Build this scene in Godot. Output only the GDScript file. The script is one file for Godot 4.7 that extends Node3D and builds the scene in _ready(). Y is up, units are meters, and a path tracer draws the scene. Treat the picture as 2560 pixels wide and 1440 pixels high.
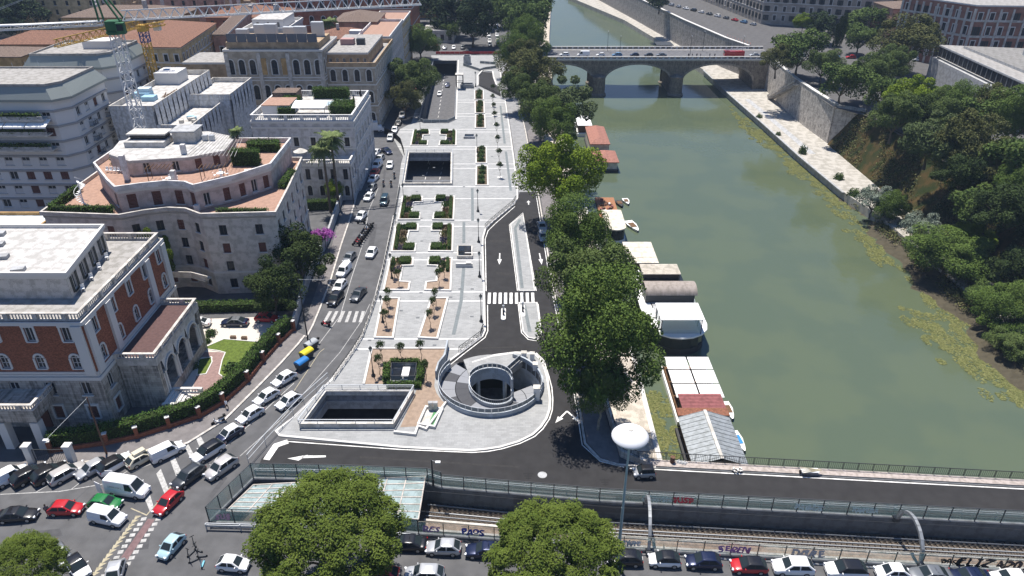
extends Node3D
# A river front seen from the air: sunk road and paved square, villas, embankments, stone bridge, house boats.
# x runs to the right, -z away from the camera, street level is y = 0, the river lies at y = -15.

class MB:
	var v := PackedVector3Array()
	var n := PackedVector3Array()
	var c := PackedColorArray()
	var col := Color(1, 1, 1)
	var use_col := false
	func tri(a: Vector3, b: Vector3, d: Vector3, hint := Vector3.ZERO):
		var m := (b - a).cross(d - a)
		if m.length_squared() < 1e-14: return
		m = m.normalized()
		if hint != Vector3.ZERO and m.dot(hint) < 0.0:
			m = -m
			v.append(a); v.append(b); v.append(d)
		else:
			v.append(a); v.append(d); v.append(b)
		n.append(m); n.append(m); n.append(m)
		if use_col:
			c.append(col); c.append(col); c.append(col)
	func quad(a: Vector3, b: Vector3, d: Vector3, e: Vector3, hint := Vector3.ZERO):
		tri(a, b, d, hint); tri(a, d, e, hint)
	func obox(t: Transform3D, s: Vector3):
		var h := s * 0.5
		var p := []
		for i in 8:
			p.append(t * Vector3(h.x if i & 1 else -h.x, h.y if i & 2 else -h.y, h.z if i & 4 else -h.z))
		var b := t.basis
		quad(p[0], p[2], p[3], p[1], -b.z); quad(p[4], p[5], p[7], p[6], b.z)
		quad(p[0], p[4], p[6], p[2], -b.x); quad(p[1], p[3], p[7], p[5], b.x)
		quad(p[2], p[6], p[7], p[3], b.y); quad(p[0], p[1], p[5], p[4], -b.y)
	func box(ctr: Vector3, s: Vector3, turn := 0.0):
		obox(Transform3D(Basis(Vector3.UP, turn), ctr), s)
	func bar(a: Vector3, b: Vector3, w: float, h: float):
		var d := b - a
		var l := d.length()
		if l < 1e-4: return
		var z := d / l
		var up := Vector3.UP if absf(z.y) < 0.95 else Vector3.RIGHT
		var x := up.cross(z).normalized()
		var y := z.cross(x)
		obox(Transform3D(Basis(x, y, z), (a + b) * 0.5), Vector3(w, h, l))
	func ring(ctr: Vector3, ax: Vector3, r: float, k: int) -> Array:
		var up := Vector3.UP if absf(ax.y) < 0.95 else Vector3.RIGHT
		var x := up.cross(ax).normalized()
		var y := ax.cross(x)
		var o := []
		for i in k: o.append(ctr + (x * cos(TAU * i / k) + y * sin(TAU * i / k)) * r)
		return o
	func tube(a: Vector3, b: Vector3, r0: float, r1: float, k := 6, caps := true):
		var ax := (b - a).normalized()
		var A := ring(a, ax, r0, k)
		var Q := ring(b, ax, r1, k)
		for i in k:
			var j := (i + 1) % k
			quad(A[i], A[j], Q[j], Q[i], (A[i] + A[j]) * 0.5 - a)
			if caps:
				tri(b, Q[i], Q[j], ax); tri(a, A[i], A[j], -ax)
	func lathe(prof: Array, ctr: Vector3, k := 12):
		for s in prof.size() - 1:
			var p: Vector2 = prof[s]
			var q: Vector2 = prof[s + 1]
			for i in k:
				var t0 := TAU * i / k
				var t1 := TAU * (i + 1) / k
				var d0 := Vector3(cos(t0), 0, sin(t0))
				var d1 := Vector3(cos(t1), 0, sin(t1))
				var nn := (d0 + d1).normalized() * (q.y - p.y) + Vector3.UP * (p.x - q.x)
				quad(ctr + d0 * p.x + Vector3.UP * p.y, ctr + d1 * p.x + Vector3.UP * p.y, ctr + d1 * q.x + Vector3.UP * q.y, ctr + d0 * q.x + Vector3.UP * q.y, nn)
	func sheet(poly: Array, y: float, up := 1.0):
		var pk := PackedVector2Array(poly)
		var ix := Geometry2D.triangulate_polygon(pk)
		for i in range(0, ix.size(), 3):
			var a := pk[ix[i]]; var b := pk[ix[i + 1]]; var d := pk[ix[i + 2]]
			tri(Vector3(a.x, y, a.y), Vector3(b.x, y, b.y), Vector3(d.x, y, d.y), Vector3(0, up, 0))
	func prism(poly: Array, y0: float, y1: float, bottom := false, top := true):
		var area := 0.0
		var k := poly.size()
		for i in k:
			var a: Vector2 = poly[i]
			var b: Vector2 = poly[(i + 1) % k]
			area += a.cross(b)
		for i in k:
			var a: Vector2 = poly[i]
			var b: Vector2 = poly[(i + 1) % k]
			var d := b - a
			var o := Vector3(d.y, 0, -d.x) * signf(area)
			quad(Vector3(a.x, y0, a.y), Vector3(b.x, y0, b.y), Vector3(b.x, y1, b.y), Vector3(a.x, y1, a.y), o)
		if top: sheet(poly, y1)
		if bottom: sheet(poly, y0, -1.0)
	func strip(pl: Array, w: float, y0: float, y1: float, closed := false, shift := 0.0):
		var k := pl.size()
		if k < 2: return
		var L := []
		var R := []
		for i in k:
			var p: Vector2 = pl[i]
			var dp := Vector2.ZERO
			var dn := Vector2.ZERO
			if i > 0 or closed: dp = (p - pl[(i - 1 + k) % k]).normalized()
			if i < k - 1 or closed: dn = (pl[(i + 1) % k] - p).normalized()
			if dp == Vector2.ZERO: dp = dn
			if dn == Vector2.ZERO: dn = dp
			var m := (dp.orthogonal() + dn.orthogonal())
			if m.length() < 0.2: m = dn.orthogonal()
			m = m.normalized()
			var sc := 1.0 / maxf(0.45, m.dot(dn.orthogonal()))
			L.append(p + m * sc * (w * 0.5 + shift)); R.append(p + m * sc * (-w * 0.5 + shift))
		var e := k if closed else k - 1
		for i in e:
			var j := (i + 1) % k
			var a: Vector2 = L[i]; var b: Vector2 = L[j]; var d: Vector2 = R[j]; var f: Vector2 = R[i]
			quad(Vector3(a.x, y1, a.y), Vector3(b.x, y1, b.y), Vector3(d.x, y1, d.y), Vector3(f.x, y1, f.y), Vector3.UP)
			if y1 - y0 > 0.012:
				var o := a - f
				quad(Vector3(a.x, y0, a.y), Vector3(b.x, y0, b.y), Vector3(b.x, y1, b.y), Vector3(a.x, y1, a.y), Vector3(o.x, 0, o.y))
				quad(Vector3(f.x, y0, f.y), Vector3(d.x, y0, d.y), Vector3(d.x, y1, d.y), Vector3(f.x, y1, f.y), Vector3(-o.x, 0, -o.y))
		if not closed and y1 - y0 > 0.012:
			for q in [[0, 1], [k - 1, k - 2]]:
				var a: Vector2 = L[q[0]]; var f: Vector2 = R[q[0]]
				var o: Vector2 = pl[q[0]] - pl[q[1]]
				quad(Vector3(a.x, y0, a.y), Vector3(f.x, y0, f.y), Vector3(f.x, y1, f.y), Vector3(a.x, y1, a.y), Vector3(o.x, 0, o.y))
	# smooth grid of points rows x cols; wrap closes every row into a ring
	func grid(rows: Array, wrap := false, centre := Vector3.INF):
		var nr := rows.size()
		var nc: int = rows[0].size()
		var nor := []
		for i in nr:
			var l := []
			for j in nc:
				var a: Vector3 = rows[mini(i + 1, nr - 1)][j] - rows[maxi(i - 1, 0)][j]
				var j1 := (j + 1) % nc if wrap else mini(j + 1, nc - 1)
				var j0 := (j - 1 + nc) % nc if wrap else maxi(j - 1, 0)
				var b: Vector3 = rows[i][j1] - rows[i][j0]
				l.append(a.cross(b).normalized())
			nor.append(l)
		if centre != Vector3.INF:
			var s := 0.0
			for i in nr:
				for j in nc: s += (nor[i][j] as Vector3).dot(rows[i][j] - centre)
			if s < 0.0:
				for i in nr:
					for j in nc: nor[i][j] = -nor[i][j]
		for i in nr - 1:
			for j in (nc if wrap else nc - 1):
				var j2 := (j + 1) % nc
				var q := [[i, j], [i, j2], [i + 1, j2], [i, j], [i + 1, j2], [i + 1, j]]
				for t in 2:
					var A: Vector3 = rows[q[t * 3][0]][q[t * 3][1]]
					var Bp: Vector3 = rows[q[t * 3 + 1][0]][q[t * 3 + 1][1]]
					var C: Vector3 = rows[q[t * 3 + 2][0]][q[t * 3 + 2][1]]
					var nA: Vector3 = nor[q[t * 3][0]][q[t * 3][1]]
					var nB: Vector3 = nor[q[t * 3 + 1][0]][q[t * 3 + 1][1]]
					var nC: Vector3 = nor[q[t * 3 + 2][0]][q[t * 3 + 2][1]]
					var g := (Bp - A).cross(C - A)
					if g.length_squared() < 1e-12: continue
					if g.dot(nA + nB + nC) > 0.0:
						v.append(A); v.append(C); v.append(Bp); n.append(nA); n.append(nC); n.append(nB)
					else:
						v.append(A); v.append(Bp); v.append(C); n.append(nA); n.append(nB); n.append(nC)
					if use_col:
						c.append(col); c.append(col); c.append(col)
	func mesh() -> ArrayMesh:
		var m := ArrayMesh.new()
		if v.is_empty(): return m
		var a := []
		a.resize(Mesh.ARRAY_MAX)
		a[Mesh.ARRAY_VERTEX] = v
		a[Mesh.ARRAY_NORMAL] = n
		if use_col: a[Mesh.ARRAY_COLOR] = c
		m.add_surface_from_arrays(Mesh.PRIMITIVE_TRIANGLES, a)
		return m

var used := {}
var MT := {}
var TX := {}
var rng := RandomNumberGenerator.new()

# plan points from a flat list x, z, x, z ...
func P(a: Array) -> Array:
	var o := []
	for i in range(0, a.size(), 2): o.append(Vector2(a[i], a[i + 1]))
	return o
func numbered(nm: String) -> String:
	var k: int = used.get(nm, -1) + 1
	used[nm] = k
	return nm if k == 0 else "%s_%03d" % [nm, k]
func tag(o: Node, label: String, cat: String, group := "") -> Node:
	o.set_meta("label", label); o.set_meta("category", cat)
	if group: o.set_meta("group", group)
	return o
func thing(nm: String, label: String, cat: String, pos := Vector3.ZERO, turn := 0.0, group := "") -> Node3D:
	var o := Node3D.new()
	o.name = numbered(nm)
	add_child(o)
	o.position = pos; o.rotation.y = turn
	tag(o, label, cat, group)
	return o
func part(p: Node, nm: String, mesh: Mesh, m: Material, xf := Transform3D.IDENTITY) -> MeshInstance3D:
	var o := MeshInstance3D.new()
	o.name = nm
	o.mesh = mesh; o.material_override = m
	p.add_child(o, true)
	o.transform = p.transform.affine_inverse() * xf if p is CSGPolygon3D else xf
	return o
func solo(nm: String, b: MB, m: Material, label: String, cat: String, group := "") -> MeshInstance3D:
	var o := part(self, numbered(nm), b.mesh(), m)
	tag(o, label, cat, group)
	return o
func struct(nm: String, mesh: Mesh, m: Material) -> MeshInstance3D:
	var o := part(self, numbered(nm), mesh, m)
	o.set_meta("kind", "structure")
	return o
func stuff(p: Node, nm: String, b: MB, m: Material, label := "", cat := "") -> MeshInstance3D:
	var o := part(p, nm if p != self else numbered(nm), b.mesh(), m)
	o.set_meta("kind", "stuff")
	if p == self: tag(o, label, cat)
	return o
func copy_of(src: Node3D, pos: Vector3, turn: float, label: String, nm := "") -> Node3D:
	var o: Node3D = src.duplicate()
	o.name = numbered(nm if nm else String(src.name).rstrip("0123456789").rstrip("_"))
	add_child(o)
	o.position = pos; o.rotation.y = turn
	o.set_meta("label", label)
	return o
func v3(p: Vector2, y := 0.0) -> Vector3: return Vector3(p.x, y, p.y)
func v2(p: Vector3) -> Vector2: return Vector2(p.x, p.z)
func carve(nm: String, poly: Array, top: float, depth: float, holes: Array, m: Material) -> CSGPolygon3D:
	var o := CSGPolygon3D.new()
	o.name = nm
	o.polygon = PackedVector2Array(poly)
	o.depth = depth
	o.rotation.x = PI / 2
	o.position.y = top - depth
	o.material = m
	for h in holes:
		var q := CSGPolygon3D.new()
		q.name = "opening"
		q.polygon = PackedVector2Array(h)
		q.operation = CSGShape3D.OPERATION_SUBTRACTION
		q.depth = depth + 2.0
		q.position.z = 1.0
		q.material = m
		o.add_child(q, true)
	add_child(o)
	o.set_meta("kind", "structure")
	return o

# ---------- textures and materials ----------
func noise_img(sz: int, freq: float, sd: int, oct := 4, kind := FastNoiseLite.TYPE_SIMPLEX_SMOOTH) -> Image:
	var f := FastNoiseLite.new()
	f.seed = sd; f.frequency = freq; f.noise_type = kind
	f.fractal_octaves = oct
	return f.get_seamless_image(sz, sz)
func tex_from(sz: int, fn: Callable) -> ImageTexture:
	var im := Image.create(sz, sz, false, Image.FORMAT_RGB8)
	for y in sz:
		for x in sz: im.set_pixel(x, y, fn.call(x, y))
	im.generate_mipmaps()
	return ImageTexture.create_from_image(im)
func grey(f: float) -> Color: return Color(f, f, f)
func make_textures():
	var a := noise_img(256, 0.09, 1)
	var b := noise_img(256, 0.012, 2, 5)
	var c := noise_img(256, 0.35, 3, 2)
	TX["grain"] = tex_from(256, func(x, y): return grey(0.88 + 0.12 * c.get_pixel(x, y).r))
	TX["blotch"] = tex_from(256, func(x, y): return grey(clampf(0.8 + 0.14 * b.get_pixel(x, y).r + 0.1 * c.get_pixel(x, y).r, 0, 1)))
	TX["stain"] = tex_from(256, func(x, y):
		var s := b.get_pixel(x, y).r * 0.6 + a.get_pixel(x, y).r * 0.4
		var k := smoothstep(0.35, 0.65, s)
		var g := 0.05 * (c.get_pixel(x, y).r - 0.5)
		return Color(0.86 + 0.14 * k + g, 0.855 + 0.14 * k + g, 0.84 + 0.15 * k + g))
	# paving of small slabs laid in courses, each slab with its own tone
	rng.seed = 5
	var tone := []
	for i in 32 * 64: tone.append(rng.randf())
	TX["paving"] = tex_from(512, func(x, y):
		var row: int = y / 16
		var cx: int = (x + (row % 2) * 16) % 512
		var t: float = tone[(row * 16 + cx / 32) % 2048]
		var j: bool = y % 16 == 0 or cx % 32 == 0
		return grey(0.84 + 0.08 * t + 0.06 * c.get_pixel(x % 256, y % 256).r - (0.1 if j else 0.0) + 0.05 * (b.get_pixel(x / 2, y / 2).r - 0.5)))
	# coursed limestone: pale and dark blocks, washed by grey runs
	TX["masonry"] = tex_from(512, func(x, y):
		var row: int = y / 16
		var cx: int = (x + (row * 13) % 40) % 512
		var t: float = tone[(row * 13 + cx / 40) % 2048]
		var j: bool = y % 16 < 1 or cx % 40 < 1
		var run := a.get_pixel(x / 2, (y / 24) % 256).r
		var f: float = 0.74 + 0.16 * t + 0.1 * c.get_pixel(x % 256, y % 256).r - (0.2 if j else 0.0) - 0.2 * smoothstep(0.45, 0.7, run * 0.6 + 0.4 * b.get_pixel(x / 2, y / 2).r)
		return Color(f, f * 0.985, f * 0.96))
	TX["brick"] = tex_from(512, func(x, y):
		var row: int = y / 8
		var cx: int = (x + (row % 2) * 10) % 512
		var t: float = tone[(row * 25 + cx / 20) % 2048]
		var j: bool = y % 8 < 1 or cx % 20 < 1
		var f: float = 0.66 + 0.34 * t
		return Color(0.85, 0.8, 0.74) if j else Color(f, f * 0.95, f * 0.93))
	TX["tile_roof"] = tex_from(256, func(x, y):
		var t: float = tone[((y / 16) * 32 + x / 8) % 2048]
		return grey(0.55 + 0.35 * t + 0.1 * sin(x * TAU / 8.0)) )
	TX["leafy"] = tex_from(256, func(x, y): return grey(clampf(0.35 + 0.75 * a.get_pixel(x, y).r * c.get_pixel(x, y).r + 0.2 * b.get_pixel(x, y).r, 0, 1)))
	TX["dry_grass"] = tex_from(256, func(x, y):
		var k := smoothstep(0.4, 0.62, b.get_pixel(x, y).r * 0.7 + a.get_pixel(x, y).r * 0.3)
		var g := 0.7 + 0.3 * c.get_pixel(x, y).r
		return Color(lerpf(0.78, 0.42, k) * g, lerpf(0.68, 0.55, k) * g, lerpf(0.5, 0.3, k) * g))
	var wim := noise_img(512, 0.03, 9, 3)
	wim.convert(Image.FORMAT_RGBA8)
	wim.bump_map_to_normal_map(1.4)
	wim.generate_mipmaps()
	TX["ripple"] = ImageTexture.create_from_image(wim)
	TX["silt"] = tex_from(256, func(x, y):
		var s := smoothstep(0.3, 0.7, b.get_pixel(x, y).r)
		return Color(0.95 + 0.05 * s, 0.965 + 0.035 * s, 0.97 + 0.01 * s))
func mat(key: String, r := 0.5, g := 0.5, b := 0.5, rough := 0.9, tex := "", size := 4.0, metal := 0.0) -> StandardMaterial3D:
	if MT.has(key): return MT[key]
	var m := StandardMaterial3D.new()
	m.albedo_color = Color(r, g, b).linear_to_srgb()
	m.roughness = rough; m.metallic = metal
	m.metallic_specular = 0.35
	if tex:
		m.albedo_texture = TX[tex]
		m.uv1_triplanar = true; m.uv1_world_triplanar = true
		m.uv1_scale = Vector3.ONE / size
	MT[key] = m
	return m
func tinted(key: String, rough := 0.85) -> StandardMaterial3D:
	if MT.has(key): return MT[key]
	var m := StandardMaterial3D.new()
	m.vertex_color_use_as_albedo = true
	m.roughness = rough
	m.metallic_specular = 0.25
	MT[key] = m
	return m
func make_materials():
	mat("asphalt_old", 0.118, 0.118, 0.12, 0.95, "blotch", 9.0)
	mat("asphalt_new", 0.035, 0.034, 0.0345, 0.9, "blotch", 7.0)
	mat("paving", 0.37, 0.375, 0.37, 0.85, "paving", 12.0)
	mat("paving_dark", 0.2, 0.225, 0.23, 0.8, "paving", 6.0)
	mat("travertine", 0.7, 0.68, 0.64, 0.8, "grain", 2.0)
	mat("joint", 0.72, 0.71, 0.69, 0.8)
	mat("paint", 0.82, 0.82, 0.8, 0.7, "stain", 5.0)
	mat("paint_worn", 0.45, 0.45, 0.44, 0.85, "stain", 1.5)
	mat("paint_yellow", 0.42, 0.38, 0.27, 0.85, "stain", 1.5)
	mat("paint_blue", 0.12, 0.25, 0.42, 0.85, "stain", 1.5)
	mat("kerb", 0.55, 0.52, 0.48, 0.9, "stain", 3.0)
	mat("pavement", 0.2, 0.185, 0.18, 0.9, "blotch", 5.0)
	mat("soil", 0.34, 0.255, 0.19, 0.95, "blotch", 3.0)
	mat("earth", 0.12, 0.09, 0.06, 0.95, "blotch", 3.0)
	mat("concrete", 0.42, 0.43, 0.44, 0.9, "stain", 5.0)
	mat("concrete_pale", 0.6, 0.58, 0.54, 0.9, "stain", 6.0)
	mat("concrete_dark", 0.16, 0.17, 0.18, 0.9, "stain", 5.0)
	mat("masonry", 0.68, 0.65, 0.61, 0.95, "masonry", 9.0)
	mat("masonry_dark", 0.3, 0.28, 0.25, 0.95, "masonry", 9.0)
	mat("slope", 0.17, 0.15, 0.09, 0.95, "dry_grass", 14.0)
	mat("grass", 0.24, 0.34, 0.06, 0.95, "leafy", 2.0)
	mat("gravel", 0.62, 0.57, 0.5, 0.95, "grain", 2.0)
	mat("steel", 0.5, 0.53, 0.56, 0.45, "grain", 1.0, 0.4)
	mat("steel_dark", 0.05, 0.055, 0.06, 0.5)
	mat("iron", 0.03, 0.033, 0.035, 0.6)
	mat("white", 0.8, 0.8, 0.79, 0.7, "grain", 3.0)
	mat("black", 0.012, 0.012, 0.013, 0.7)
	mat("wood", 0.16, 0.09, 0.045, 0.8, "blotch", 1.0)
	mat("trunk", 0.13, 0.105, 0.08, 0.95, "stain", 1.0)
	mat("trunk_pale", 0.32, 0.29, 0.23, 0.95, "stain", 1.0)
	var w := mat("water", 0.09, 0.113, 0.07, 0.09, "silt", 60.0)
	w.normal_enabled = true
	w.normal_texture = TX["ripple"]
	w.normal_scale = 0.1
	w.metallic_specular = 0.5

# ---------- scene ----------
func _ready():
	setup_view()
	make_textures()
	make_materials()
	make_ground()
	make_plaza()
	make_banks()
	print("make_banks ", Time.get_ticks_msec())
	make_bridge()
	print("make_bridge ", Time.get_ticks_msec())
	make_rail()
	print("make_rail ", Time.get_ticks_msec())
	make_buildings()
	print("make_buildings ", Time.get_ticks_msec())
	make_trees()
	print("make_trees ", Time.get_ticks_msec())
	make_vehicles()
	print("make_vehicles ", Time.get_ticks_msec())
	make_boats()
	print("make_boats ", Time.get_ticks_msec())
	make_details()
	print("make_details ", Time.get_ticks_msec())


func setup_view():
	var cam := Camera3D.new()
	cam.name = "camera"
	cam.position = Vector3(0, 67, 0)
	cam.rotation_degrees = Vector3(-29.3, 0, 0)
	cam.fov = 42.95
	cam.near = 0.5; cam.far = 2500.0
	add_child(cam)
	cam.current = true
	var e := Environment.new()
	e.background_mode = Environment.BG_SKY
	var sm := ProceduralSkyMaterial.new()
	sm.sky_top_color = Color(0.3, 0.44, 0.66)
	sm.sky_horizon_color = Color(0.7, 0.76, 0.82)
	sm.ground_bottom_color = Color(0.25, 0.25, 0.22)
	sm.ground_horizon_color = Color(0.5, 0.52, 0.52)
	sm.sky_curve = 0.12
	sm.energy_multiplier = 0.8
	var sky := Sky.new()
	sky.sky_material = sm
	e.sky = sky
	e.tonemap_mode = Environment.TONE_MAPPER_LINEAR
	e.tonemap_exposure = 1.47
	e.ssao_enabled = true; e.ssil_enabled = true; e.sdfgi_enabled = true
	e.fog_enabled = true
	e.fog_density = 0.00013
	e.fog_light_color = Color(0.62, 0.7, 0.8)
	var we := WorldEnvironment.new()
	we.name = "environment"
	we.environment = e
	add_child(we)
	var sun := DirectionalLight3D.new()
	sun.name = "sun"
	sun.light_color = Color(1.0, 0.975, 0.945)
	sun.light_energy = 1.58
	sun.light_angular_distance = 0.53
	sun.shadow_enabled = true
	add_child(sun)
	sun.look_at_from_position(Vector3(-15, 100, -32), Vector3.ZERO)

# outline of the square and of the pits cut into it
var PLAZA := P([-31.9, -77.8, -32.7, -78.8, -31, -81.7, -29.4, -85.8, -27.5, -90.7, -25.9, -98.2, -25.1, -103, -25, -110.7, -25, -116.4, -25.2, -122.5, -25.4, -129.1, -26.8, -152.8, -28.1, -169.9, -29.7, -187.3, -29.9, -193.1, -34.5, -207.8, -34.1, -217.9, -31.4, -224.1, -34.1, -316.8, -34.8, -323.9, -6.4, -323.9, -2.5, -254.5, -0.6, -215.5, 0.5, -190.5, 1.3, -169.9, 1.3, -163.2, 0.4, -159.3, -4.3, -149.4, -5.8, -145.6, -6.2, -141.1, -6.1, -136.3, -5.1, -116.4, -4.6, -104.5, -5, -102.7, -8.4, -97.8, -10.3, -95.1, -11, -93.3, -6.2, -93.3, -6.3, -95.2, -3.2, -96.9, 0.6, -97.8, 3.7, -97.5, 4.8, -95.4, 5.4, -91.2, 5.6, -85.8, 5.4, -83.4, 4.9, -81.5, 4, -79.6, 2.8, -78, 0.9, -76.6, -1.6, -75.5, -3.4, -75.1, -5.4, -74.8, -10.2, -75.1, -15.1, -75.5])
var PIT_NEAR := P([-27.8, -87.2, -14.5, -87.2, -16.4, -79.3, -29.6, -79.3])
var PIT_MID := P([-29, -195.7, -16.5, -195.7, -14.9, -171.8, -27.3, -171.8])
var TRENCH := P([-29.2, -226.7, -27.7, -224.6, -20, -224.6, -18.1, -228, -22.9, -313.7, -32.6, -313.7])
const RAMP_C := Vector2(-3.2, -89.6)
func circle(c: Vector2, r: float, k := 40, a0 := 0.0, a1 := TAU) -> Array:
	var o := []
	var e := k if absf(a1 - a0 - TAU) < 0.001 else k + 1
	for i in e:
		var t := a0 + (a1 - a0) * i / k
		o.append(c + Vector2(cos(t), sin(t)) * r)
	return o
var STAIRWELL := P([-18.7, -93.3, -14.8, -93.3, -14.7, -89.9, -18.3, -89.9])
var KIOSK_WELL := P([-11.2, -136, -8.3, -136, -8, -131.2, -10.9, -131.2])

func make_ground():
	var outer := [Vector2(-420, -30), Vector2(17.5, -30), Vector2(17.5, -71.6), Vector2(14.6, -73.5), Vector2(13.7, -80), Vector2(13, -90), Vector2(12.2, -122), Vector2(10.9, -162), Vector2(8.5, -228), Vector2(8, -331), Vector2(12, -430), Vector2(20, -560), Vector2(24, -720), Vector2(-420, -720)]
	var rail_cut := P([-32.7, -69.1, -21.3, -68.8, -10.6, -68.3, -8.8, -67.6, 10.6, -65.2, 18.5, -64.6, 17.3, -58.1, 12.7, -58.5, -10.9, -60.7, -23.7, -62, -35.7, -62.4])
	carve("ground", outer, 0.0, 1.2, [PIT_NEAR, PIT_MID, TRENCH, circle(RAMP_C, 7.7), STAIRWELL, KIOSK_WELL, rail_cut], MT.asphalt_old)
	var b := MB.new()
	b.strip([Vector2(17.5, -71.9), Vector2(14.6, -73.8), Vector2(14, -80), Vector2(13.3, -90), Vector2(12.5, -122), Vector2(11.2, -162), Vector2(8.8, -228), Vector2(8.3, -331), Vector2(12.3, -430), Vector2(20.3, -560), Vector2(24.3, -720)], 0.6, -16.0, 1.05)
	struct("embankment_wall_near_side", b.mesh(), MT.masonry)
	# fresh black asphalt of the river road and of the bridge approach
	b = MB.new()
	b.sheet(P([2, -167.3, 6.3, -167.3, 6.9, -148.4, 7.6, -122.5, 8.3, -108, 9.6, -89.7, 9.9, -76.2, 11.6, -73.1, 13.8, -72, 13.9, -66.5, -14.2, -69.2, -33, -70.7, -33.1, -73.4, -31.9, -76, -30.6, -77, -15.1, -75.7, -5.4, -75.1, -1.6, -75.9, 2.5, -78.1, 4.7, -81.7, 5.2, -85.8, 5, -91.2, 4.4, -95.4, 3.5, -97.8, 0.6, -98.1, -3.2, -97.3, -6, -95.6, -10.2, -95.1, -8.4, -97.8, -5, -102.7, -4.6, -104.5, -5.1, -116.4, -6.1, -136.3, -6.2, -141.1, -5.8, -145.6, -4.3, -149.4, 0.4, -159.3, 1.3, -163.2]), 0.006)
	struct("river_road", b.mesh(), MT.asphalt_new)
	# pavement by the river wall
	b = MB.new()
	b.prism([Vector2(14.2, -74.4)] + P([14, -72.3, 11.8, -73.4, 10.2, -76.3, 9.8, -89.7, 8.6, -108, 7.9, -122.5, 7.3, -148.4, 6.8, -167.3, 6, -178.2, 5.3, -197.1, 4.6, -215.5]) + [Vector2(8.3, -228), Vector2(10.8, -162), Vector2(12, -122), Vector2(12.8, -90), Vector2(13.5, -80)], 0.0, 0.14)
	struct("river_pavement", b.mesh(), MT.pavement)
	b = MB.new()
	b.strip(P([18.7, -71.6, 13.9, -72.1, 11.6, -73.1, 9.9, -76.2, 9.6, -89.7, 8.3, -108, 7.6, -122.5, 6.9, -148.4, 6.3, -167.3, 5.6, -178.2, 4.8, -197.1, 4.1, -215.5, 2.2, -251.9]), 0.3, 0.0, 0.16)
	struct("river_kerb", b.mesh(), MT.kerb)
	var rw := MB.new()
	rw.sheet(P([1.6, -167.3, 6.2, -167.3, 5.3, -178.2, 4.6, -197.1, 3.9, -215.5, 1.8, -254.5, -1.7, -315.2, -5.5, -315.2, -2.2, -254.5, -0.2, -215.5, 0.9, -190.5, 1.5, -169.9]), 0.005)
	struct("upper_river_road", rw.mesh(), mat("asphalt_pale", 0.3, 0.3, 0.3, 0.9, "blotch", 6.0))
	make_tunnel()
	make_markings()

func make_tunnel():
	# the sunk road under the square: floor, side walls; the slab above is the ground itself
	var f := MB.new()
	f.sheet([Vector2(-31.5, -72), Vector2(-12.5, -72), Vector2(-12.5, -200), Vector2(-16.5, -225), Vector2(-22.5, -325), Vector2(-22.5, -420), Vector2(-42, -420), Vector2(-42, -325), Vector2(-33, -225), Vector2(-31.5, -200)], -5.8)
	struct("underpass_road", f.mesh(), mat("asphalt_sunk", 0.13, 0.13, 0.135, 0.95, "blotch", 6.0))
	var w := MB.new()
	var near := [Vector2(-31.6, -100), Vector2(-31.6, -76.5), Vector2(-13.4, -76.5), Vector2(-12.4, -100), Vector2(-12.4, -200), Vector2(-16.4, -225), Vector2(-22.4, -325), Vector2(-22.4, -420)]
	w.strip(near, 0.4, -5.9, -1.2)
	w.strip([Vector2(-31.6, -100), Vector2(-31.6, -200), Vector2(-32.4, -225), Vector2(-38, -325), Vector2(-38, -420), Vector2(-22.4, -420)], 0.4, -5.9, -1.2)
	# upper retaining walls that carry the rim of every pit
	struct("underpass_wall", w.mesh(), MT.concrete)
	var bm := MB.new()
	bm.strip(PIT_NEAR, 0.5, -2.6, -1.1, true)
	bm.strip(PIT_MID, 0.5, -2.0, -1.1, true)
	bm.box(Vector3(-22, -4.9, -93.2), Vector3(19, 0.9, 0.8))
	struct("pit_beams", bm.mesh(), MT.concrete)
	var tw := MB.new()
	var tp: Array = TRENCH
	for i in [[1, 2], [2, 3], [3, 4], [5, 0], [0, 1]]:
		tw.strip([tp[i[0]], tp[i[1]]], 0.35, -5.8, -1.15)
	struct("trench_wall", tw.mesh(), MT.concrete_dark)
	var lm := MB.new()
	for k in 22:
		var z := -205.0 - 5.2 * k
		lm.box(Vector3(-24.5 - (maxf(0.0, -z - 225.0)) * 0.045, -5.792, z), Vector3(0.15, 0.008, 2.4))
	for k in 9:
		lm.box(Vector3(-20.0, -5.792, -172.0 - 4.0 * k), Vector3(0.15, 0.008, 2.0))
		lm.box(Vector3(-24.0, -5.792, -172.0 - 4.0 * k), Vector3(0.15, 0.008, 2.0))
	part(get_node("underpass_road"), "lane_line", lm.mesh(), MT.paint)

func arrow(b: MB, p: Vector3, turn: float, len: float, y: float):
	var t := Transform3D(Basis(Vector3.UP, turn), p)
	var q := func(x: float, z: float) -> Vector3: return t * Vector3(x, y, z)
	b.quad(q.call(-0.12, 0), q.call(0.12, 0), q.call(0.12, len * 0.55), q.call(-0.12, len * 0.55), Vector3.UP)
	b.tri(q.call(-0.45, len * 0.55), q.call(0.45, len * 0.55), q.call(0.0, len), Vector3.UP)

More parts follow.
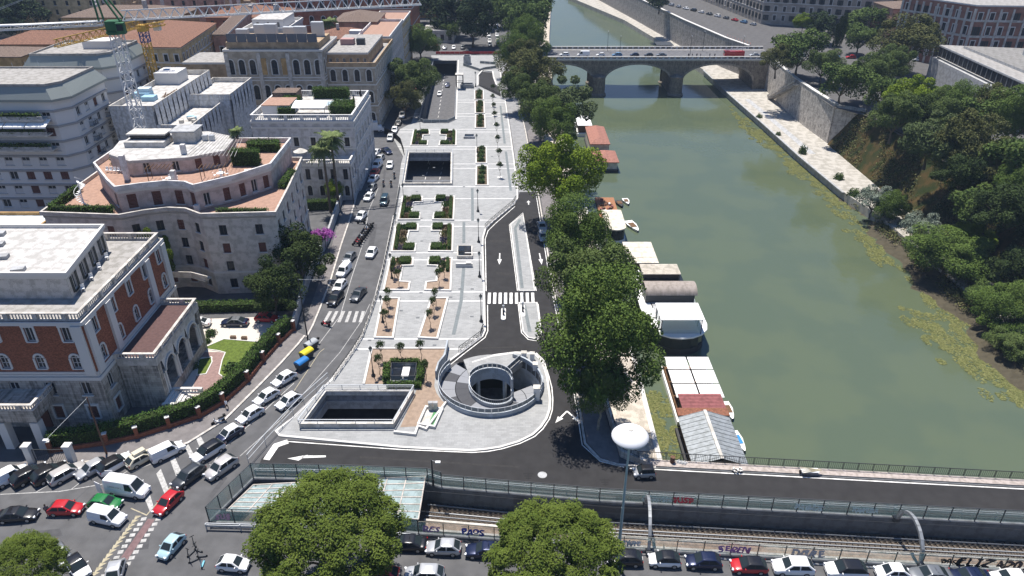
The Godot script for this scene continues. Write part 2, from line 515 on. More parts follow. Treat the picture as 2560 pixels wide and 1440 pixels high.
func make_markings():
	var road := get_node("river_road")
	var b := MB.new()
	var zs := [Vector3(-4.7, 0, -113.6), Vector3(-4.8, 0, -117.6)]
	for k in 9:
		var x0: float = lerpf(zs[0].x + 0.25, 4.5, k / 9.0)
		part(road, "crossing_stripe", box_mesh(Vector3(0.55, 0.004, zs[0].z - zs[1].z)), MT.paint, Transform3D(Basis(), Vector3(x0 + 0.3, 0.012, (zs[0].z + zs[1].z) * 0.5)))
	arrow(b, Vector3(-2.5, 0, -133.9), 0.0, 5.0, 0.011)
	arrow(b, Vector3(5.6, 0, -133.9), 0.06, 5.0, 0.011)
	part(road, "lane_arrow", b.mesh(), MT.paint)
	b = MB.new()
	var p: Vector3 = Vector3(-24.7, 0, -73.9)
	b.quad(p + Vector3(0, 0.011, 0), p + Vector3(0, 0.011, 0.3), p + Vector3(-3.2, 0.011, 0.5), p + Vector3(-3.2, 0.011, 0), Vector3.UP)
	b.tri(p + Vector3(-2.4, 0.011, -0.15), p + Vector3(-3.4, 0.011, 0.95), p + Vector3(-5.0, 0.011, 0.55), Vector3.UP)
	part(road, "turn_arrow", b.mesh(), MT.paint)
	b = MB.new()
	var a: Vector3 = Vector3(7.9, 0, -83.2)
	arrow(b, a, 0.6, 3.2, 0.011); arrow(b, a, -0.6, 3.2, 0.011)
	arrow(b, Vector3(3.9, 0, -159.3), PI, 2.6, 0.011)
	part(road, "fork_arrow", b.mesh(), MT.paint)
	# edge lines
	b = MB.new()
	b.strip(P([-30.6, -76.7, -15, -75.1, -5.3, -74.5, -3.3, -74.7, -1.4, -75.2, 1.1, -76.3, 3.1, -77.7, 4.3, -79.3, 5.3, -81.4, 5.8, -83.4, 6, -85.8, 6, -88.7, 5.7, -91.4, 5.1, -95.8, 3.9, -98]), 0.16, 0.007, 0.013)
	b.strip(P([3.6, -98.1, 0.6, -98.3, -3.3, -97.4, -7.3, -95.1]), 0.16, 0.007, 0.013)
	b.strip(P([-9.9, -94.4, -7.9, -97.5, -4.5, -102.5, -4.1, -104.5, -4.4, -113.2]), 0.16, 0.007, 0.013)
	b.strip(P([-4.8, -118.2, -5.5, -136, -5.7, -140.6, -5.2, -144.8, -3.7, -148.6, 0.7, -158.3]), 0.16, 0.007, 0.013)
	b.strip(P([1, -118.3, -0.6, -147.9, 2.5, -154.6, 4.5, -118.3]), 0.14, 0.007, 0.013)
	b.strip(P([1.1, -113.5, 1.6, -104, 2.7, -101.9, 4, -101.5, 5, -103.6, 4.7, -113.5]), 0.14, 0.007, 0.013)
	b.strip(P([14.6, -71.7, 11.6, -72.8, 9.5, -76, 9.2, -89.5, 7.9, -108, 7.2, -122.5, 6.4, -148.4, 5.8, -166.8]), 0.14, 0.007, 0.013)
	b.strip(P([-32.4, -73.1, -31.9, -75.9, -30.5, -76.7]), 0.9, 0.007, 0.013)
	part(road, "edge_line", b.mesh(), MT.paint)
	# the old street: worn lines, crossings, parking bays
	var st := get_node("ground")
	b = MB.new()
	for k in 6:
		var q0: Vector3 = v3(P([-32.4, -107.3, -31.2, -107.3, -29.9, -107.3, -28.6, -107.3, -27.3, -107.3, -26.2, -107.3])[k], 0.008)
		var q1: Vector3 = v3(P([-32.1, -111, -31, -111, -29.8, -111, -28.6, -111, -27.4, -111, -26.3, -111])[k], 0.008)
		part(st, "crossing_stripe", (func():
			var m := MB.new()
			m.quad(q0 + Vector3(-0.28, 0, 0), q0 + Vector3(0.28, 0, 0), q1 + Vector3(0.28, 0, 0), q1 + Vector3(-0.28, 0, 0), Vector3.UP)
			return m.mesh()).call(), MT.paint_worn)
	b.strip(P([-39.6, -69.7, -38.8, -75.4, -36.8, -80.3, -34.7, -85.8, -33.1, -89.9]), 0.12, 0.0, 0.006)
	b.strip(P([-32, -99.4, -30.1, -109.4, -30.8, -124.1, -31.3, -140.2, -33, -155, -33.1, -169.9]), 0.12, 0.0, 0.006)
	b.strip(P([-36.1, -73.8, -32.8, -81.2, -30.3, -89.7, -27.8, -98.2, -26, -108, -25.6, -113.5]), 0.1, 0.0, 0.006)
	b.strip(P([-63.7, -66.9, -56.6, -67.4, -51.2, -68.8]), 0.12, 0.0, 0.006)
	for q in [P([-55.3, -67.8, -53.9, -71.2]), P([-51.3, -68.5, -49.4, -71.6]), P([-59.5, -67.2, -57.8, -69.7]), P([-49.1, -70.8, -46.4, -73.1])]: b.strip(q, 0.1, 0.0, 0.006)
	part(st, "worn_line", b.mesh(), MT.paint_worn)
	b = MB.new()
	b.strip(P([-46.4, -64.6, -44, -63.5, -42.6, -70.1, -41.2, -76.2, -40, -79.1]), 0.14, 0.0, 0.006)
	b.strip(P([-32.9, -85.8, -31.1, -98.2, -30.6, -99.2]), 0.1, 0.0, 0.006)
	part(st, "yellow_line", b.mesh(), MT.paint_yellow)
	# give-way teeth and the raised crossing at the lower left
	var t0: Vector3 = Vector3(-45, 0, -63.4)
	var t1: Vector3 = Vector3(-46, 0, -55.2)
	for k in 14:
		var q := t0.lerp(t1, k / 13.0) + Vector3(-0.3, 0.007, 0)
		var m := MB.new()
		m.tri(q, q + Vector3(0.75, 0, 0), q + Vector3(0.1, 0, 0.75), Vector3.UP)
		part(st, "give_way_tooth", m.mesh(), MT.paint_yellow)
	var c0: Vector3 = Vector3(-44.1, 0, -62.9)
	var c1: Vector3 = Vector3(-44.9, 0, -54.7)
	for k in 11:
		var q := c0.lerp(c1, k / 10.0)
		for s in [0.0, 1.75]:
			var m := MB.new()
			m.box(q + Vector3(s, 0.004, 0), Vector3(0.6, 0.006, 0.5), 0.2)
			part(st, "cycle_crossing_block", m.mesh(), MT.paint_worn)
	b = MB.new()
	b.strip([v2(c0) + Vector2(0.95, 0), v2(c1) + Vector2(0.95, 0)], 0.9, 0.0, 0.005)
	part(st, "cycle_lane", b.mesh(), mat("cycle_red", 0.2, 0.13, 0.13, 0.95, "blotch", 2.0))
	# repairs in the old asphalt
	for q in [P([-34.3, -68.3, -32, -76.2, -31.4, -76, -33.7, -68.1]), P([-46, -60.9, -42.6, -61.6, -41.6, -58.4, -44.6, -58]), P([-27.9, -101.8, -25, -102.4, -25.6, -100.3, -28.2, -100.1]), P([-31, -148.4, -29.8, -148.4, -28.8, -137.3, -30, -137.3]), P([-57.3, -60.9, -53.3, -61.4, -52.4, -60.3, -56.5, -59.8]), P([-37.7, -66.6, -37, -70.1, -36.4, -69.8, -37.1, -66.2]), P([-35.2, -89.7, -33.6, -93.6, -33.2, -93.2, -34.6, -89.1]), P([-33.6, -182.7, -33, -182.7, -30.5, -157.4, -31, -157.4]), P([-31, -60.9, -27.8, -61.2, -27.3, -60, -30.5, -59.7])]:
		var m := MB.new()
		m.sheet(q, 0.004)
		part(st, "asphalt_patch", m.mesh(), mat("asphalt_patch", 0.09, 0.09, 0.093, 0.95, "blotch", 3.0))
	for q in [P([-4.7, -140.2, -1.5, -140.2, -1.3, -139, -4.6, -139]), P([-3.1, -125.8, 0.8, -125.3, 0.8, -124.4, -3.1, -124.8]), P([-7.2, -99.4, 0.7, -99.9, 0.7, -99.5, -7, -99]), P([-20.2, -73.8, 1, -71.9, 1, -71.6, -20.1, -73.4]), P([6.4, -96, 7.5, -96, 7.5, -93.8, 6.4, -93.8])]:
		var m := MB.new()
		m.sheet(q, 0.009)
		part(road, "asphalt_patch", m.mesh(), mat("patch_new", 0.045, 0.043, 0.042, 0.95, "blotch", 2.0))
	# hatching of the traffic island
	for q in [P([-45.8, -70.5, -43.3, -67, -43.1, -67.8, -45.6, -71.4]), P([-45.1, -73.1, -43.1, -70.1, -42.8, -71, -44.8, -73.8]), P([-44, -75.4, -42.3, -73.1, -42.1, -73.8, -43.9, -76.2]), P([-43.3, -77.4, -42, -75.4, -41.7, -76.3, -43.1, -78.2]), P([-45.7, -66.6, -43.8, -64, -43.7, -64.8, -45.4, -67.4])]:
		var m := MB.new()
		m.sheet(q, 0.007)
		part(st, "hatch_bar", m.mesh(), MT.paint_worn)

func box_mesh(s: Vector3) -> ArrayMesh:
	var k := "box%s" % s
	if not MT.has(k):
		var b := MB.new()
		b.box(Vector3.ZERO, s)
		MT[k] = b.mesh()
	return MT[k]

func walk(pl: Array, step: float) -> Array:
	# evenly spaced [position, direction] along a polyline
	var o := []
	for i in pl.size() - 1:
		var a: Vector2 = pl[i]
		var b: Vector2 = pl[i + 1]
		var l := a.distance_to(b)
		var k := maxi(1, roundi(l / step))
		for j in k: o.append([a.lerp(b, float(j) / k), (b - a) / maxf(l, 0.001), l / k])
	o.append([pl[-1], o[-1][1], 0.0])
	return o
# posts, rails and (for glass) one pane per bay, all parts of one railing
func railing(label: String, pl: Array, y: float, h: float, step: float, style: String, m: Material, cat := "railing", nm := "railing", group := "") -> Node3D:
	var t := thing(nm, label, cat, v3(pl[0], y), 0.0, group)
	var o := v3(pl[0], 0.0)
	var w := walk(pl, step)
	var pw := 0.1 if style == "glass" else 0.06
	var pm := box_mesh(Vector3(pw, h, pw))
	var top := MB.new()
	for i in w.size():
		var p: Vector2 = w[i][0]
		part(t, "post", pm, m, Transform3D(Basis(), v3(p, h * 0.5) - o))
		if i == w.size() - 1: break
		var q: Vector2 = w[i + 1][0]
		var a := v3(p) - o
		var b := v3(q) - o
		top.bar(a + Vector3(0, h, 0), b + Vector3(0, h, 0), 0.08, 0.06)
		var d := (b - a)
		var l := d.length()
		if l < 0.05: continue
		d /= l
		if style == "glass" or style == "screen":
			var k := "pane%.1f_%.1f" % [l, h]
			if not MT.has(k):
				var g := MB.new()
				g.box(Vector3.ZERO, Vector3(0.03, h - 0.25, l - 0.12))
				MT[k] = g.mesh()
			part(t, "pane", MT[k], MT.barrier_glass if style == "glass" else MT.mesh_panel, Transform3D(Basis(Vector3.UP, atan2(d.x, d.z)), (a + b) * 0.5 + Vector3(0, h * 0.5 + 0.02, 0)))
		elif style == "hurdle":
			var g := MB.new()
			var s := a + d * l * 0.2
			var e := b - d * l * 0.2
			g.bar(s + Vector3(0, 0.15, 0), s + Vector3(0, h, 0), 0.05, 0.05)
			g.bar(e + Vector3(0, 0.15, 0), e + Vector3(0, h, 0), 0.05, 0.05)
			g.bar(s + Vector3(0, 0.2, 0), e + Vector3(0, h * 0.75, 0), 0.05, 0.05)
			g.bar(s + Vector3(0, h * 0.75, 0), e + Vector3(0, 0.2, 0), 0.05, 0.05)
			g.bar(s + Vector3(0, 0.2, 0), e + Vector3(0, 0.2, 0), 0.05, 0.05)
			part(t, "panel", g.mesh(), m)
		elif style == "hoard":
			part(t, "panel", box_mesh(Vector3(0.05, h, snappedf(l, 0.1))), m, Transform3D(Basis(Vector3.UP, atan2(d.x, d.z)), (a + b) * 0.5 + Vector3(0, h * 0.5, 0)))
		elif style == "bars":
			var g := MB.new()
			var nb := maxi(2, int(l / 0.22))
			for k in nb: g.bar(a + d * l * (k + 0.5) / nb + Vector3(0, 0.1, 0), a + d * l * (k + 0.5) / nb + Vector3(0, h, 0), 0.03, 0.03)
			g.bar(a + Vector3(0, 0.12, 0), b + Vector3(0, 0.12, 0), 0.04, 0.04)
			part(t, "bar_panel", g.mesh(), m)
		else:
			top.bar(a + Vector3(0, h * 0.5, 0), b + Vector3(0, h * 0.5, 0), 0.05, 0.05)
	part(t, "rail", top.mesh(), m)
	return t

# small-leaved hedge: a solid core under a coat of leaf faces
func hedge_mesh(s: Vector3, dens: float, sd: int, leaf := 0.16) -> ArrayMesh:
	var r := RandomNumberGenerator.new()
	r.seed = sd
	var b := MB.new()
	b.use_col = true
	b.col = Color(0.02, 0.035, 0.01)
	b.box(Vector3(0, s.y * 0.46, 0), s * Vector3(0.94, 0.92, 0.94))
	var area := s.x * s.z + 2.0 * s.y * (s.x + s.z)
	for i in int(area * dens):
		var p := Vector3(r.randf() - 0.5, r.randf() - 0.5, r.randf() - 0.5)
		var f := r.randf() * area
		if f < s.x * s.z: p.y = 0.5
		elif f < s.x * s.z + 2.0 * s.y * s.x: p.z = 0.5 * (1 if r.randf() < 0.5 else -1)
		else: p.x = 0.5 * (1 if r.randf() < 0.5 else -1)
		p = p * s + Vector3(0, s.y * 0.5, 0) + Vector3(r.randf() - 0.5, r.randf() - 0.5, r.randf() - 0.5) * leaf * 1.4
		leaf_face(b, r, p, leaf, Vector3(0, 0.6, 0), Color(0.05, 0.1, 0.02).lerp(Color(0.09, 0.15, 0.03), r.randf()))
	return b.mesh()
func leaf_face(b: MB, r: RandomNumberGenerator, p: Vector3, s: float, bias: Vector3, c: Color):
	var nn := (Vector3(r.randfn(), r.randfn(), r.randfn()).normalized() + bias).normalized()
	var x := nn.cross(Vector3(r.randfn(), r.randfn(), r.randfn())).normalized()
	var y := nn.cross(x)
	var k := s * r.randf_range(0.6, 1.25)
	b.col = c
	b.quad(p - x * k * 0.55, p - y * k * 0.32, p + x * k * 0.55, p + y * k * 0.32, nn)

func plant_patch(poly_c: Vector3, s: Vector2, c0: Color, c1: Color, hgt: float, sd: int, nm: String, label: String, cat: String):
	var r := RandomNumberGenerator.new()
	r.seed = sd
	var b := MB.new()
	b.use_col = true
	for i in int(s.x * s.y * 26):
		var p := poly_c + Vector3((r.randf() - 0.5) * s.x, 0, (r.randf() - 0.5) * s.y)
		var q := p + Vector3(r.randfn() * 0.12, hgt * r.randf_range(0.6, 1.1), r.randfn() * 0.12)
		b.col = c0.lerp(c1, r.randf())
		var w := Vector3(r.randfn(), 0, r.randfn()).normalized() * 0.09
		b.quad(p - w, p + w, q + w * 0.7, q - w * 0.7)
	var o := solo(nm, b, tinted("plants"), label, cat, "planting in the square's beds")
	o.set_meta("kind", "stuff")

func planter(label: String, poly: Array, h: float, group: String, fill: Material) -> Node3D:
	var t := thing("planter", label, "planter", Vector3.ZERO, 0.0, group)
	var b := MB.new()
	b.strip(poly, 0.35, 0.1, h, true)
	part(t, "kerb", b.mesh(), MT.travertine)
	b = MB.new()
	b.sheet(poly, h - 0.14)
	part(t, "soil", b.mesh(), fill)
	return t

func quad_c(p: Array) -> Vector2: return (p[0] + p[1] + p[2] + p[3]) * 0.25

func make_plaza():
	var bg := StandardMaterial3D.new()
	bg.albedo_color = Color(0.62, 0.74, 0.7, 0.3)
	bg.transparency = BaseMaterial3D.TRANSPARENCY_ALPHA
	bg.roughness = 0.08
	MT["barrier_glass"] = bg
	mat("mesh_panel", 0.2, 0.23, 0.25, 0.6, "grain", 0.5, 0.3)
	carve("square_paving", PLAZA, 0.12, 0.119, [PIT_NEAR, PIT_MID, TRENCH, circle(RAMP_C, 7.7), STAIRWELL, KIOSK_WELL], MT.paving)
	var sq := get_node("square_paving")
	var b := MB.new()
	var kp: Array = PLAZA
	b.strip(kp.slice(0, 12) , 0.34, 0.0, 0.15)
	b.strip(kp.slice(20, 37), 0.34, 0.0, 0.15)
	b.strip(kp.slice(38), 0.34, 0.0, 0.15)
	b.strip([kp[-1], kp[0]], 0.34, 0.0, 0.15)
	struct("square_kerb", b.mesh(), MT.travertine)
	# pale joint bands across the paving
	var holes := [PIT_NEAR, PIT_MID, TRENCH]
	var beds := [
		P([-26.2, -163.6, -21.5, -163.6, -21.1, -160.2, -23.2, -160.2, -23, -154.4, -21, -153.7, -20.7, -150.3, -25.4, -150.2]),
		P([-18.3, -163.7, -13.8, -163.7, -13.1, -150.1, -17.7, -150.3, -17.7, -153.7, -16, -154.1, -16.2, -160.1, -18.2, -160.2]),
		P([-25.5, -147.5, -20.7, -147.5, -20.4, -144.2, -22.3, -144.2, -22.2, -138.4, -20.1, -137.7, -19.9, -134.2, -24.6, -134.2]),
		P([-17.6, -147.5, -13, -147.5, -12.2, -134.2, -17, -134.4, -17, -137.7, -15.1, -138, -15.4, -144.2, -17.4, -144.2]),
		P([-24.4, -131.2, -19.9, -131.2, -19.6, -128, -21.6, -127.9, -21.2, -121.4, -19.3, -121.2, -19.2, -118.2, -23.8, -118.2]),
		P([-16.7, -131.2, -12.1, -131.2, -11.4, -118, -16.1, -118.2, -16.2, -121.2, -14.3, -121.6, -14.6, -127.9, -16.6, -128.1]),
		P([-29.7, -215.9, -24.9, -215.9, -24.5, -212, -26.4, -211.6, -26.2, -206.3, -24.4, -206, -24.2, -202, -28.9, -202]),
		P([-21.6, -215.9, -16.8, -215.9, -16, -202, -20.8, -202, -20.8, -206.3, -19.2, -206.7, -19.4, -211.6, -21.4, -212])]
	for z in [-251.4, -248.3, -234.8, -231.6, -217.9, -215.1, -201.6, -199.2, -187, -183.6, -170.6, -162.8, -150.2, -146.9, -133.9, -130.7, -117.7, -114.4, -101.9, -98.9]:
		var l := PackedVector2Array([Vector2(-60, z), Vector2(30, z)])
		var segs: Array = Geometry2D.intersect_polyline_with_polygon(l, PackedVector2Array(kp))
		for h in holes + beds:
			var ns := []
			for s in segs: ns.append_array(Geometry2D.clip_polyline_with_polygon(s, PackedVector2Array(h)))
			segs = ns
		for s in segs:
			if s.size() > 1 and s[0].distance_to(s[-1]) > 0.6:
				var m := MB.new()
				m.strip([s[0], s[-1]], 0.26, 0.12, 0.125)
				part(sq, "joint_band", m.mesh(), MT.joint)
	for q in [P([-9.8, -169.4, -8.8, -149.9]), P([-10.7, -149.2, -10.1, -138.4]), P([-9.5, -127.8, -9.2, -114.6, -9.8, -103.2]), P([-3.9, -244.3, -2.1, -204.1]), P([-1.7, -197.1, -0.3, -167.8])]:
		var m := MB.new()
		m.strip(q, 0.62, 0.12, 0.128)
		part(sq, "dark_band", m.mesh(), MT.paving_dark)
	for q in [Vector3(-21.5, 0, -113.8), Vector3(-16.8, 0, -117.4), Vector3(-9.7, 0, -118.8), Vector3(-7.4, 0, -118.8), Vector3(-7, 0, -109), Vector3(-16.4, 0, -108.6), Vector3(-14.8, 0, -104.8), Vector3(-11.2, 0, -115.7), Vector3(-24.9, 0, -102.4), Vector3(-23.6, 0, -101.5), Vector3(-12.7, 0, -100), Vector3(-19, 0, -139.4), Vector3(-20.4, 0, -151.2), Vector3(-22.8, 0, -178.2), Vector3(-20.6, 0, -184.2), Vector3(-19.6, 0, -111), Vector3(-23.2, 0, -167.3), Vector3(-10.2, 0, -83), Vector3(-11.9, 0, -170.4), Vector3(-5.5, 0, -193.1)]:
		part(sq, "drain_cover", box_mesh(Vector3(0.6, 0.01, 0.5)), MT.concrete_dark, Transform3D(Basis(), q + Vector3(0, 0.126, 0)))
	# beds cut like brackets, in facing pairs
	var row := ["first pair below the middle pit", "second pair below the middle pit", "third pair, with bare soil and saplings", "far pair between trench and middle pit"]
	for i in 8:
		var side := "left" if i % 2 == 0 else "right"
		var t := planter("white kerbed bracket bed, %s, %s" % [side, row[i / 2]], beds[i], 0.42, "bracket shaped beds", MT.soil if i in [4, 5] else MT.earth)
		fill_bed(i, beds[i], side)
	var lb := planter("long tapering bed of bare soil with four saplings, left one nearest the street", P([-23.5, -115.1, -20.5, -115.1, -19.8, -102, -22.8, -102.1]), 0.42, "long soil beds", MT.soil)
	var rb := planter("long tapering bed of bare soil with saplings, right one by the dark band", P([-14.6, -115.1, -11.7, -115.2, -12.4, -101.8, -15.5, -102.1]), 0.42, "long soil beds", MT.soil)
	var strip_beds := [P([-13.4, -263.8, -10.3, -263.8, -9.8, -251.4, -12.8, -251.4]), P([-12.6, -249.3, -9.6, -249.3, -9, -234.8, -11.9, -234.8]), P([-11.7, -232.9, -8.8, -232.9, -8.2, -218.7, -11.2, -218.7]), P([-10.1, -200.6, -7.3, -200.6, -6.8, -187.3, -9.6, -187.3]), P([-9.4, -184.8, -6.5, -184.8, -6, -171, -8.9, -171])]
	var nth := ["farthest", "second farthest", "middle", "second nearest", "nearest"]
	for i in 5:
		planter("narrow shrub bed in the central row of the square, %s of five" % nth[i], strip_beds[i], 0.4, "narrow shrub beds", MT.earth)
		var c := quad_c(strip_beds[i])
		var d: float = absf(strip_beds[i][2].y - strip_beds[i][0].y)
		for k in 4:
			shrub(v3(c, 0.26) + Vector3(0.15 * (k % 2) - 0.1, 0, (k - 1.5) * d * 0.24), 1.25, 1.3, "low green shrub, %s, in the %s narrow bed" % [["back", "second from back", "second from front", "front"][k], nth[i]], 40 + i * 3 + k)
	# sand court with the stair well
	var sand := MB.new()
	sand.sheet(P([-22.9, -99, -10.9, -99, -11.4, -94.3, -11.8, -90.9, -11.7, -88.9, -11.2, -87.2, -10.3, -85.5, -9.7, -84.8, -12.3, -80.2, -13.1, -79.7, -15.6, -79.5, -14.2, -88.5, -13.9, -89.1, -14.2, -89.5, -14.6, -93.7, -18.9, -93.7, -18.5, -89.5, -22.5, -89.5]), 0.135)
	part(sq, "sand_court", sand.mesh(), MT.soil)
	var kb := MB.new()
	kb.strip(P([-22.4, -89.4, -22.8, -99, -10.9, -99]), 0.35, 0.1, 0.3)
	kb.strip(P([-9.6, -84.8, -11.9, -78.9, -13.1, -79.5, -13.3, -77.8, -16.3, -78.3]), 0.3, 0.1, 0.5)
	part(sq, "sand_kerb", kb.mesh(), MT.travertine)
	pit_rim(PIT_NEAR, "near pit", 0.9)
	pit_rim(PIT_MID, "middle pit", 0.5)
	var tr: Array = TRENCH
	railing("grey steel rail round the sunk road trench", [tr[5], tr[0], tr[1], tr[2], tr[3], tr[4]], 0.12, 1.1, 3.0, "screen", MT.steel)
	var tk := MB.new()
	tk.strip([tr[3], tr[4]], 0.5, 0.1, 0.3, false, -0.4)
	part(sq, "trench_kerb", tk.mesh(), MT.travertine)
	make_helix()
	make_wells()
	# fences of the square
	railing("dark iron hurdle fence along the left street edge of the square", P([-27.2, -90.5, -25.6, -98, -24.9, -102.7, -24.7, -110.7, -24.7, -116.4, -24.9, -122.5, -25.2, -129.1, -26.5, -152.3, -27.7, -169.9]), 0.14, 1.0, 1.9, "hurdle", MT.iron, "fence", "street_fence")
	railing("dark iron hurdle fence above the curve of the river road", P([1, -162.2, 0.1, -159, -4.5, -149.2, -5.9, -145.8]), 0.14, 1.0, 1.7, "hurdle", MT.iron, "fence", "street_fence")
	railing("dark iron hurdle fence beside the entry of the spiral ramp", P([-4.9, -105, -5.3, -102.7, -8.6, -98]), 0.14, 1.0, 1.5, "hurdle", MT.iron, "fence", "street_fence")
	railing("low posts across the far end of the shrub bed row", P([-12.3, -270.1, -7.2, -262.7, -2.4, -254]), 0.12, 0.8, 1.6, "hurdle", MT.iron, "fence", "street_fence")
	railing("thin wire site fence beside the near pit", P([-34.4, -72.2, -33.3, -76, -32.1, -79.7, -30.3, -84.8, -27.9, -90.2]), 0.02, 1.7, 3.4, "plain", MT.steel, "fence", "site_fence")
	railing("black sheeted hoarding along the bend of the street", P([-38.1, -213.5, -34.8, -209.7, -31.9, -203.4, -29.8, -194.4]), 0.05, 1.9, 2.4, "hoard", MT.black, "hoarding", "hoarding")
	# traffic islands
	for isl in [["long pointed kerb island between the two lanes", P([2.5, -153.4, -0.3, -147.9, 1.3, -118.2, 4.2, -118.2]), P([1.8, -150.5, 0.7, -145.8, 1.9, -119.1])], ["rounded kerb island below the zebra crossing", P([1.3, -113.8, 4.5, -113.8, 4.9, -103.8, 4.4, -102.6, 3.7, -102, 2.7, -102.4, 1.9, -104.2]), P([2.2, -112.9, 3, -104])]]:
		var t := thing("traffic_island", isl[0], "traffic island")
		var m := MB.new()
		m.prism(isl[1], 0.0, 0.15)
		part(t, "slab", m.mesh(), MT.paving)
		m = MB.new()
		m.strip(isl[1], 0.22, 0.0, 0.17, true)
		part(t, "kerb", m.mesh(), MT.travertine)
		m = MB.new()
		m.strip(isl[2], 0.6, 0.15, 0.158)
		part(t, "dark_band", m.mesh(), MT.paving_dark)
	for q in [["left", Vector3(-1.5, 0, -109.9)], ["right", Vector3(1.9, 0, -111)]]:
		var t := thing("barrier_island", "slim white kerbed island with ticket post and raised arm, %s lane" % q[0], "barrier", q[1], 0.0, "ticket barriers")
		var m := MB.new()
		m.prism(circle(Vector2(0, 1.6), 0.42, 12, 0, PI) + circle(Vector2(0, -1.6), 0.42, 12, PI, TAU), 0, 0.16)
		part(t, "kerb", m.mesh(), MT.travertine)
		m = MB.new()
		m.box(Vector3(0, 0.7, -1.0), Vector3(0.35, 1.1, 0.4))
		part(t, "machine", m.mesh(), MT.steel)
		m = MB.new()
		m.box(Vector3(0, 0.65, 0.3), Vector3(0.3, 1.0, 0.3))
		part(t, "ticket_post", m.mesh(), MT.steel_dark)
		m = MB.new()
		m.bar(Vector3(0, 1.1, -1.0), Vector3(0.1, 3.4, -1.15), 0.08, 0.08)
		part(t, "arm", m.mesh(), MT.white)

func fill_bed(i: int, p: Array, side: String):
	# hedge blocks sit in the arms of the bracket, rows of grasses along its spine
	var c := Vector2.ZERO
	for q in p: c += q / p.size()
	var arms := []
	var s := -1.0 if side == "left" else 1.0
	var z0 := 1e9
	var z1 := -1e9
	var xo := 1e9
	for q in p:
		z0 = minf(z0, q.y); z1 = maxf(z1, q.y)
	var len := z1 - z0
	var where: String = ["first", "second", "third", "far"][i / 2]
	var inner_top: Vector2 = p[1] if side == "left" else p[0]
	var inner_bot: Vector2 = p[6] if side == "left" else p[3]
	var outer_top: Vector2 = p[0] if side == "left" else p[1]
	var outer_bot: Vector2 = p[7] if side == "left" else p[2]
	var hd := minf(2.6, len * 0.24)
	var ends := [["far end", inner_top + Vector2(s * 1.35, hd * 0.62)], ["near end", inner_bot + Vector2(s * 1.35, -hd * 0.62)]]
	if i in [4, 5]: ends = [ends[0]]
	for e in ends:
		var h := solo("box_hedge", MB.new(), tinted("leaves"), "clipped dark green box hedge at %s of the %s %s bed" % [e[0], where, side], "hedge", "clipped hedges in the beds")
		h.mesh = hedge_mesh(Vector3(2.1, 0.75, hd * 0.95), 70.0, 300 + i, 0.16)
		h.position = v3(e[1], 0.28)
	var bare := 0.5 if i in [4, 5] else 1.0
	# narrow upright row on the outer edge
	var a := outer_top + Vector2(-s * 0.75, 0.7)
	var b := outer_top.lerp(outer_bot, bare) + Vector2(-s * 0.75, -0.7)
	var row := solo("row_hedge", MB.new(), tinted("leaves"), "narrow hedge row on the outer edge of the %s %s bed" % [where, side], "hedge", "narrow hedge rows in the beds")
	row.mesh = hedge_mesh(Vector3(0.55, 0.8, a.distance_to(b)), 60.0, 320 + i, 0.15)
	row.position = v3((a + b) * 0.5, 0.28)
	var d := b - a
	row.rotation.y = atan2(d.x, d.y)
	var kinds := [[Color(0.16, 0.17, 0.06), Color(0.26, 0.25, 0.1), 0.5, "straw coloured grasses"], [Color(0.1, 0.09, 0.16), Color(0.2, 0.19, 0.22), 0.45, "grey violet lavender"], [Color(0.07, 0.15, 0.03), Color(0.12, 0.2, 0.05), 0.55, "fresh green perennials"], [Color(0.13, 0.1, 0.05), Color(0.2, 0.15, 0.07), 0.35, "brown dried stems"]]
	var nk := 4 if bare == 1.0 else 2
	for k in nk:
		var kd = kinds[(k + i) % 4]
		var q := (outer_top.lerp(outer_bot, bare * (k + 0.5) / nk)) + Vector2(-s * 2.0, 0)
		plant_patch(v3(q, 0.28), Vector2(1.6, len * bare * 0.8 / nk), kd[0], kd[1], kd[2], 500 + i * 5 + k, "bed_planting", "%s in the %s %s bed, %s from its far end" % [kd[3], where, side, ORD[k]], "plants")

func shrub(p: Vector3, r: float, h: float, label: String, sd: int, c0 := Color(0.045, 0.085, 0.025), c1 := Color(0.1, 0.15, 0.05), group := "shrubs"):
	var k := "shrub%d" % (sd % 4)
	if c0 != Color(0.045, 0.085, 0.025): k += str(c0)
	if not MT.has(k):
		var b := MB.new()
		b.use_col = true
		var g := RandomNumberGenerator.new()
		g.seed = sd
		for i in 620:
			var d := Vector3(g.randfn(), g.randfn(), g.randfn()).normalized()
			var q := d * pow(g.randf(), 0.35) * (0.82 + 0.25 * sin(d.x * 5.0 + sd) * cos(d.z * 4.0))
			q.y = absf(q.y)
			leaf_face(b, g, q, 0.2, d * 0.8, c0.lerp(c1, g.randf()))
		b.col = Color(0.06, 0.045, 0.03)
		b.tube(Vector3.ZERO, Vector3(0, 0.6, 0), 0.05, 0.03, 5)
		MT[k] = b.mesh()
	var o := part(self, numbered("shrub"), MT[k], tinted("leaves"), Transform3D(Basis(Vector3.UP, sd * 1.7).scaled(Vector3(r, h, r)), p))
	tag(o, label, "shrub", group)

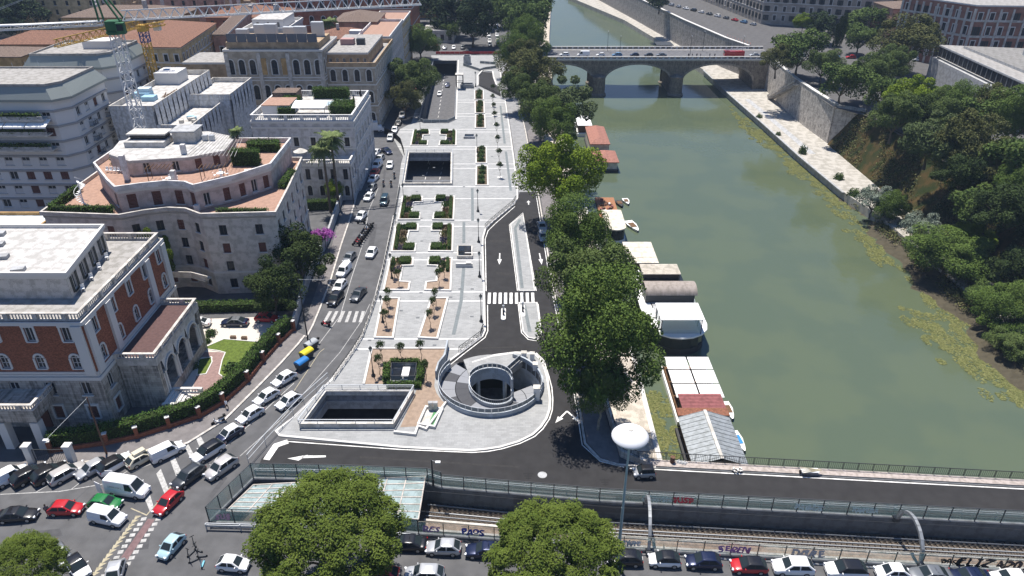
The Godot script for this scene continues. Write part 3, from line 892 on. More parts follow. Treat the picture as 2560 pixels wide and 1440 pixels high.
func pit_rim(p: Array, nm: String, h: float):
	var t := thing("pit_parapet", "pale concrete parapet with steel rail round the %s" % nm, "parapet")
	var b := MB.new()
	b.strip(p, 0.45, 0.1, h, true, -0.25 * (1.0))
	part(t, "upstand", b.mesh(), MT.concrete_pale)
	var w := walk(p + [p[0]], 2.6)
	b = MB.new()
	for i in w.size() - 1:
		var a := v3(w[i][0], 0)
		part(t, "post", box_mesh(Vector3(0.07, 0.75, 0.07)), MT.steel, Transform3D(Basis(), a + Vector3(0, h + 0.37, 0)))
		var c := v3(w[i + 1][0], 0)
		b.bar(a + Vector3(0, h + 0.75, 0), c + Vector3(0, h + 0.75, 0), 0.12, 0.06)
		b.bar(a + Vector3(0, h + 0.4, 0), c + Vector3(0, h + 0.4, 0), 0.05, 0.05)
	part(t, "rail", b.mesh(), MT.steel)
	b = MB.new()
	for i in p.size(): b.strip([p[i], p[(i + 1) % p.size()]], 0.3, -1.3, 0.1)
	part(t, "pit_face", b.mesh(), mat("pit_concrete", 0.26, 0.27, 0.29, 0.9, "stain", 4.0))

func make_helix():
	var C := v3(RAMP_C)
	var t := thing("spiral_ramp", "round spiral car ramp with open well beside the river road", "ramp", C)
	# the ramp enters at the upper left, turns by the near side and dives under the slab on the right
	var a0 := PI * 1.24
	var a1 := -PI * 0.18
	var k := 16
	var plate := func(i: int, r0: float, r1: float, m: Material):
		var s := MB.new()
		var t0 := lerpf(a0, a1, i / float(k))
		var t1 := lerpf(a0, a1, (i + 1) / float(k))
		var y0 := lerpf(0.0, -3.2, i / float(k))
		var y1 := lerpf(0.0, -3.2, (i + 1) / float(k))
		for j in 3:
			var u0 := lerpf(t0, t1, j / 3.0)
			var u1 := lerpf(t0, t1, (j + 0.94) / 3.0 if j == 2 else (j + 1) / 3.0)
			var h0 := lerpf(y0, y1, j / 3.0)
			var h1 := lerpf(y0, y1, (j + 1) / 3.0)
			s.quad(Vector3(cos(u0) * r0, h0, sin(u0) * r0), Vector3(cos(u0) * r1, h0, sin(u0) * r1), Vector3(cos(u1) * r1, h1, sin(u1) * r1), Vector3(cos(u1) * r0, h1, sin(u1) * r0), Vector3.UP)
		part(t, "ramp_slab", s.mesh(), m)
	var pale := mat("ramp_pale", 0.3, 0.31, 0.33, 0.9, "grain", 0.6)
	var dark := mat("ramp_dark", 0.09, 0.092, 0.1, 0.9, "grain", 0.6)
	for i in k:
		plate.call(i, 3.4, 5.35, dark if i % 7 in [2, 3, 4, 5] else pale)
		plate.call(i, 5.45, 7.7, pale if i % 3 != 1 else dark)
	var b := MB.new()
	var lo := func(r: float, t0: float, t1: float, n: int, th: float, yb: float, yt: float):
		b.strip(circle(Vector2.ZERO, r, n, t0, t1), th, yb, yt)
	lo.call(7.85, -PI * 0.36, PI * 1.19, 48, 0.3, -6.0, 0.75)
	part(t, "outer_wall", b.mesh(), mat("ramp_wall", 0.42, 0.46, 0.5, 0.85, "stain", 6.0))
	b = MB.new()
	# on the near side the well wall sinks with the ramp
	var hr := MB.new()
	for i in 40:
		var u0 := lerpf(PI * 1.1, -PI * 0.02, i / 40.0)
		var u1 := lerpf(PI * 1.1, -PI * 0.02, (i + 1) / 40.0)
		var y := -3.2 * (a0 - u0) / (a0 - a1) + 0.55
		var p0 := Vector2(cos(u0), sin(u0)) * 3.25
		var p1 := Vector2(cos(u1), sin(u1)) * 3.25
		b.strip([p0, p1], 0.3, -6.5, y)
		hr.bar(v3(p0, y + 0.75), v3(p1, y + 0.67), 0.06, 0.06)
		hr.bar(v3(p0, y), v3(p0, y + 0.75), 0.04, 0.04)
	part(t, "well_rail", hr.mesh(), MT.steel)
	# the well's far side stands on columns with an arched opening
	b.strip(circle(Vector2.ZERO, 3.25, 24, PI * 1.06, PI * 1.98), 0.3, -1.3, 0.75)
	for an in [1.06, 1.28, 1.72, 1.98]:
		b.box(Vector3(cos(PI * an) * 3.25, -3.4, sin(PI * an) * 3.25), Vector3(0.45, 4.4, 0.45), -PI * an)
	part(t, "well_wall", b.mesh(), MT.ramp_wall)
	b = MB.new()
	b.sheet(circle(Vector2.ZERO, 7.6, 40), -6.4)
	part(t, "well_floor", b.mesh(), MT.concrete_dark)
	# deck over the far side, level with the road
	b = MB.new()
	var deck := circle(Vector2.ZERO, 7.7, 20, PI * 1.3, PI * 1.72)
	deck += circle(Vector2.ZERO, 3.4, 14, PI * 1.72, PI * 1.12)
	b.prism(deck, -0.9, 0.14, true)
	part(t, "deck", b.mesh(), MT.paving)
	part(t, "well_shrub", MT.get("shrub0", box_mesh(Vector3(0.5, 1, 0.5))), tinted("leaves"), Transform3D(Basis().scaled(Vector3(1.1, 3.2, 1.1)), Vector3(0.1, -6.0, 0.9)))
	var cc := RAMP_C
	var rail_pts := func(r: float, t0: float, t1: float, n: int) -> Array: return circle(cc, r, n, t0, t1)
	railing("slotted steel balustrade on the outer wall of the spiral ramp", rail_pts.call(7.85, PI * 0.02, PI * 1.19, 30), 0.75, 0.85, 1.2, "screen", MT.steel, "balustrade", "balustrade")
	railing("slotted steel balustrade round the inner well of the spiral ramp", rail_pts.call(3.25, PI * 1.08, PI * 1.95, 12), 0.75, 0.85, 1.1, "screen", MT.steel, "balustrade", "balustrade")
	railing("straight balustrade from well to gate on the ramp deck", [cc + Vector2(cos(PI * 1.72), sin(PI * 1.72)) * 3.4, cc + Vector2(cos(PI * 1.70), sin(PI * 1.70)) * 7.7], 0.14, 1.0, 1.4, "screen", MT.steel, "balustrade", "balustrade")
	for q in [["white utility box at the right end of the ramp balustrade", Vector3(3.6, 0, -85.8), Vector3(0.9, 2.2, 0.9)], ["grey cabinet on the ramp kerb, nearer one", Vector3(3.6, 0, -93.3), Vector3(0.7, 1.1, 0.9)], ["grey cabinet on the ramp kerb, farther one", Vector3(3.2, 0, -95.8), Vector3(0.7, 1.3, 0.7)], ["white gate box at the tip of the ramp deck", Vector3(1.9, 0, -96.5), Vector3(0.8, 1.0, 0.7)]]:
		var u := thing("utility_box", q[0], "utility box", q[1])
		part(u, "body", box_mesh(q[2]), MT.white, Transform3D(Basis(), Vector3(0, q[2].y * 0.5 + 0.12, 0)))
		part(u, "lid", box_mesh(Vector3(q[2].x + 0.1, 0.08, q[2].z + 0.1)), MT.concrete_pale, Transform3D(Basis(), Vector3(0, q[2].y + 0.16, 0)))
	# side wall that lines the entry
	b = MB.new()
	b.strip(P([-10.5, -99.6, -10.6, -95.4, -11.4, -93.3, -11.6, -90.9]), 0.25, 0.0, 1.5)
	solo("entry_wall", b, MT.ramp_wall, "curved blue grey side wall at the spiral ramp entry", "wall")

func make_wells():
	# stair well in the sand court, fenced and hedged
	var w: Array = STAIRWELL
	var t := thing("stair_well", "sunk stair well with glass fence in the sand court", "stair well")
	var b := MB.new()
	for i in 4: b.strip([w[i], w[(i + 1) % 4]], 0.3, -5.0, 0.35)
	part(t, "lining", b.mesh(), MT.concrete)
	b = MB.new()
	b.sheet(w, -4.6)
	part(t, "floor", b.mesh(), MT.concrete_dark)
	b = MB.new()
	var c := quad_c(w)
	b.box(v3(c, 0.7) + Vector3(0.3, 0, 0.2), Vector3(1.1, 0.2, 3.2))
	part(t, "white_slab", b.mesh(), MT.white)
	railing("dark glass fence round the stair well", w + [w[0]], 0.35, 1.0, 1.6, "screen", MT.steel_dark)
	for i in [0, 1, 3]:
		var a: Vector2 = w[i]
		var q: Vector2 = w[(i + 1) % 4]
		var h := solo("box_hedge", MB.new(), tinted("leaves"), "bushy green hedge on the %s side of the stair well" % ["far", "right", "x", "left"][i], "hedge", "hedges round the stair well")
		h.mesh = hedge_mesh(Vector3(0.8, 1.4, a.distance_to(q) + 0.6), 55.0, 350 + i, 0.22)
		var d := q - a
		var o := Vector2(d.y, -d.x).normalized() * 0.75
		if (((a + q) * 0.5 + o) - c).length() < (((a + q) * 0.5 - o) - c).length(): o = -o
		h.position = v3((a + q) * 0.5 + o, 0.12)
		h.rotation.y = atan2(d.x, d.y)
	var hh := solo("box_hedge", MB.new(), tinted("leaves"), "low hedge between the stair well and the near pit", "hedge", "hedges round the stair well")
	hh.mesh = hedge_mesh(Vector3(5.0, 1.0, 0.7), 55.0, 360, 0.22)
	hh.position = Vector3(-16.2, 0.1, -88.7)
	# lift and stair kiosk in the paving
	w = KIOSK_WELL
	t = thing("kiosk_well", "square glazed stair opening in the paving of the square", "stair well")
	b = MB.new()
	for i in 4: b.strip([w[i], w[(i + 1) % 4]], 0.25, -4.0, 0.8)
	part(t, "lining", b.mesh(), MT.concrete_pale)
	b = MB.new()
	b.sheet(w, -3.8)
	part(t, "floor", b.mesh(), MT.black)
	c = quad_c(w)
	b = MB.new()
	b.box(v3(c, 0.9) + Vector3(-0.75, 0, -0.5), Vector3(1.2, 0.08, 1.9))
	b.box(v3(c, 0.5) + Vector3(-0.75, 0, 1.2), Vector3(1.2, 0.08, 1.5))
	part(t, "glass_cover", b.mesh(), mat("dark_glass", 0.02, 0.025, 0.03, 0.08))
	b = MB.new()
	b.box(Vector3(-9.4, 0.5, -127.7), Vector3(3.3, 0.8, 0.4))
	b.box(Vector3(-8.5, 0.9, -127.9), Vector3(1.0, 0.3, 0.8))
	part(t, "bench_wall", b.mesh(), MT.travertine)
	# far lift frames and smaller grilles
	t = thing("lift_frame", "tall dark steel lift frame beside the trench", "lift", Vector3(-18.9, 0, -267.2))
	b = MB.new()
	for x in [-1.2, 1.2]:
		for z in [-1.2, 1.2]: b.box(Vector3(x, 2.6, z), Vector3(0.2, 5.2, 0.2))
	for y in [2.6, 5.1]:
		b.box(Vector3(0, y, 1.2), Vector3(2.4, 0.15, 0.15)); b.box(Vector3(0, y, -1.2), Vector3(2.4, 0.15, 0.15))
		b.box(Vector3(1.2, y, 0), Vector3(0.15, 0.15, 2.4)); b.box(Vector3(-1.2, y, 0), Vector3(0.15, 0.15, 2.4))
	part(t, "frame", b.mesh(), MT.steel_dark)
	part(t, "roof", box_mesh(Vector3(2.9, 0.2, 2.9)), MT.concrete_pale, Transform3D(Basis(), Vector3(0, 5.3, 0)))
	for q in [["dark stair enclosure right of the lift frame", Vector3(-16.4, 0, -268.9), Vector3(4.5, 1.5, 2.6)], ["small dark stair hatch in the middle of the square", Vector3(-12.6, 0, -210.1), Vector3(3.0, 0.7, 2.6)], ["grey ventilation block at the far end of the square", Vector3(-18.4, 0, -307.7), Vector3(2.6, 3.4, 3.0)]]:
		var u := thing("stair_hatch", q[0], "stair hatch", q[1])
		b = MB.new()
		b.strip([Vector2(-q[2].x / 2, -q[2].z / 2), Vector2(q[2].x / 2, -q[2].z / 2), Vector2(q[2].x / 2, q[2].z / 2), Vector2(-q[2].x / 2, q[2].z / 2)], 0.25, 0.1, q[2].y, true)
		part(u, "upstand", b.mesh(), MT.concrete)
		part(u, "cover", box_mesh(Vector3(q[2].x * 0.9, 0.1, q[2].z * 0.9)), MT.dark_glass, Transform3D(Basis(), Vector3(0, q[2].y * 0.7, 0)))
	# far ramp mouth at the upper right of the square
	t = thing("far_ramp", "small car ramp sinking between kerbs at the far end of the square", "ramp")
	b = MB.new()
	b.sheet(P([-12.8, -290.1, -11.7, -293.5, -7.5, -292.1, -7.2, -283, -5.9, -271.9, -4.3, -265.5, -3.9, -255.6, -10.2, -267.2, -12.2, -271.3]), 0.13)
	part(t, "roadway", b.mesh(), MT.asphalt_new)
	b = MB.new()
	b.strip(P([-12.5, -270.1, -13.2, -285.5, -11.7, -294.9, -7.6, -292.8, -7, -283, -5.8, -271.9, -3.2, -264.9]), 0.5, 0.1, 0.5)
	part(t, "kerb", b.mesh(), MT.travertine)
	railing("round fence of grey bars behind the far ramp", P([-19.8, -303.3, -16, -298.3, -12.6, -293.5, -10.8, -296.2, -6.4, -299, -6.9, -305.5, -13.2, -307.7]), 0.12, 1.2, 2.5, "screen", MT.steel)
	# sunk green panel bed by the spiral ramp
	t = thing("panel_bed", "white kerbed shallow bed with a green board near the spiral ramp", "planter")
	var pb := P([-12.4, -83.7, -10, -83.2, -10.8, -79.3, -13.1, -79.9])
	b = MB.new()
	b.strip(pb, 0.3, 0.1, 0.55, true)
	part(t, "kerb", b.mesh(), MT.travertine)
	b = MB.new()
	b.sheet(pb, 0.14)
	part(t, "floor", b.mesh(), MT.concrete_pale)
	b = MB.new()
	b.sheet(P([-11.2, -83, -10.2, -82.8, -11, -79.7, -11.8, -79.8]), 0.16)
	part(t, "green_board", b.mesh(), mat("green_board", 0.1, 0.28, 0.12, 0.8, "stain", 2.0))
	for q in [["left", Vector3(-11.7, 0, -83.4)], ["right", Vector3(-11, 0, -83.4)]]:
		var u := thing("plinth", "upright pale concrete block behind the shallow bed, %s one" % q[0], "plinth", q[1])
		part(u, "block", box_mesh(Vector3(0.6, 1.3, 0.5)), MT.concrete_pale, Transform3D(Basis(), Vector3(0, 0.75, 0)))
		part(u, "cap", box_mesh(Vector3(0.66, 0.08, 0.56)), MT.concrete, Transform3D(Basis(), Vector3(0, 1.44, 0)))
	var bench := thing("bench", "half round pale stone bench in the sand court", "bench", Vector3(-17.5, 0, -95.8))
	b = MB.new()
	b.strip(circle(Vector2.ZERO, 1.4, 12, PI * 0.05, PI * 0.95), 0.5, 0.4, 0.55)
	part(bench, "seat", b.mesh(), MT.travertine)
	b = MB.new()
	for a in [0.15, 0.5, 0.85]: b.box(Vector3(cos(PI * a) * 1.4, 0.25, sin(PI * a) * 1.4), Vector3(0.3, 0.3, 0.3))
	part(bench, "foot", b.mesh(), MT.concrete)

const WATER := -15.0
const QUAY := -12.5
func make_banks():
	var b := MB.new()
	b.quad(Vector3(-60, WATER, 60), Vector3(160, WATER, 60), Vector3(160, WATER, -900), Vector3(-60, WATER, -900), Vector3.UP)
	struct("river", b.mesh(), MT.water)
	# low quay under the near embankment
	b = MB.new()
	b.prism([Vector2(13, -40), Vector2(23.4, -40), Vector2(23.4, -114), Vector2(21.5, -162), Vector2(19, -228), Vector2(18, -331), Vector2(21, -430), Vector2(27, -540), Vector2(32, -720), Vector2(20, -720), Vector2(10, -331), Vector2(10, -228), Vector2(12, -122)], WATER - 1.0, QUAY)
	struct("near_quay", b.mesh(), mat("quay_stone", 0.52, 0.47, 0.4, 0.9, "stain", 7.0))
	b = MB.new()
	b.strip([Vector2(23.4, -40), Vector2(23.4, -114), Vector2(21.5, -162), Vector2(19, -228)], 0.8, QUAY - 0.3, QUAY + 0.12, false, 0.3)
	struct("near_quay_edge", b.mesh(), MT.travertine)
	var pl := thing("river_parapet", "low pale parapet wall on the river side pavement", "wall")
	b = MB.new()
	b.strip([Vector2(14.9, -74.2), Vector2(14.0, -80), Vector2(13.3, -90), Vector2(12.5, -122)], 0.3, 1.05, 1.2)
	part(pl, "coping", b.mesh(), MT.travertine)
	# far bank: quay, wall, slope, street level
	var edge := [Vector2(43, -597), Vector2(71.7, -491), Vector2(84, -410), Vector2(90.8, -352), Vector2(91.7, -305), Vector2(93.1, -270), Vector2(94.2, -230), Vector2(96.1, -198), Vector2(99, -180), Vector2(100, -150), Vector2(101, -120), Vector2(102, -40)]
	b = MB.new()
	b.prism(edge + [Vector2(118, -40), Vector2(118, -150), Vector2(112, -240), Vector2(110, -330), Vector2(101, -358), Vector2(91, -410), Vector2(80, -490), Vector2(60, -620)], WATER - 1.0, QUAY)
	struct("far_quay", b.mesh(), mat("quay_pale", 0.44, 0.42, 0.38, 0.9, "stain", 9.0))
	b = MB.new()
	b.strip(edge.slice(3, 8), 0.7, QUAY - 0.2, QUAY + 0.1, false, -0.3)
	struct("far_quay_edge", b.mesh(), MT.concrete)
	b = MB.new()
	b.strip([Vector2(96.5, -300), Vector2(97.8, -270), Vector2(99, -232)], 2.2, QUAY, QUAY + 0.015)
	part(get_node("far_quay"), "asphalt_path", b.mesh(), MT.concrete)
	var right := [Vector2(107.2, -243), Vector2(107, -280), Vector2(109, -318), Vector2(106, -340), Vector2(100.5, -358), Vector2(91, -408), Vector2(79, -488), Vector2(58, -620), Vector2(45, -760), Vector2(600, -760), Vector2(600, -40), Vector2(123, -40), Vector2(120, -150), Vector2(118, -170), Vector2(116, -200), Vector2(114.5, -232)]
	b = MB.new()
	b.sheet(right, 0.0)
	struct("far_bank_ground", b.mesh(), mat("street_pale", 0.115, 0.112, 0.11, 0.95, "blotch", 9.0))
	b = MB.new()
	b.strip([Vector2(108.5, -243.5), Vector2(107.4, -262), Vector2(107.2, -280), Vector2(109.2, -318)], 1.0, QUAY - 0.5, 0.9)
	b.strip([Vector2(108.5, -243), Vector2(112, -240), Vector2(115.5, -237)], 1.0, QUAY - 0.5, 0.9)
	struct("embankment_wall_far_side", b.mesh(), MT.masonry)
	b = MB.new()
	b.strip([Vector2(106.5, -340), Vector2(101, -358), Vector2(91.5, -408), Vector2(79.5, -488), Vector2(58, -620)], 1.0, QUAY - 0.5, 1.0)
	struct("embankment_wall_upstream", b.mesh(), mat("masonry_cool", 0.46, 0.45, 0.44, 0.95, "masonry", 9.0))
	b = MB.new()
	b.strip([Vector2(108.5, -243.5), Vector2(107.4, -262), Vector2(107.2, -280), Vector2(109.2, -318)], 1.3, 0.9, 1.15)
	b.strip([Vector2(106.5, -340), Vector2(101, -358), Vector2(91.5, -408), Vector2(79.5, -488), Vector2(58, -620)], 1.3, 1.0, 1.25)
	solo("wall_coping", b, MT.travertine, "pale stone coping along the top of the far embankment wall", "coping")
	# river stairs against the wall
	var st := thing("river_stairs", "long stone stair slanting down the far embankment wall", "stairs")
	b = MB.new()
	for k in 24:
		var f := k / 24.0
		b.box(Vector3(106.2, lerpf(-0.4, QUAY, f) / 1.0 - 0.0, lerpf(-275, -301, f)), Vector3(2.4, 0.55, 1.2))
	part(st, "flight", b.mesh(), MT.masonry)
	b = MB.new()
	for k in 12: b.bar(Vector3(105, lerpf(0.9, QUAY + 1.0, k / 12.0), lerpf(-275, -301, k / 12.0)), Vector3(105, lerpf(0.9, QUAY + 1.0, (k + 1) / 12.0), lerpf(-275, -301, (k + 1) / 12.0)), 0.4, 1.0)
	part(st, "balustrade", b.mesh(), MT.masonry)
	# grassy slope
	var nz := FastNoiseLite.new()
	nz.seed = 4; nz.frequency = 0.09
	b = MB.new()
	var rows := []
	for i in 61:
		var z := -242.0 + 202.0 * i / 60.0
		var x1 := lerpf(114.5, 122.0, clampf((z + 235.0) / 85.0, 0.0, 1.0))
		var x0 := lerpf(107.5, 108.0, i / 60.0)
		var row := []
		for j in 9:
			var f := j / 8.0
			row.append(Vector3(lerpf(x0, x1, f), lerpf(QUAY - 0.1, 0.15, smoothstep(0.0, 1.0, f) * 0.35 + f * 0.65) + nz.get_noise_2d(f * 12.0, z) * 0.9 * sin(f * PI), z))
		rows.append(row)
	b.grid(rows, false, Vector3(110, -60, -150))
	struct("grassy_slope", b.mesh(), MT.slope)
	b = MB.new()
	rows = []
	for i in 81:
		var z := -200.0 + 160.0 * i / 80.0
		var e := lerpf(97.0, 93.5, smoothstep(0.0, 0.35, i / 80.0)) + 1.3 * sin(z * 0.23) + nz.get_noise_2d(0, z * 2.0) * 3.0
		rows.append([Vector3(e - 1.5, WATER - 0.3, z), Vector3(e + 0.6, WATER + 0.15, z), Vector3(e + 3.0, WATER + 0.9, z), Vector3(104.5, QUAY + 0.05, z), Vector3(106.5, QUAY + 0.06, z)])
	b.grid(rows, false, Vector3(100, -90, -100))
	struct("muddy_shore", b.mesh(), mat("mud", 0.075, 0.065, 0.042, 0.9, "stain", 5.0))
	# mats of water weed
	var r := RandomNumberGenerator.new()
	r.seed = 31
	b = MB.new()
	b.use_col = true
	var zones := P([89.8, -284.5, 90.2, -279.1, 88.8, -269.7, 88.6, -263.8, 90.4, -259.9, 90.6, -253.4, 93.3, -246.3, 91.8, -225.4, 91.8, -219.6, 94.4, -207.9, 93.8, -201.6, 91.6, -249.8, 93.1, -241.2, 91.8, -229.2, 94.4, -221.7, 94.4, -214.7, 94.4, -198.5, 93.2, -189.7, 93.3, -179, 91.3, -169.2, 91.3, -164.6, 92.3, -162.4, 94.3, -140.7, 94.7, -138.1, 87.5, -132.2, 86.8, -127.5, 87.7, -126, 95.1, -132.2, 93.5, -123.1, 92.7, -118.8, 95.1, -120.2, 95, -116.1, 95, -113.5, 94.6, -111, 90.2, -124.5, 88.4, -116.8, 90.5, -113.5, 90.5, -109.7, 93.1, -225.4, 89.4, -256.6, 26.1, -106.1, 25.8, -100.5, 24.4, -96.3, 25.4, -92.3, 92.8, -107.3])
	for q in zones:
		for s in 11:
			var c: Vector2 = q + Vector2(r.randfn() * 1.6, r.randfn() * 4.0)
			var rad := Vector2(r.randf_range(0.5, 1.5), r.randf_range(0.8, 2.6))
			for i in 70:
				var a := r.randf() * TAU
				var d := sqrt(r.randf())
				var p := Vector3(c.x + cos(a) * rad.x * d, WATER + 0.02 + r.randf() * 0.05, c.y + sin(a) * rad.y * d)
				leaf_face(b, r, p, 0.5, Vector3(0, 4, 0), Color(0.085, 0.1, 0.033).lerp(Color(0.185, 0.185, 0.072), r.randf()))
	var w := solo("water_weed", b, tinted("plants"), "yellow green mats of weed drifting along both shores", "water weed")
	w.set_meta("kind", "stuff")

# ---------- stone bridge ----------
func make_bridge():
	var t := thing("stone_bridge", "three arched stone road bridge across the river", "bridge", Vector3(0, 0, -327))
	var zf := 10.5
	var arches := [[8.0, 34.8], [39.2, 68.0], [72.4, 103.0]]
	var soff := func(x: float) -> float:
		for a in arches:
			if x >= a[0] and x <= a[1]:
				var u: float = (x - (a[0] + a[1]) * 0.5) / ((a[1] - a[0]) * 0.5)
				return -9.5 + 7.3 * sqrt(maxf(0.0, 1.0 - u * u))
		return -17.0
	var xs := []
	for a in arches:
		for i in 25: xs.append(lerpf(a[0], a[1], 0.5 - 0.5 * cos(PI * i / 24.0)))
	var face := MB.new()
	var vault := MB.new()
	for i in xs.size() - 1:
		var xa: float = xs[i]
		var xb: float = xs[i + 1]
		if i % 25 == 24: continue
		var ya: float = soff.call(xa)
		var yb: float = soff.call(xb)
		for s in [-1.0, 1.0]:
			face.quad(Vector3(xa, ya, s * zf), Vector3(xb, yb, s * zf), Vector3(xb, -0.6, s * zf), Vector3(xa, -0.6, s * zf), Vector3(0, 0, s))
		vault.quad(Vector3(xa, ya, -zf), Vector3(xb, yb, -zf), Vector3(xb, yb, zf), Vector3(xa, ya, zf), Vector3.DOWN)
	for p in [[4.0, 8.0], [34.8, 39.2], [68.0, 72.4], [103.0, 110.0]]:
		face.box(Vector3((p[0] + p[1]) * 0.5, -8.8, 0), Vector3(p[1] - p[0], 16.4, zf * 2.0))
	var stone := mat("bridge_stone", 0.3, 0.27, 0.23, 0.95, "masonry", 8.0)
	part(t, "spandrel_wall", face.mesh(), stone)
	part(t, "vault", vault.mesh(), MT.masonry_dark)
	for x in [37.0, 70.2]:
		for s in [-1.0, 1.0]:
			var p := MB.new()
			p.prism(circle(Vector2(x, s * zf), 2.9, 12, 0.0 if s > 0 else PI, PI if s > 0 else TAU), -16.5, -7.5)
			p.lathe([Vector2(3.1, 0.0), Vector2(3.1, 0.4), Vector2(1.6, 1.0), Vector2(0.0, 1.5)], Vector3(x, -7.5, s * zf), 16)
			p.lathe([Vector2(3.5, -9), Vector2(3.5, -7.0), Vector2(2.9, -6.4)], Vector3(x, -7.5, s * zf), 16)
			part(t, "pier_nose", p.mesh(), stone)
	for a in arches:
		var ringm := MB.new()
		for i in 24:
			var x0 := lerpf(a[0], a[1], 0.5 - 0.5 * cos(PI * i / 24.0))
			var x1 := lerpf(a[0], a[1], 0.5 - 0.5 * cos(PI * (i + 1) / 24.0))
			for s in [-1.0, 1.0]:
				ringm.bar(Vector3(x0, soff.call(x0 + 0.001 if i == 0 else x0) + 0.4, s * (zf + 0.08)), Vector3(x1, soff.call(x1 - 0.001 if i == 23 else x1) + 0.4, s * (zf + 0.08)), 0.25, 0.8)
		part(t, "arch_ring", ringm.mesh(), mat("arch_stone", 0.42, 0.39, 0.34, 0.95, "masonry", 6.0))
	var d := MB.new()
	d.box(Vector3(58, -0.35, 0), Vector3(108, 0.66, zf * 2.0 + 0.6))
	part(t, "deck", d.mesh(), MT.concrete)
	d = MB.new()
	d.sheet([Vector2(3, -6.6), Vector2(112, -6.6), Vector2(112, 6.6), Vector2(3, 6.6)], 0.0)
	part(t, "carriageway", d.mesh(), mat("asphalt_grey", 0.15, 0.15, 0.155, 0.95, "blotch", 7.0), Transform3D(Basis(), Vector3(0, 0.02, 0)))
	for s in [-1.0, 1.0]:
		d = MB.new()
		d.box(Vector3(58, 0.08, s * 8.5), Vector3(108, 0.16, 3.8))
		part(t, "pavement", d.mesh(), mat("bridge_walk", 0.26, 0.255, 0.25, 0.9, "stain", 5.0))
		d = MB.new()
		d.box(Vector3(58, 1.12, s * zf), Vector3(108, 0.2, 0.55))
		d.box(Vector3(58, 0.08, s * (zf + 0.25)), Vector3(108, 0.5, 0.6))
		part(t, "coping", d.mesh(), MT.travertine)
		for k in 44:
			var q := MB.new()
			q.box(Vector3.ZERO, Vector3(0.75, 0.95, 0.5))
			part(t, "parapet_block", box_mesh(Vector3(0.75, 0.95, 0.5)), MT.travertine, Transform3D(Basis(), Vector3(5 + k * 2.45, 0.6, s * zf)))
		d = MB.new()
		d.box(Vector3(58, 0.55, s * zf), Vector3(108, 0.6, 0.22))
		part(t, "parapet", d.mesh(), MT.masonry_dark)
	# tall lamp masts on the bridge
	for q in [["near kerb, left of the middle", 46.0, 5.5], ["far kerb, left of the middle", 42.0, -5.5], ["near kerb, right third", 76.0, 5.5], ["far kerb, right third", 84.0, -5.5], ["far end, near side", 98.0, 6.0]]:
		var m := thing("lamp_mast", "tall dark lamp mast on the stone bridge, %s" % q[0], "lamp post", Vector3(q[1], 0.1, -327 + q[2]), 0.0, "lamp masts on the stone bridge")
		var b := MB.new()
		b.tube(Vector3.ZERO, Vector3(0, 8.5, 0), 0.1, 0.06, 6)
		part(m, "pole", b.mesh(), MT.iron)
		part(m, "lamp_head", box_mesh(Vector3(0.3, 0.15, 0.9)), MT.steel, Transform3D(Basis(), Vector3(0, 8.5, 0.3)))

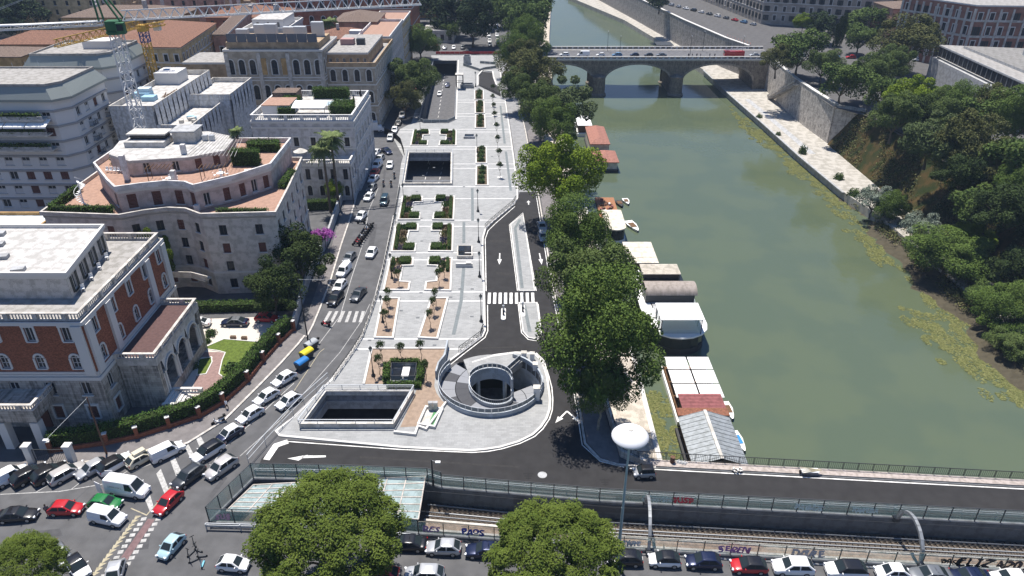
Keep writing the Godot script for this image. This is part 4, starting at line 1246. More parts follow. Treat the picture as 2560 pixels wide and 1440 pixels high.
# ---------- railway bridge and station roof in the foreground ----------
func make_rail():
	var NB := P([-32.9, -69.4, -21.4, -69.1, -10.6, -68.5, -8.8, -67.8, 10.7, -65.5, 57.8, -62, 75.8, -60.7])
	var SB := P([-35.9, -62.2, -23.7, -61.8, -10.9, -60.5, 12.7, -58.3, 51.5, -55.5, 70.8, -54.2])
	var d := MB.new()
	var north := P([14, -72.2, 18.8, -71.9, 64.6, -68.3, 80.9, -67.2])
	# river road carried on over the water
	d.prism([Vector2(17.4, -71.3)] + P([16.4, -73.4, 65.3, -69.5, 81.7, -68.2, 76, -60.9, 57.9, -62.2, 15.7, -65.4]) + [Vector2(17.4, -65.3)], -1.6, -0.004, true)
	struct("bridge_deck", d.mesh(), MT.concrete_dark)
	d = MB.new()
	d.sheet(P([13.6, -71.9, 18.7, -71.6, 64.4, -68.1, 80.6, -66.8, 76.1, -61, 58, -62.4, 15.7, -65.5, 12.8, -66]), 0.008)
	struct("bridge_road", d.mesh(), MT.asphalt_new)
	d = MB.new()
	d.prism(P([16.6, -73.2, 65.2, -69.3, 81.5, -68, 80.8, -67, 64.6, -68.3, 18.8, -71.8, 16, -72.2]), -0.4, 0.14)
	struct("bridge_pavement", d.mesh(), mat("worn_slabs", 0.42, 0.37, 0.34, 0.9, "stain", 2.2))
	d = MB.new()
	d.strip(P([15.3, -71.5, 18.7, -71.3, 64.3, -67.8, 80.4, -66.6]), 0.17, 0.0, 0.014)
	part(get_node("bridge_road"), "edge_line", d.mesh(), MT.paint)
	railing("dark iron railing on the river edge of the new road bridge", P([16.5, -73.3, 65.3, -69.4, 81.6, -68.1]), 0.14, 1.15, 1.9, "bars", MT.iron)
	railing("dark railing on the corner of the river wall", [Vector2(13.9, -80), Vector2(14.7, -74), Vector2(16.5, -72.4)], 1.05, 0.9, 1.2, "bars", MT.iron)
	# trough of the railway
	var f := MB.new()
	f.prism([NB[0], NB[1], NB[2], NB[3], NB[4], NB[5], NB[6], SB[5], SB[4], SB[3], SB[2], SB[1], SB[0]], -3.2, -2.4, true)
	struct("railway_bed", f.mesh(), mat("ballast", 0.13, 0.1, 0.075, 0.95, "blotch", 2.0))
	var w := MB.new()
	w.strip(NB, 0.5, -3.2, 0.35, false)
	w.strip(SB, 0.5, -3.2, 0.25, false)
	w.strip([NB[0], SB[0]], 0.5, -3.2, 0.35)
	struct("railway_wall", w.mesh(), MT.concrete_dark)
	var lerp_line := func(t: float) -> Array:
		var o := []
		for q in [[NB[2], SB[2]], [NB[4], SB[3]], [NB[5], SB[4]], [NB[6], SB[5]]]: o.append(q[0].lerp(q[1], t))
		return o
	var bed := get_node("railway_bed")
	var m := MB.new()
	m.strip(lerp_line.call(0.63), 1.5, -2.4, -1.5)
	part(bed, "service_walkway", m.mesh(), mat("walkway", 0.42, 0.31, 0.23, 0.95, "stain", 2.6))
	m = MB.new()
	m.strip(lerp_line.call(0.55), 0.3, -2.4, -1.35)
	m.strip(lerp_line.call(0.73), 0.3, -2.4, -1.4)
	part(bed, "cable_duct", m.mesh(), MT.concrete_pale)
	for t in [0.15, 0.3, 0.38, 0.48, 0.8, 0.9]:
		m = MB.new()
		m.strip(lerp_line.call(t), 0.08, -2.25, -2.08)
		part(bed, "rail", m.mesh(), MT.steel)
	m = MB.new()
	for q in [0.22, 0.45, 0.85]:
		for s in walk(lerp_line.call(q), 0.65): m.box(v3(s[0], -2.3), Vector3(0.25, 0.16, 2.2), 0.06)
	stuff(bed, "sleepers", m, mat("sleeper", 0.09, 0.075, 0.06, 0.95))
	# south road on the bridge
	d = MB.new()
	d.prism([Vector2(17.4, -57.3)] + P([14.6, -58.1, 51.4, -55.4, 70.8, -54.1, 62, -42.7, 16.1, -42.7]) + [Vector2(17.4, -45)], -1.6, -0.004, true)
	struct("south_bridge_deck", d.mesh(), MT.asphalt_old)
	d = MB.new()
	d.strip(P([12.7, -57.8, 51.2, -55.1, 70.5, -53.7]), 0.25, 0.0, 0.012, false)
	part(get_node("south_bridge_deck"), "edge_line", d.mesh(), MT.paint_worn)
	var nb := railing("tall glass noise barrier between the new road and the railway", NB.slice(3), 0.35, 2.1, 2.9, "glass", MT.steel_dark, "barrier", "noise_barrier")
	railing("tall glass noise barrier above the station roof", NB.slice(0, 4), 0.35, 2.5, 2.7, "glass", MT.steel_dark, "barrier", "noise_barrier")
	railing("tall glass barrier on the street end of the station roof", [SB[0], NB[0]], 0.35, 2.4, 2.2, "glass", MT.steel_dark, "barrier", "noise_barrier")
	railing("glass barrier with scrawled panels beside the parked cars", SB.slice(2), 0.25, 1.9, 2.9, "glass", mat("steel_olive", 0.12, 0.12, 0.1, 0.6), "barrier", "noise_barrier")
	railing("glass barrier in front of the station roof", SB.slice(0, 3), 0.25, 2.2, 2.9, "glass", MT.steel_dark, "barrier", "noise_barrier")
	for q in [["new road side of the railway", NB.slice(0), 1.0], ["station side by the car park", SB.slice(0, 3), -0.9]]:
		var g := thing("crash_barrier", "grey steel crash barrier on the %s" % q[0], "crash barrier")
		m = MB.new()
		var off := []
		for p in q[1]: off.append(p + Vector2(0, -q[2]))
		m.strip(off, 0.08, 0.45, 0.75)
		m.strip(off, 0.08, 0.95, 1.05)
		part(g, "beam", m.mesh(), MT.steel)
		for s in walk(off, 4.0): part(g, "post", box_mesh(Vector3(0.12, 1.0, 0.12)), MT.steel, Transform3D(Basis(), v3(s[0], 0.5) + Vector3(0, 0, 0.1)))
	# scrawled lettering on the glass
	for q in [["CLIZ", 51.3, false, Color(0.03, 0.03, 0.03), 1.5], ["420!", 55.4, false, Color(0.05, 0.04, 0.04), 1.5], ["DARE", 33.5, false, Color(0.3, 0.31, 0.34), 1.5], ["BASE", 48.7, false, Color(0.04, 0.04, 0.03), 0.9], ["OEKRE", 13.5, false, Color(0.6, 0.62, 0.62), 0.9], ["SEREN", 25.2, false, Color(0.35, 0.22, 0.42), 1.1], ["YUSP", 21.0, true, Color(0.55, 0.05, 0.07), 1.0], ["GARUSN", 17.8, true, Color(0.5, 0.62, 0.6), 0.9], ["PATMOS", 35.8, true, Color(0.5, 0.62, 0.62), 0.9], ["KAKEBA", 42.3, true, Color(0.5, 0.62, 0.62), 0.8], ["SUS", -33.8, false, Color(0.5, 0.3, 0.38), 1.0], ["PAOS", -4.2, false, Color(0.05, 0.08, 0.35), 1.1], ["RES", -9.0, false, Color(0.33, 0.22, 0.4), 1.1]]:
		graffiti(q)
	make_station(NB, SB)
	# portal frames over the tracks
	for q in [["nearer the white lamp", Vector3(16.3, 0, -65.2), Vector3(15.5, 0, -57.7)], ["right end of the railway", Vector3(45.8, 0, -62.7), Vector3(45.4, 0, -55.8)]]:
		var a: Vector3 = q[1]
		var c: Vector3 = q[2]
		var g := thing("portal_frame", "arched grey steel portal over the railway, %s" % q[0], "portal frame", a, 0.0, "portal frames over the railway")
		var pts := []
		c -= a
		for k in 11:
			var f2 := k / 10.0
			var y := 3.6 * pow(sin(clampf(f2 * 1.0, 0.0, 1.0) * PI), 0.45)
			pts.append(Vector3(c.x * f2, y, c.z * f2))
		m = MB.new()
		for k in 10: m.bar(pts[k], pts[k + 1], 0.35, 0.35)
		part(g, "frame", m.mesh(), mat("galvanised", 0.3, 0.32, 0.34, 0.5, "stain", 2.0, 0.3))
		for s in [pts[0], pts[10]]: part(g, "foot", box_mesh(Vector3(0.7, 0.6, 0.7)), MT.steel_dark, Transform3D(Basis(), s + Vector3(0, 0.3, 0)))
	var wires := MB.new()
	for t in [0.2, 0.45, 0.85]:
		var l: Array = lerp_line.call(t)
		for k in l.size() - 1: wires.bar(v3(l[k], 2.6), v3(l[k + 1], 2.6), 0.03, 0.03)
	solo("overhead_wire", wires, MT.iron, "thin overhead wires strung above the railway tracks", "wire")

func graffiti(q: Array):
	var f := SystemFont.new()
	f.font_names = PackedStringArray(["Droid Sans"])
	f.font_weight = 700
	var m := mat("spray%s" % q[3], q[3].r, q[3].g, q[3].b, 0.8)
	var lines: Array = P([-8.8, -67.8, 10.7, -65.5, 57.8, -62, 75.8, -60.7]) if q[2] else P([-35.9, -62.2, -23.7, -61.8, -10.9, -60.5, 12.7, -58.3, 51.5, -55.5, 70.8, -54.2])
	# letters sit on the barrier, just in front of its panes
	var at := Vector2.ZERO
	var dir := Vector2.RIGHT
	for i in lines.size() - 1:
		var a: Vector2 = lines[i]
		var b: Vector2 = lines[i + 1]
		if q[1] >= a.x and q[1] <= b.x:
			at = a.lerp(b, (q[1] - a.x) / (b.x - a.x))
			dir = (b - a).normalized()
	var o := thing("graffiti", "sprayed lettering %s on the %s glass barrier" % [q[0], "far" if q[2] else "near"], "graffiti", v3(at, 1.2) + Vector3(0, 0, 0.12), -atan2(dir.y, dir.x))
	var r := RandomNumberGenerator.new()
	r.seed = int(q[1] * 10)
	for i in q[0].length():
		for k in 2:
			var t := TextMesh.new()
			t.text = q[0][i]
			t.font = f
			t.font_size = 64
			t.pixel_size = 0.017 * q[4] * r.randf_range(0.8, 1.2)
			t.depth = 0.01
			part(o, "letter", t, m, Transform3D(Basis(Vector3.BACK, r.randf_range(-0.28, 0.28)) * Basis(Vector3(1, 0, 0), Vector3(r.randf_range(-0.2, 0.4), 1, 0), Vector3.BACK), Vector3((i - q[0].length() * 0.5) * 0.62 * q[4] + 0.06 * k, r.randf_range(-0.12, 0.12), 0.012 * k)))

func make_station(NB: Array, SB: Array):
	var c := P([-32.1, -67.3, -10.9, -68.8, -11, -61.7, -34, -63])
	var t := thing("station_roof", "large glazed greenish station roof beside the pine tree", "glass roof")
	var nx := 9
	var nz := 6
	var gl := mat("frosted_glass", 0.3, 0.38, 0.385, 0.25, "stain", 6.0)
	var at := func(u: float, v: float) -> Vector3:
		var a: Vector2 = c[0].lerp(c[1], u)
		var b: Vector2 = c[3].lerp(c[2], u)
		return v3(a.lerp(b, v), 1.2)
	for i in nx:
		for j in nz:
			var m := MB.new()
			var e := 0.025
			m.quad(at.call((i + e) / nx, (j + e) / nz), at.call((i + 1 - e) / nx, (j + e) / nz), at.call((i + 1 - e) / nx, (j + 1 - e) / nz), at.call((i + e) / nx, (j + 1 - e) / nz), Vector3.UP)
			part(t, "pane", m.mesh(), gl)
	var m := MB.new()
	for i in nx + 1: m.bar(at.call(i / float(nx), 0.0), at.call(i / float(nx), 1.0), 0.14, 0.14)
	for j in nz + 1: m.bar(at.call(0.0, j / float(nz)), at.call(1.0, j / float(nz)), 0.14, 0.12)
	part(t, "frame", m.mesh(), mat("frame_pale", 0.5, 0.46, 0.42, 0.7, "stain", 2.0))
	m = MB.new()
	for i in 5:
		for j in [0.05, 0.95]: m.bar(at.call(0.02 + i * 0.24, j) + Vector3(0, -3.6, 0), at.call(0.02 + i * 0.24, j), 0.2, 0.2)
	part(t, "column", m.mesh(), MT.steel_dark)

# ---------- buildings ----------
# window meshes lie in their own frame: x along the wall, y up, z out of the wall; origin at the sill's middle
func win_meshes(w: float, h: float, style: String) -> Array:
	var k := "win_%s_%.2f_%.2f" % [style, w, h]
	if MT.has(k): return MT[k]
	var f := MB.new()
	var g := MB.new()
	var s := MB.new()
	var d := -0.2
	f.box(Vector3(-w / 2 + 0.05, h / 2, d), Vector3(0.1, h, 0.08)); f.box(Vector3(w / 2 - 0.05, h / 2, d), Vector3(0.1, h, 0.08))
	f.box(Vector3(0, 0.05, d), Vector3(w - 0.2, 0.1, 0.08)); f.box(Vector3(0, h - 0.05, d), Vector3(w - 0.2, 0.1, 0.08))
	f.box(Vector3(0, h / 2, d), Vector3(0.09, h - 0.2, 0.07))
	g.quad(Vector3(-w / 2, 0, d - 0.03), Vector3(w / 2, 0, d - 0.03), Vector3(w / 2, h, d - 0.03), Vector3(-w / 2, h, d - 0.03), Vector3(0, 0, 1))
	s.box(Vector3(0, -0.06, 0.05), Vector3(w + 0.3, 0.12, 0.3))
	if style.begins_with("shut"):
		var n := int(h / 0.3)
		for i in n: f.box(Vector3(0, (i + 0.5) * h / n, d + 0.02), Vector3(w - 0.06, h / n * 0.8, 0.06))
	if style.begins_with("half"):
		f.box(Vector3(0, h * 0.25, d + 0.05), Vector3(w, h * 0.5, 0.06))
	if style.begins_with("leaf"):
		for e in [-1.0, 1.0]: s.box(Vector3(e * (w * 0.75), h / 2, 0.05), Vector3(w * 0.48, h, 0.07))
	if style.ends_with("_trim"):
		for e in [-1.0, 1.0]: s.box(Vector3(e * (w / 2 + 0.14), h / 2, 0.05), Vector3(0.26, h, 0.14))
		s.box(Vector3(0, h + 0.15, 0.06), Vector3(w + 0.6, 0.3, 0.2))
	if style.begins_with("arch"):
		# rounded head: the wall's corners filled between lintel and half circle, with a moulded ring
		var r := w / 2
		for e in [-1.0, 1.0]:
			var prev := Vector3(e * r, h - r, 0.015)
			for i in range(1, 9):
				var a := PI / 2 * i / 8.0
				var q := Vector3(e * r * cos(a), h - r + r * sin(a), 0.015)
				s.tri(Vector3(e * r, h + 0.01, 0.015), prev, q, Vector3(0, 0, 1))
				s.bar(prev * Vector3(1.1, 1, 1) + Vector3(0, 0.1, 0.04), q * Vector3(1.1, 1, 1) + Vector3(0, 0.1, 0.04), 0.1, 0.28)
				prev = q
			s.box(Vector3(e * (r + 0.14), (h - r) / 2, 0.05), Vector3(0.26, h - r, 0.14))
		f.box(Vector3(0, h - r, d), Vector3(w, 0.1, 0.07))
		f.box(Vector3(0, (h - r) * 0.5, d), Vector3(w, 0.08, 0.07))
	MT[k] = [f.mesh(), g.mesh(), s.mesh()]
	return MT[k]
func put_window(t: Node3D, xf: Transform3D, w: float, h: float, style: String, frame_m: Material, trim_m: Material):
	var ms: Array = win_meshes(w, h, style)
	var n := part(t, "window", ms[0], frame_m, xf)
	if not style.begins_with("shut"):
		part(n, "pane", ms[1], MT.glass)
	part(n, "sill", ms[2], trim_m)

# one wall from a to b with real openings; spec: y (first sill), fh (storey), rows, bay, w, h, styles
func facade(t: Node3D, wall: MB, a: Vector2, b: Vector2, outw: Vector2, y0: float, y1: float, sp: Dictionary, sd: int):
	var L := a.distance_to(b)
	var dx := (b - a) / L
	var o := Vector3(outw.x, 0, outw.y)
	if sp.is_empty():
		wall.quad(v3(a, y0), v3(b, y0), v3(b, y1), v3(a, y1), o)
		return
	var r := RandomNumberGenerator.new()
	r.seed = sd
	var n := maxi(1, roundi((L - 1.0) / float(sp.bay)))
	var w: float = sp.w
	var h: float = sp.h
	var y := y0
	var at := func(u: float, yy: float, dep := 0.0) -> Vector3: return Vector3(a.x + dx.x * u - o.x * dep, yy, a.y + dx.y * u - o.z * dep)
	var rows: int = sp.rows
	for k in rows:
		var s0: float = sp.y + k * float(sp.fh)
		var s1: float = s0 + h
		if s1 > y1 - 0.15: break
		wall.quad(at.call(0, y), at.call(L, y), at.call(L, s0), at.call(0, s0), o)
		var x := 0.0
		for c in n:
			var cx := L * (c + 0.5) / n
			var x0 := cx - w / 2
			var x1 := cx + w / 2
			wall.quad(at.call(x, s0), at.call(x0, s0), at.call(x0, s1), at.call(x, s1), o)
			for e in [[x0, 1.0], [x1, -1.0]]:
				wall.quad(at.call(e[0], s0), at.call(e[0], s0, 0.25), at.call(e[0], s1, 0.25), at.call(e[0], s1), Vector3(dx.x, 0, dx.y) * e[1])
			wall.quad(at.call(x0, s1), at.call(x1, s1), at.call(x1, s1, 0.25), at.call(x0, s1, 0.25), Vector3.DOWN)
			wall.quad(at.call(x0, s0), at.call(x1, s0), at.call(x1, s0, 0.25), at.call(x0, s0, 0.25), Vector3.UP)
			var st: String = sp.styles[r.randi() % sp.styles.size()]
			if sp.has("row_styles"): st = sp.row_styles[k % sp.row_styles.size()]
			var zx := o
			var xx := Vector3.UP.cross(zx)
			put_window(t, Transform3D(Basis(xx, Vector3.UP, zx), at.call(cx, s0) - t.position), w, h, st, MT[sp.get("frame_s", "shutter_brown")] if st.begins_with("shut") else MT[sp.get("frame", "frame_white")], MT[sp.get("leafm", "shutter_green")] if st.begins_with("leaf") else MT[sp.get("trim", "travertine")])
			if sp.has("balc") and k in sp.balc and c % 2 == 1:
				balcony(t, Transform3D(Basis(xx, Vector3.UP, zx), at.call(cx, s0) - t.position), w + 0.9)
			x = x1
		wall.quad(at.call(x, s0), at.call(L, s0), at.call(L, s1), at.call(x, s1), o)
		y = s1
	wall.quad(at.call(0, y), at.call(L, y), at.call(L, y1), at.call(0, y1), o)
func balcony(t: Node3D, xf: Transform3D, w: float):
	var k := "balc%.1f" % w
	if not MT.has(k):
		var s := MB.new()
		s.box(Vector3(0, -0.1, 0.5), Vector3(w, 0.16, 1.0))
		var g := MB.new()
		for i in int(w / 0.25) + 1: g.box(Vector3(-w / 2 + i * 0.25, 0.45, 0.96), Vector3(0.04, 0.95, 0.04))
		g.box(Vector3(0, 0.95, 0.96), Vector3(w, 0.06, 0.06))
		for e in [-1, 1]:
			g.box(Vector3(e * w / 2, 0.95, 0.5), Vector3(0.06, 0.06, 0.95))
			for i in 3: g.box(Vector3(e * w / 2, 0.45, 0.2 + i * 0.25), Vector3(0.04, 0.95, 0.04))
		MT[k] = [s.mesh(), g.mesh()]
	var n := part(t, "balcony", MT[k][0], MT.concrete, xf)
	part(n, "balcony_rail", MT[k][1], MT.iron)

# a prismatic building: footprint, height, wall material, facade spec per edge (index -> spec), options
func bld(nm: String, label: String, poly: Array, y0: float, h: float, wm: Material, specs: Dictionary, opt := {}) -> Node3D:
	var c := Vector2.ZERO
	var area := 0.0
	for i in poly.size():
		c += poly[i] / poly.size()
		area += poly[i].cross(poly[(i + 1) % poly.size()])
	var t: Node3D = opt.get("into", null)
	if t == null: t = thing(nm, label, "building", v3(c, 0.0))
	var back := Transform3D(Basis(), -t.position)
	var wall := MB.new()
	for i in poly.size():
		var a: Vector2 = poly[i]
		var b: Vector2 = poly[(i + 1) % poly.size()]
		var d := (b - a).normalized()
		facade(t, wall, a, b, Vector2(d.y, -d.x) * signf(area), y0, y0 + h, specs.get(i, {}), i * 7 + int(h * 3))
	part(t, opt.get("wall_name", "wall"), wall.mesh(), wm, back)
	var m := MB.new()
	var sg := -signf(area)
	if opt.has("hip"):
		hip_roof(m, poly, y0 + h, opt.hip, opt.get("eave", 0.6))
	else:
		m.sheet(poly, y0 + h)
	part(t, "roof", m.mesh(), opt.get("roof", MT.roof_grey), back)
	var cm: Material = opt.get("cornice_m", MT.travertine)
	if opt.get("cornice", 0.0) > 0.0:
		m = MB.new()
		m.strip(poly, opt.cornice, y0 + h - 0.55, y0 + h - 0.02, true, sg * opt.cornice * 0.4)
		part(t, "cornice", m.mesh(), cm, back)
	if opt.get("parapet", 0.0) > 0.0:
		m = MB.new()
		m.strip(poly, 0.35, y0 + h - 0.01, y0 + h + opt.parapet, true, -sg * 0.2)
		part(t, "parapet", m.mesh(), opt.get("parapet_m", cm), back)
	for yb in opt.get("bands", []):
		m = MB.new()
		m.strip(poly, 0.3, yb, yb + opt.get("band_h", 0.35), true, sg * opt.get("band_out", 0.05))
		part(t, "string_course", m.mesh(), opt.get("band_m", cm), back)
	if opt.has("skirt"):
		# sloping roof skirt round a raised flat
		m = MB.new()
		var k := poly.size()
		for i in k:
			var a: Vector2 = poly[i]
			var b: Vector2 = poly[(i + 1) % k]
			var ao := a + (a - c).normalized() * 0.9
			var bo := b + (b - c).normalized() * 0.9
			var ai := a.lerp(c, 0.1)
			var bi := b.lerp(c, 0.1)
			m.quad(v3(ao, y0 + h), v3(bo, y0 + h), v3(bi, y0 + h + 2.6), v3(ai, y0 + h + 2.6), Vector3.UP)
			m.quad(v3(ao, y0 + h - 0.5), v3(bo, y0 + h - 0.5), v3(bo, y0 + h), v3(ao, y0 + h), v3((ao + bo) * 0.5 - c))
		var inn := []
		for q in poly: inn.append(q.lerp(c, 0.1))
		part(t, "roof_skirt", m.mesh(), opt.skirt, back)
		m = MB.new()
		m.sheet(inn, y0 + h + 2.6)
		m.strip(inn, 0.3, y0 + h + 2.5, y0 + h + 3.0, true)
		part(t, "flat_roof", m.mesh(), MT.roof_grey, back)
	return t
func hip_roof(m: MB, poly: Array, y: float, rise: float, eave: float):
	var c := Vector2.ZERO
	for q in poly: c += q / poly.size()
	# ridge along the longer side of a four-sided plan
	var a := (poly[0] + poly[3]) * 0.5 as Vector2
	var b := (poly[1] + poly[2]) * 0.5 as Vector2
	var along := true
	if poly[0].distance_to(poly[1]) < poly[1].distance_to(poly[2]):
		a = (poly[0] + poly[1]) * 0.5; b = (poly[2] + poly[3]) * 0.5
		along = false
	var hw: float = (poly[1].distance_to(poly[2]) if along else poly[0].distance_to(poly[1])) * 0.5
	var L := a.distance_to(b)
	var d := (b - a) / L
	var r0 := v3(a + d * minf(hw, L * 0.45), y + rise)
	var r1 := v3(b - d * minf(hw, L * 0.45), y + rise)
	var e := []
	for q in poly: e.append(v3(q + (q - c).normalized() * eave, y - 0.05))
	if along:
		m.quad(e[0], e[1], r1, r0, Vector3.UP); m.quad(e[2], e[3], r0, r1, Vector3.UP)
		m.tri(e[1], e[2], r1, Vector3.UP); m.tri(e[3], e[0], r0, Vector3.UP)
	else:
		m.tri(e[0], e[1], r0, Vector3.UP); m.quad(e[1], e[2], r1, r0, Vector3.UP)
		m.tri(e[2], e[3], r1, Vector3.UP); m.quad(e[3], e[0], r0, r1, Vector3.UP)
	for i in 4: m.quad(e[i], e[(i + 1) % 4], e[(i + 1) % 4] - Vector3(0, 0.25, 0), e[i] - Vector3(0, 0.25, 0))
func rect(x0: float, x1: float, z0: float, z1: float) -> Array:
	# front edge (towards the camera) first, then right, back, left
	return [Vector2(x0, z0), Vector2(x1, z0), Vector2(x1, z1), Vector2(x0, z1)]
func add_box(t: Node3D, nm: String, p: Vector3, s: Vector3, m: Material, turn := 0.0) -> MeshInstance3D:
	return part(t, nm, box_mesh(s), m, Transform3D(Basis(Vector3.UP, turn), p + Vector3(0, s.y * 0.5, 0) - t.position))
func balustrade(t: Node3D, pl: Array, y: float, m: Material, h := 1.0):
	var b := MB.new()
	b.strip(pl, 0.4, y, y + 0.18)
	b.strip(pl, 0.42, y + h - 0.16, y + h)
	part(t, "balustrade_rail", b.mesh(), m, Transform3D(Basis(), -t.position))
	b = MB.new()
	var i := 0
	for q in walk(pl, 0.42):
		if i % 9 == 0: b.box(v3(q[0], y + h / 2), Vector3(0.5, h - 0.1, 0.5), -(q[1] as Vector2).angle())
		else: b.tube(v3(q[0], y + 0.16), v3(q[0], y + h - 0.14), 0.1, 0.07, 5, false)
		i += 1
	var o := stuff(t, "balusters", b, m)
	o.transform = Transform3D(Basis(), -t.position)

func spec(y: float, fh: float, rows: int, bay: float, w: float, h: float, styles: Array, more := {}) -> Dictionary:
	var d := {"y": y, "fh": fh, "rows": rows, "bay": bay, "w": w, "h": h, "styles": styles}
	d.merge(more)
	return d

func make_buildings():
	mat("glass", 0.025, 0.03, 0.036, 0.08)
	mat("frame_white", 0.55, 0.54, 0.52, 0.7)
	mat("frame_dark", 0.06, 0.05, 0.045, 0.7)
	mat("shutter_brown", 0.14, 0.06, 0.045, 0.7)
	mat("shutter_green", 0.035, 0.04, 0.036, 0.7)
	mat("roof_grey", 0.34, 0.33, 0.315, 0.9, "stain", 5.0)
	mat("roof_white", 0.5, 0.49, 0.475, 0.85, "stain", 6.0)
	mat("terrace", 0.4, 0.25, 0.185, 0.9, "blotch", 3.0)
	mat("tiles_red", 0.38, 0.2, 0.135, 0.9, "tile_roof", 3.0)
	mat("tiles_brown", 0.3, 0.22, 0.175, 0.9, "tile_roof", 3.0)
	mat("brick", 0.36, 0.15, 0.09, 0.9, "brick", 5.0)
	mat("rustic", 0.55, 0.52, 0.48, 0.9, "masonry", 12.0)
	mat("stone_pale", 0.56, 0.53, 0.49, 0.9, "stain", 5.0)
	mat("stone_white", 0.66, 0.65, 0.64, 0.9, "stain", 6.0)
	mat("plaster_white", 0.72, 0.71, 0.69, 0.9, "grain", 4.0)
	mat("plaster_yellow", 0.56, 0.43, 0.24, 0.9, "stain", 8.0)
	mat("plaster_tan", 0.42, 0.31, 0.2, 0.9, "stain", 8.0)
	mat("plaster_pink", 0.5, 0.29, 0.22, 0.9, "stain", 8.0)
	mat("plaster_red", 0.36, 0.15, 0.09, 0.9, "stain", 8.0)
	mat("plaster_ochre", 0.5, 0.32, 0.14, 0.9, "stain", 8.0)
	mat("metal_green", 0.3, 0.33, 0.31, 0.5, "grain", 2.0, 0.2)
	mat("scaffold_sheet", 0.32, 0.335, 0.36, 0.7, "stain", 4.0)
	mat("canopy", 0.8, 0.8, 0.78, 0.8)
	make_villa()
	make_curved()
	make_white_villa()
	make_wrapped()
	make_towers()
	make_palazzo()
	make_left_far()
	make_right_side()
	make_cranes()

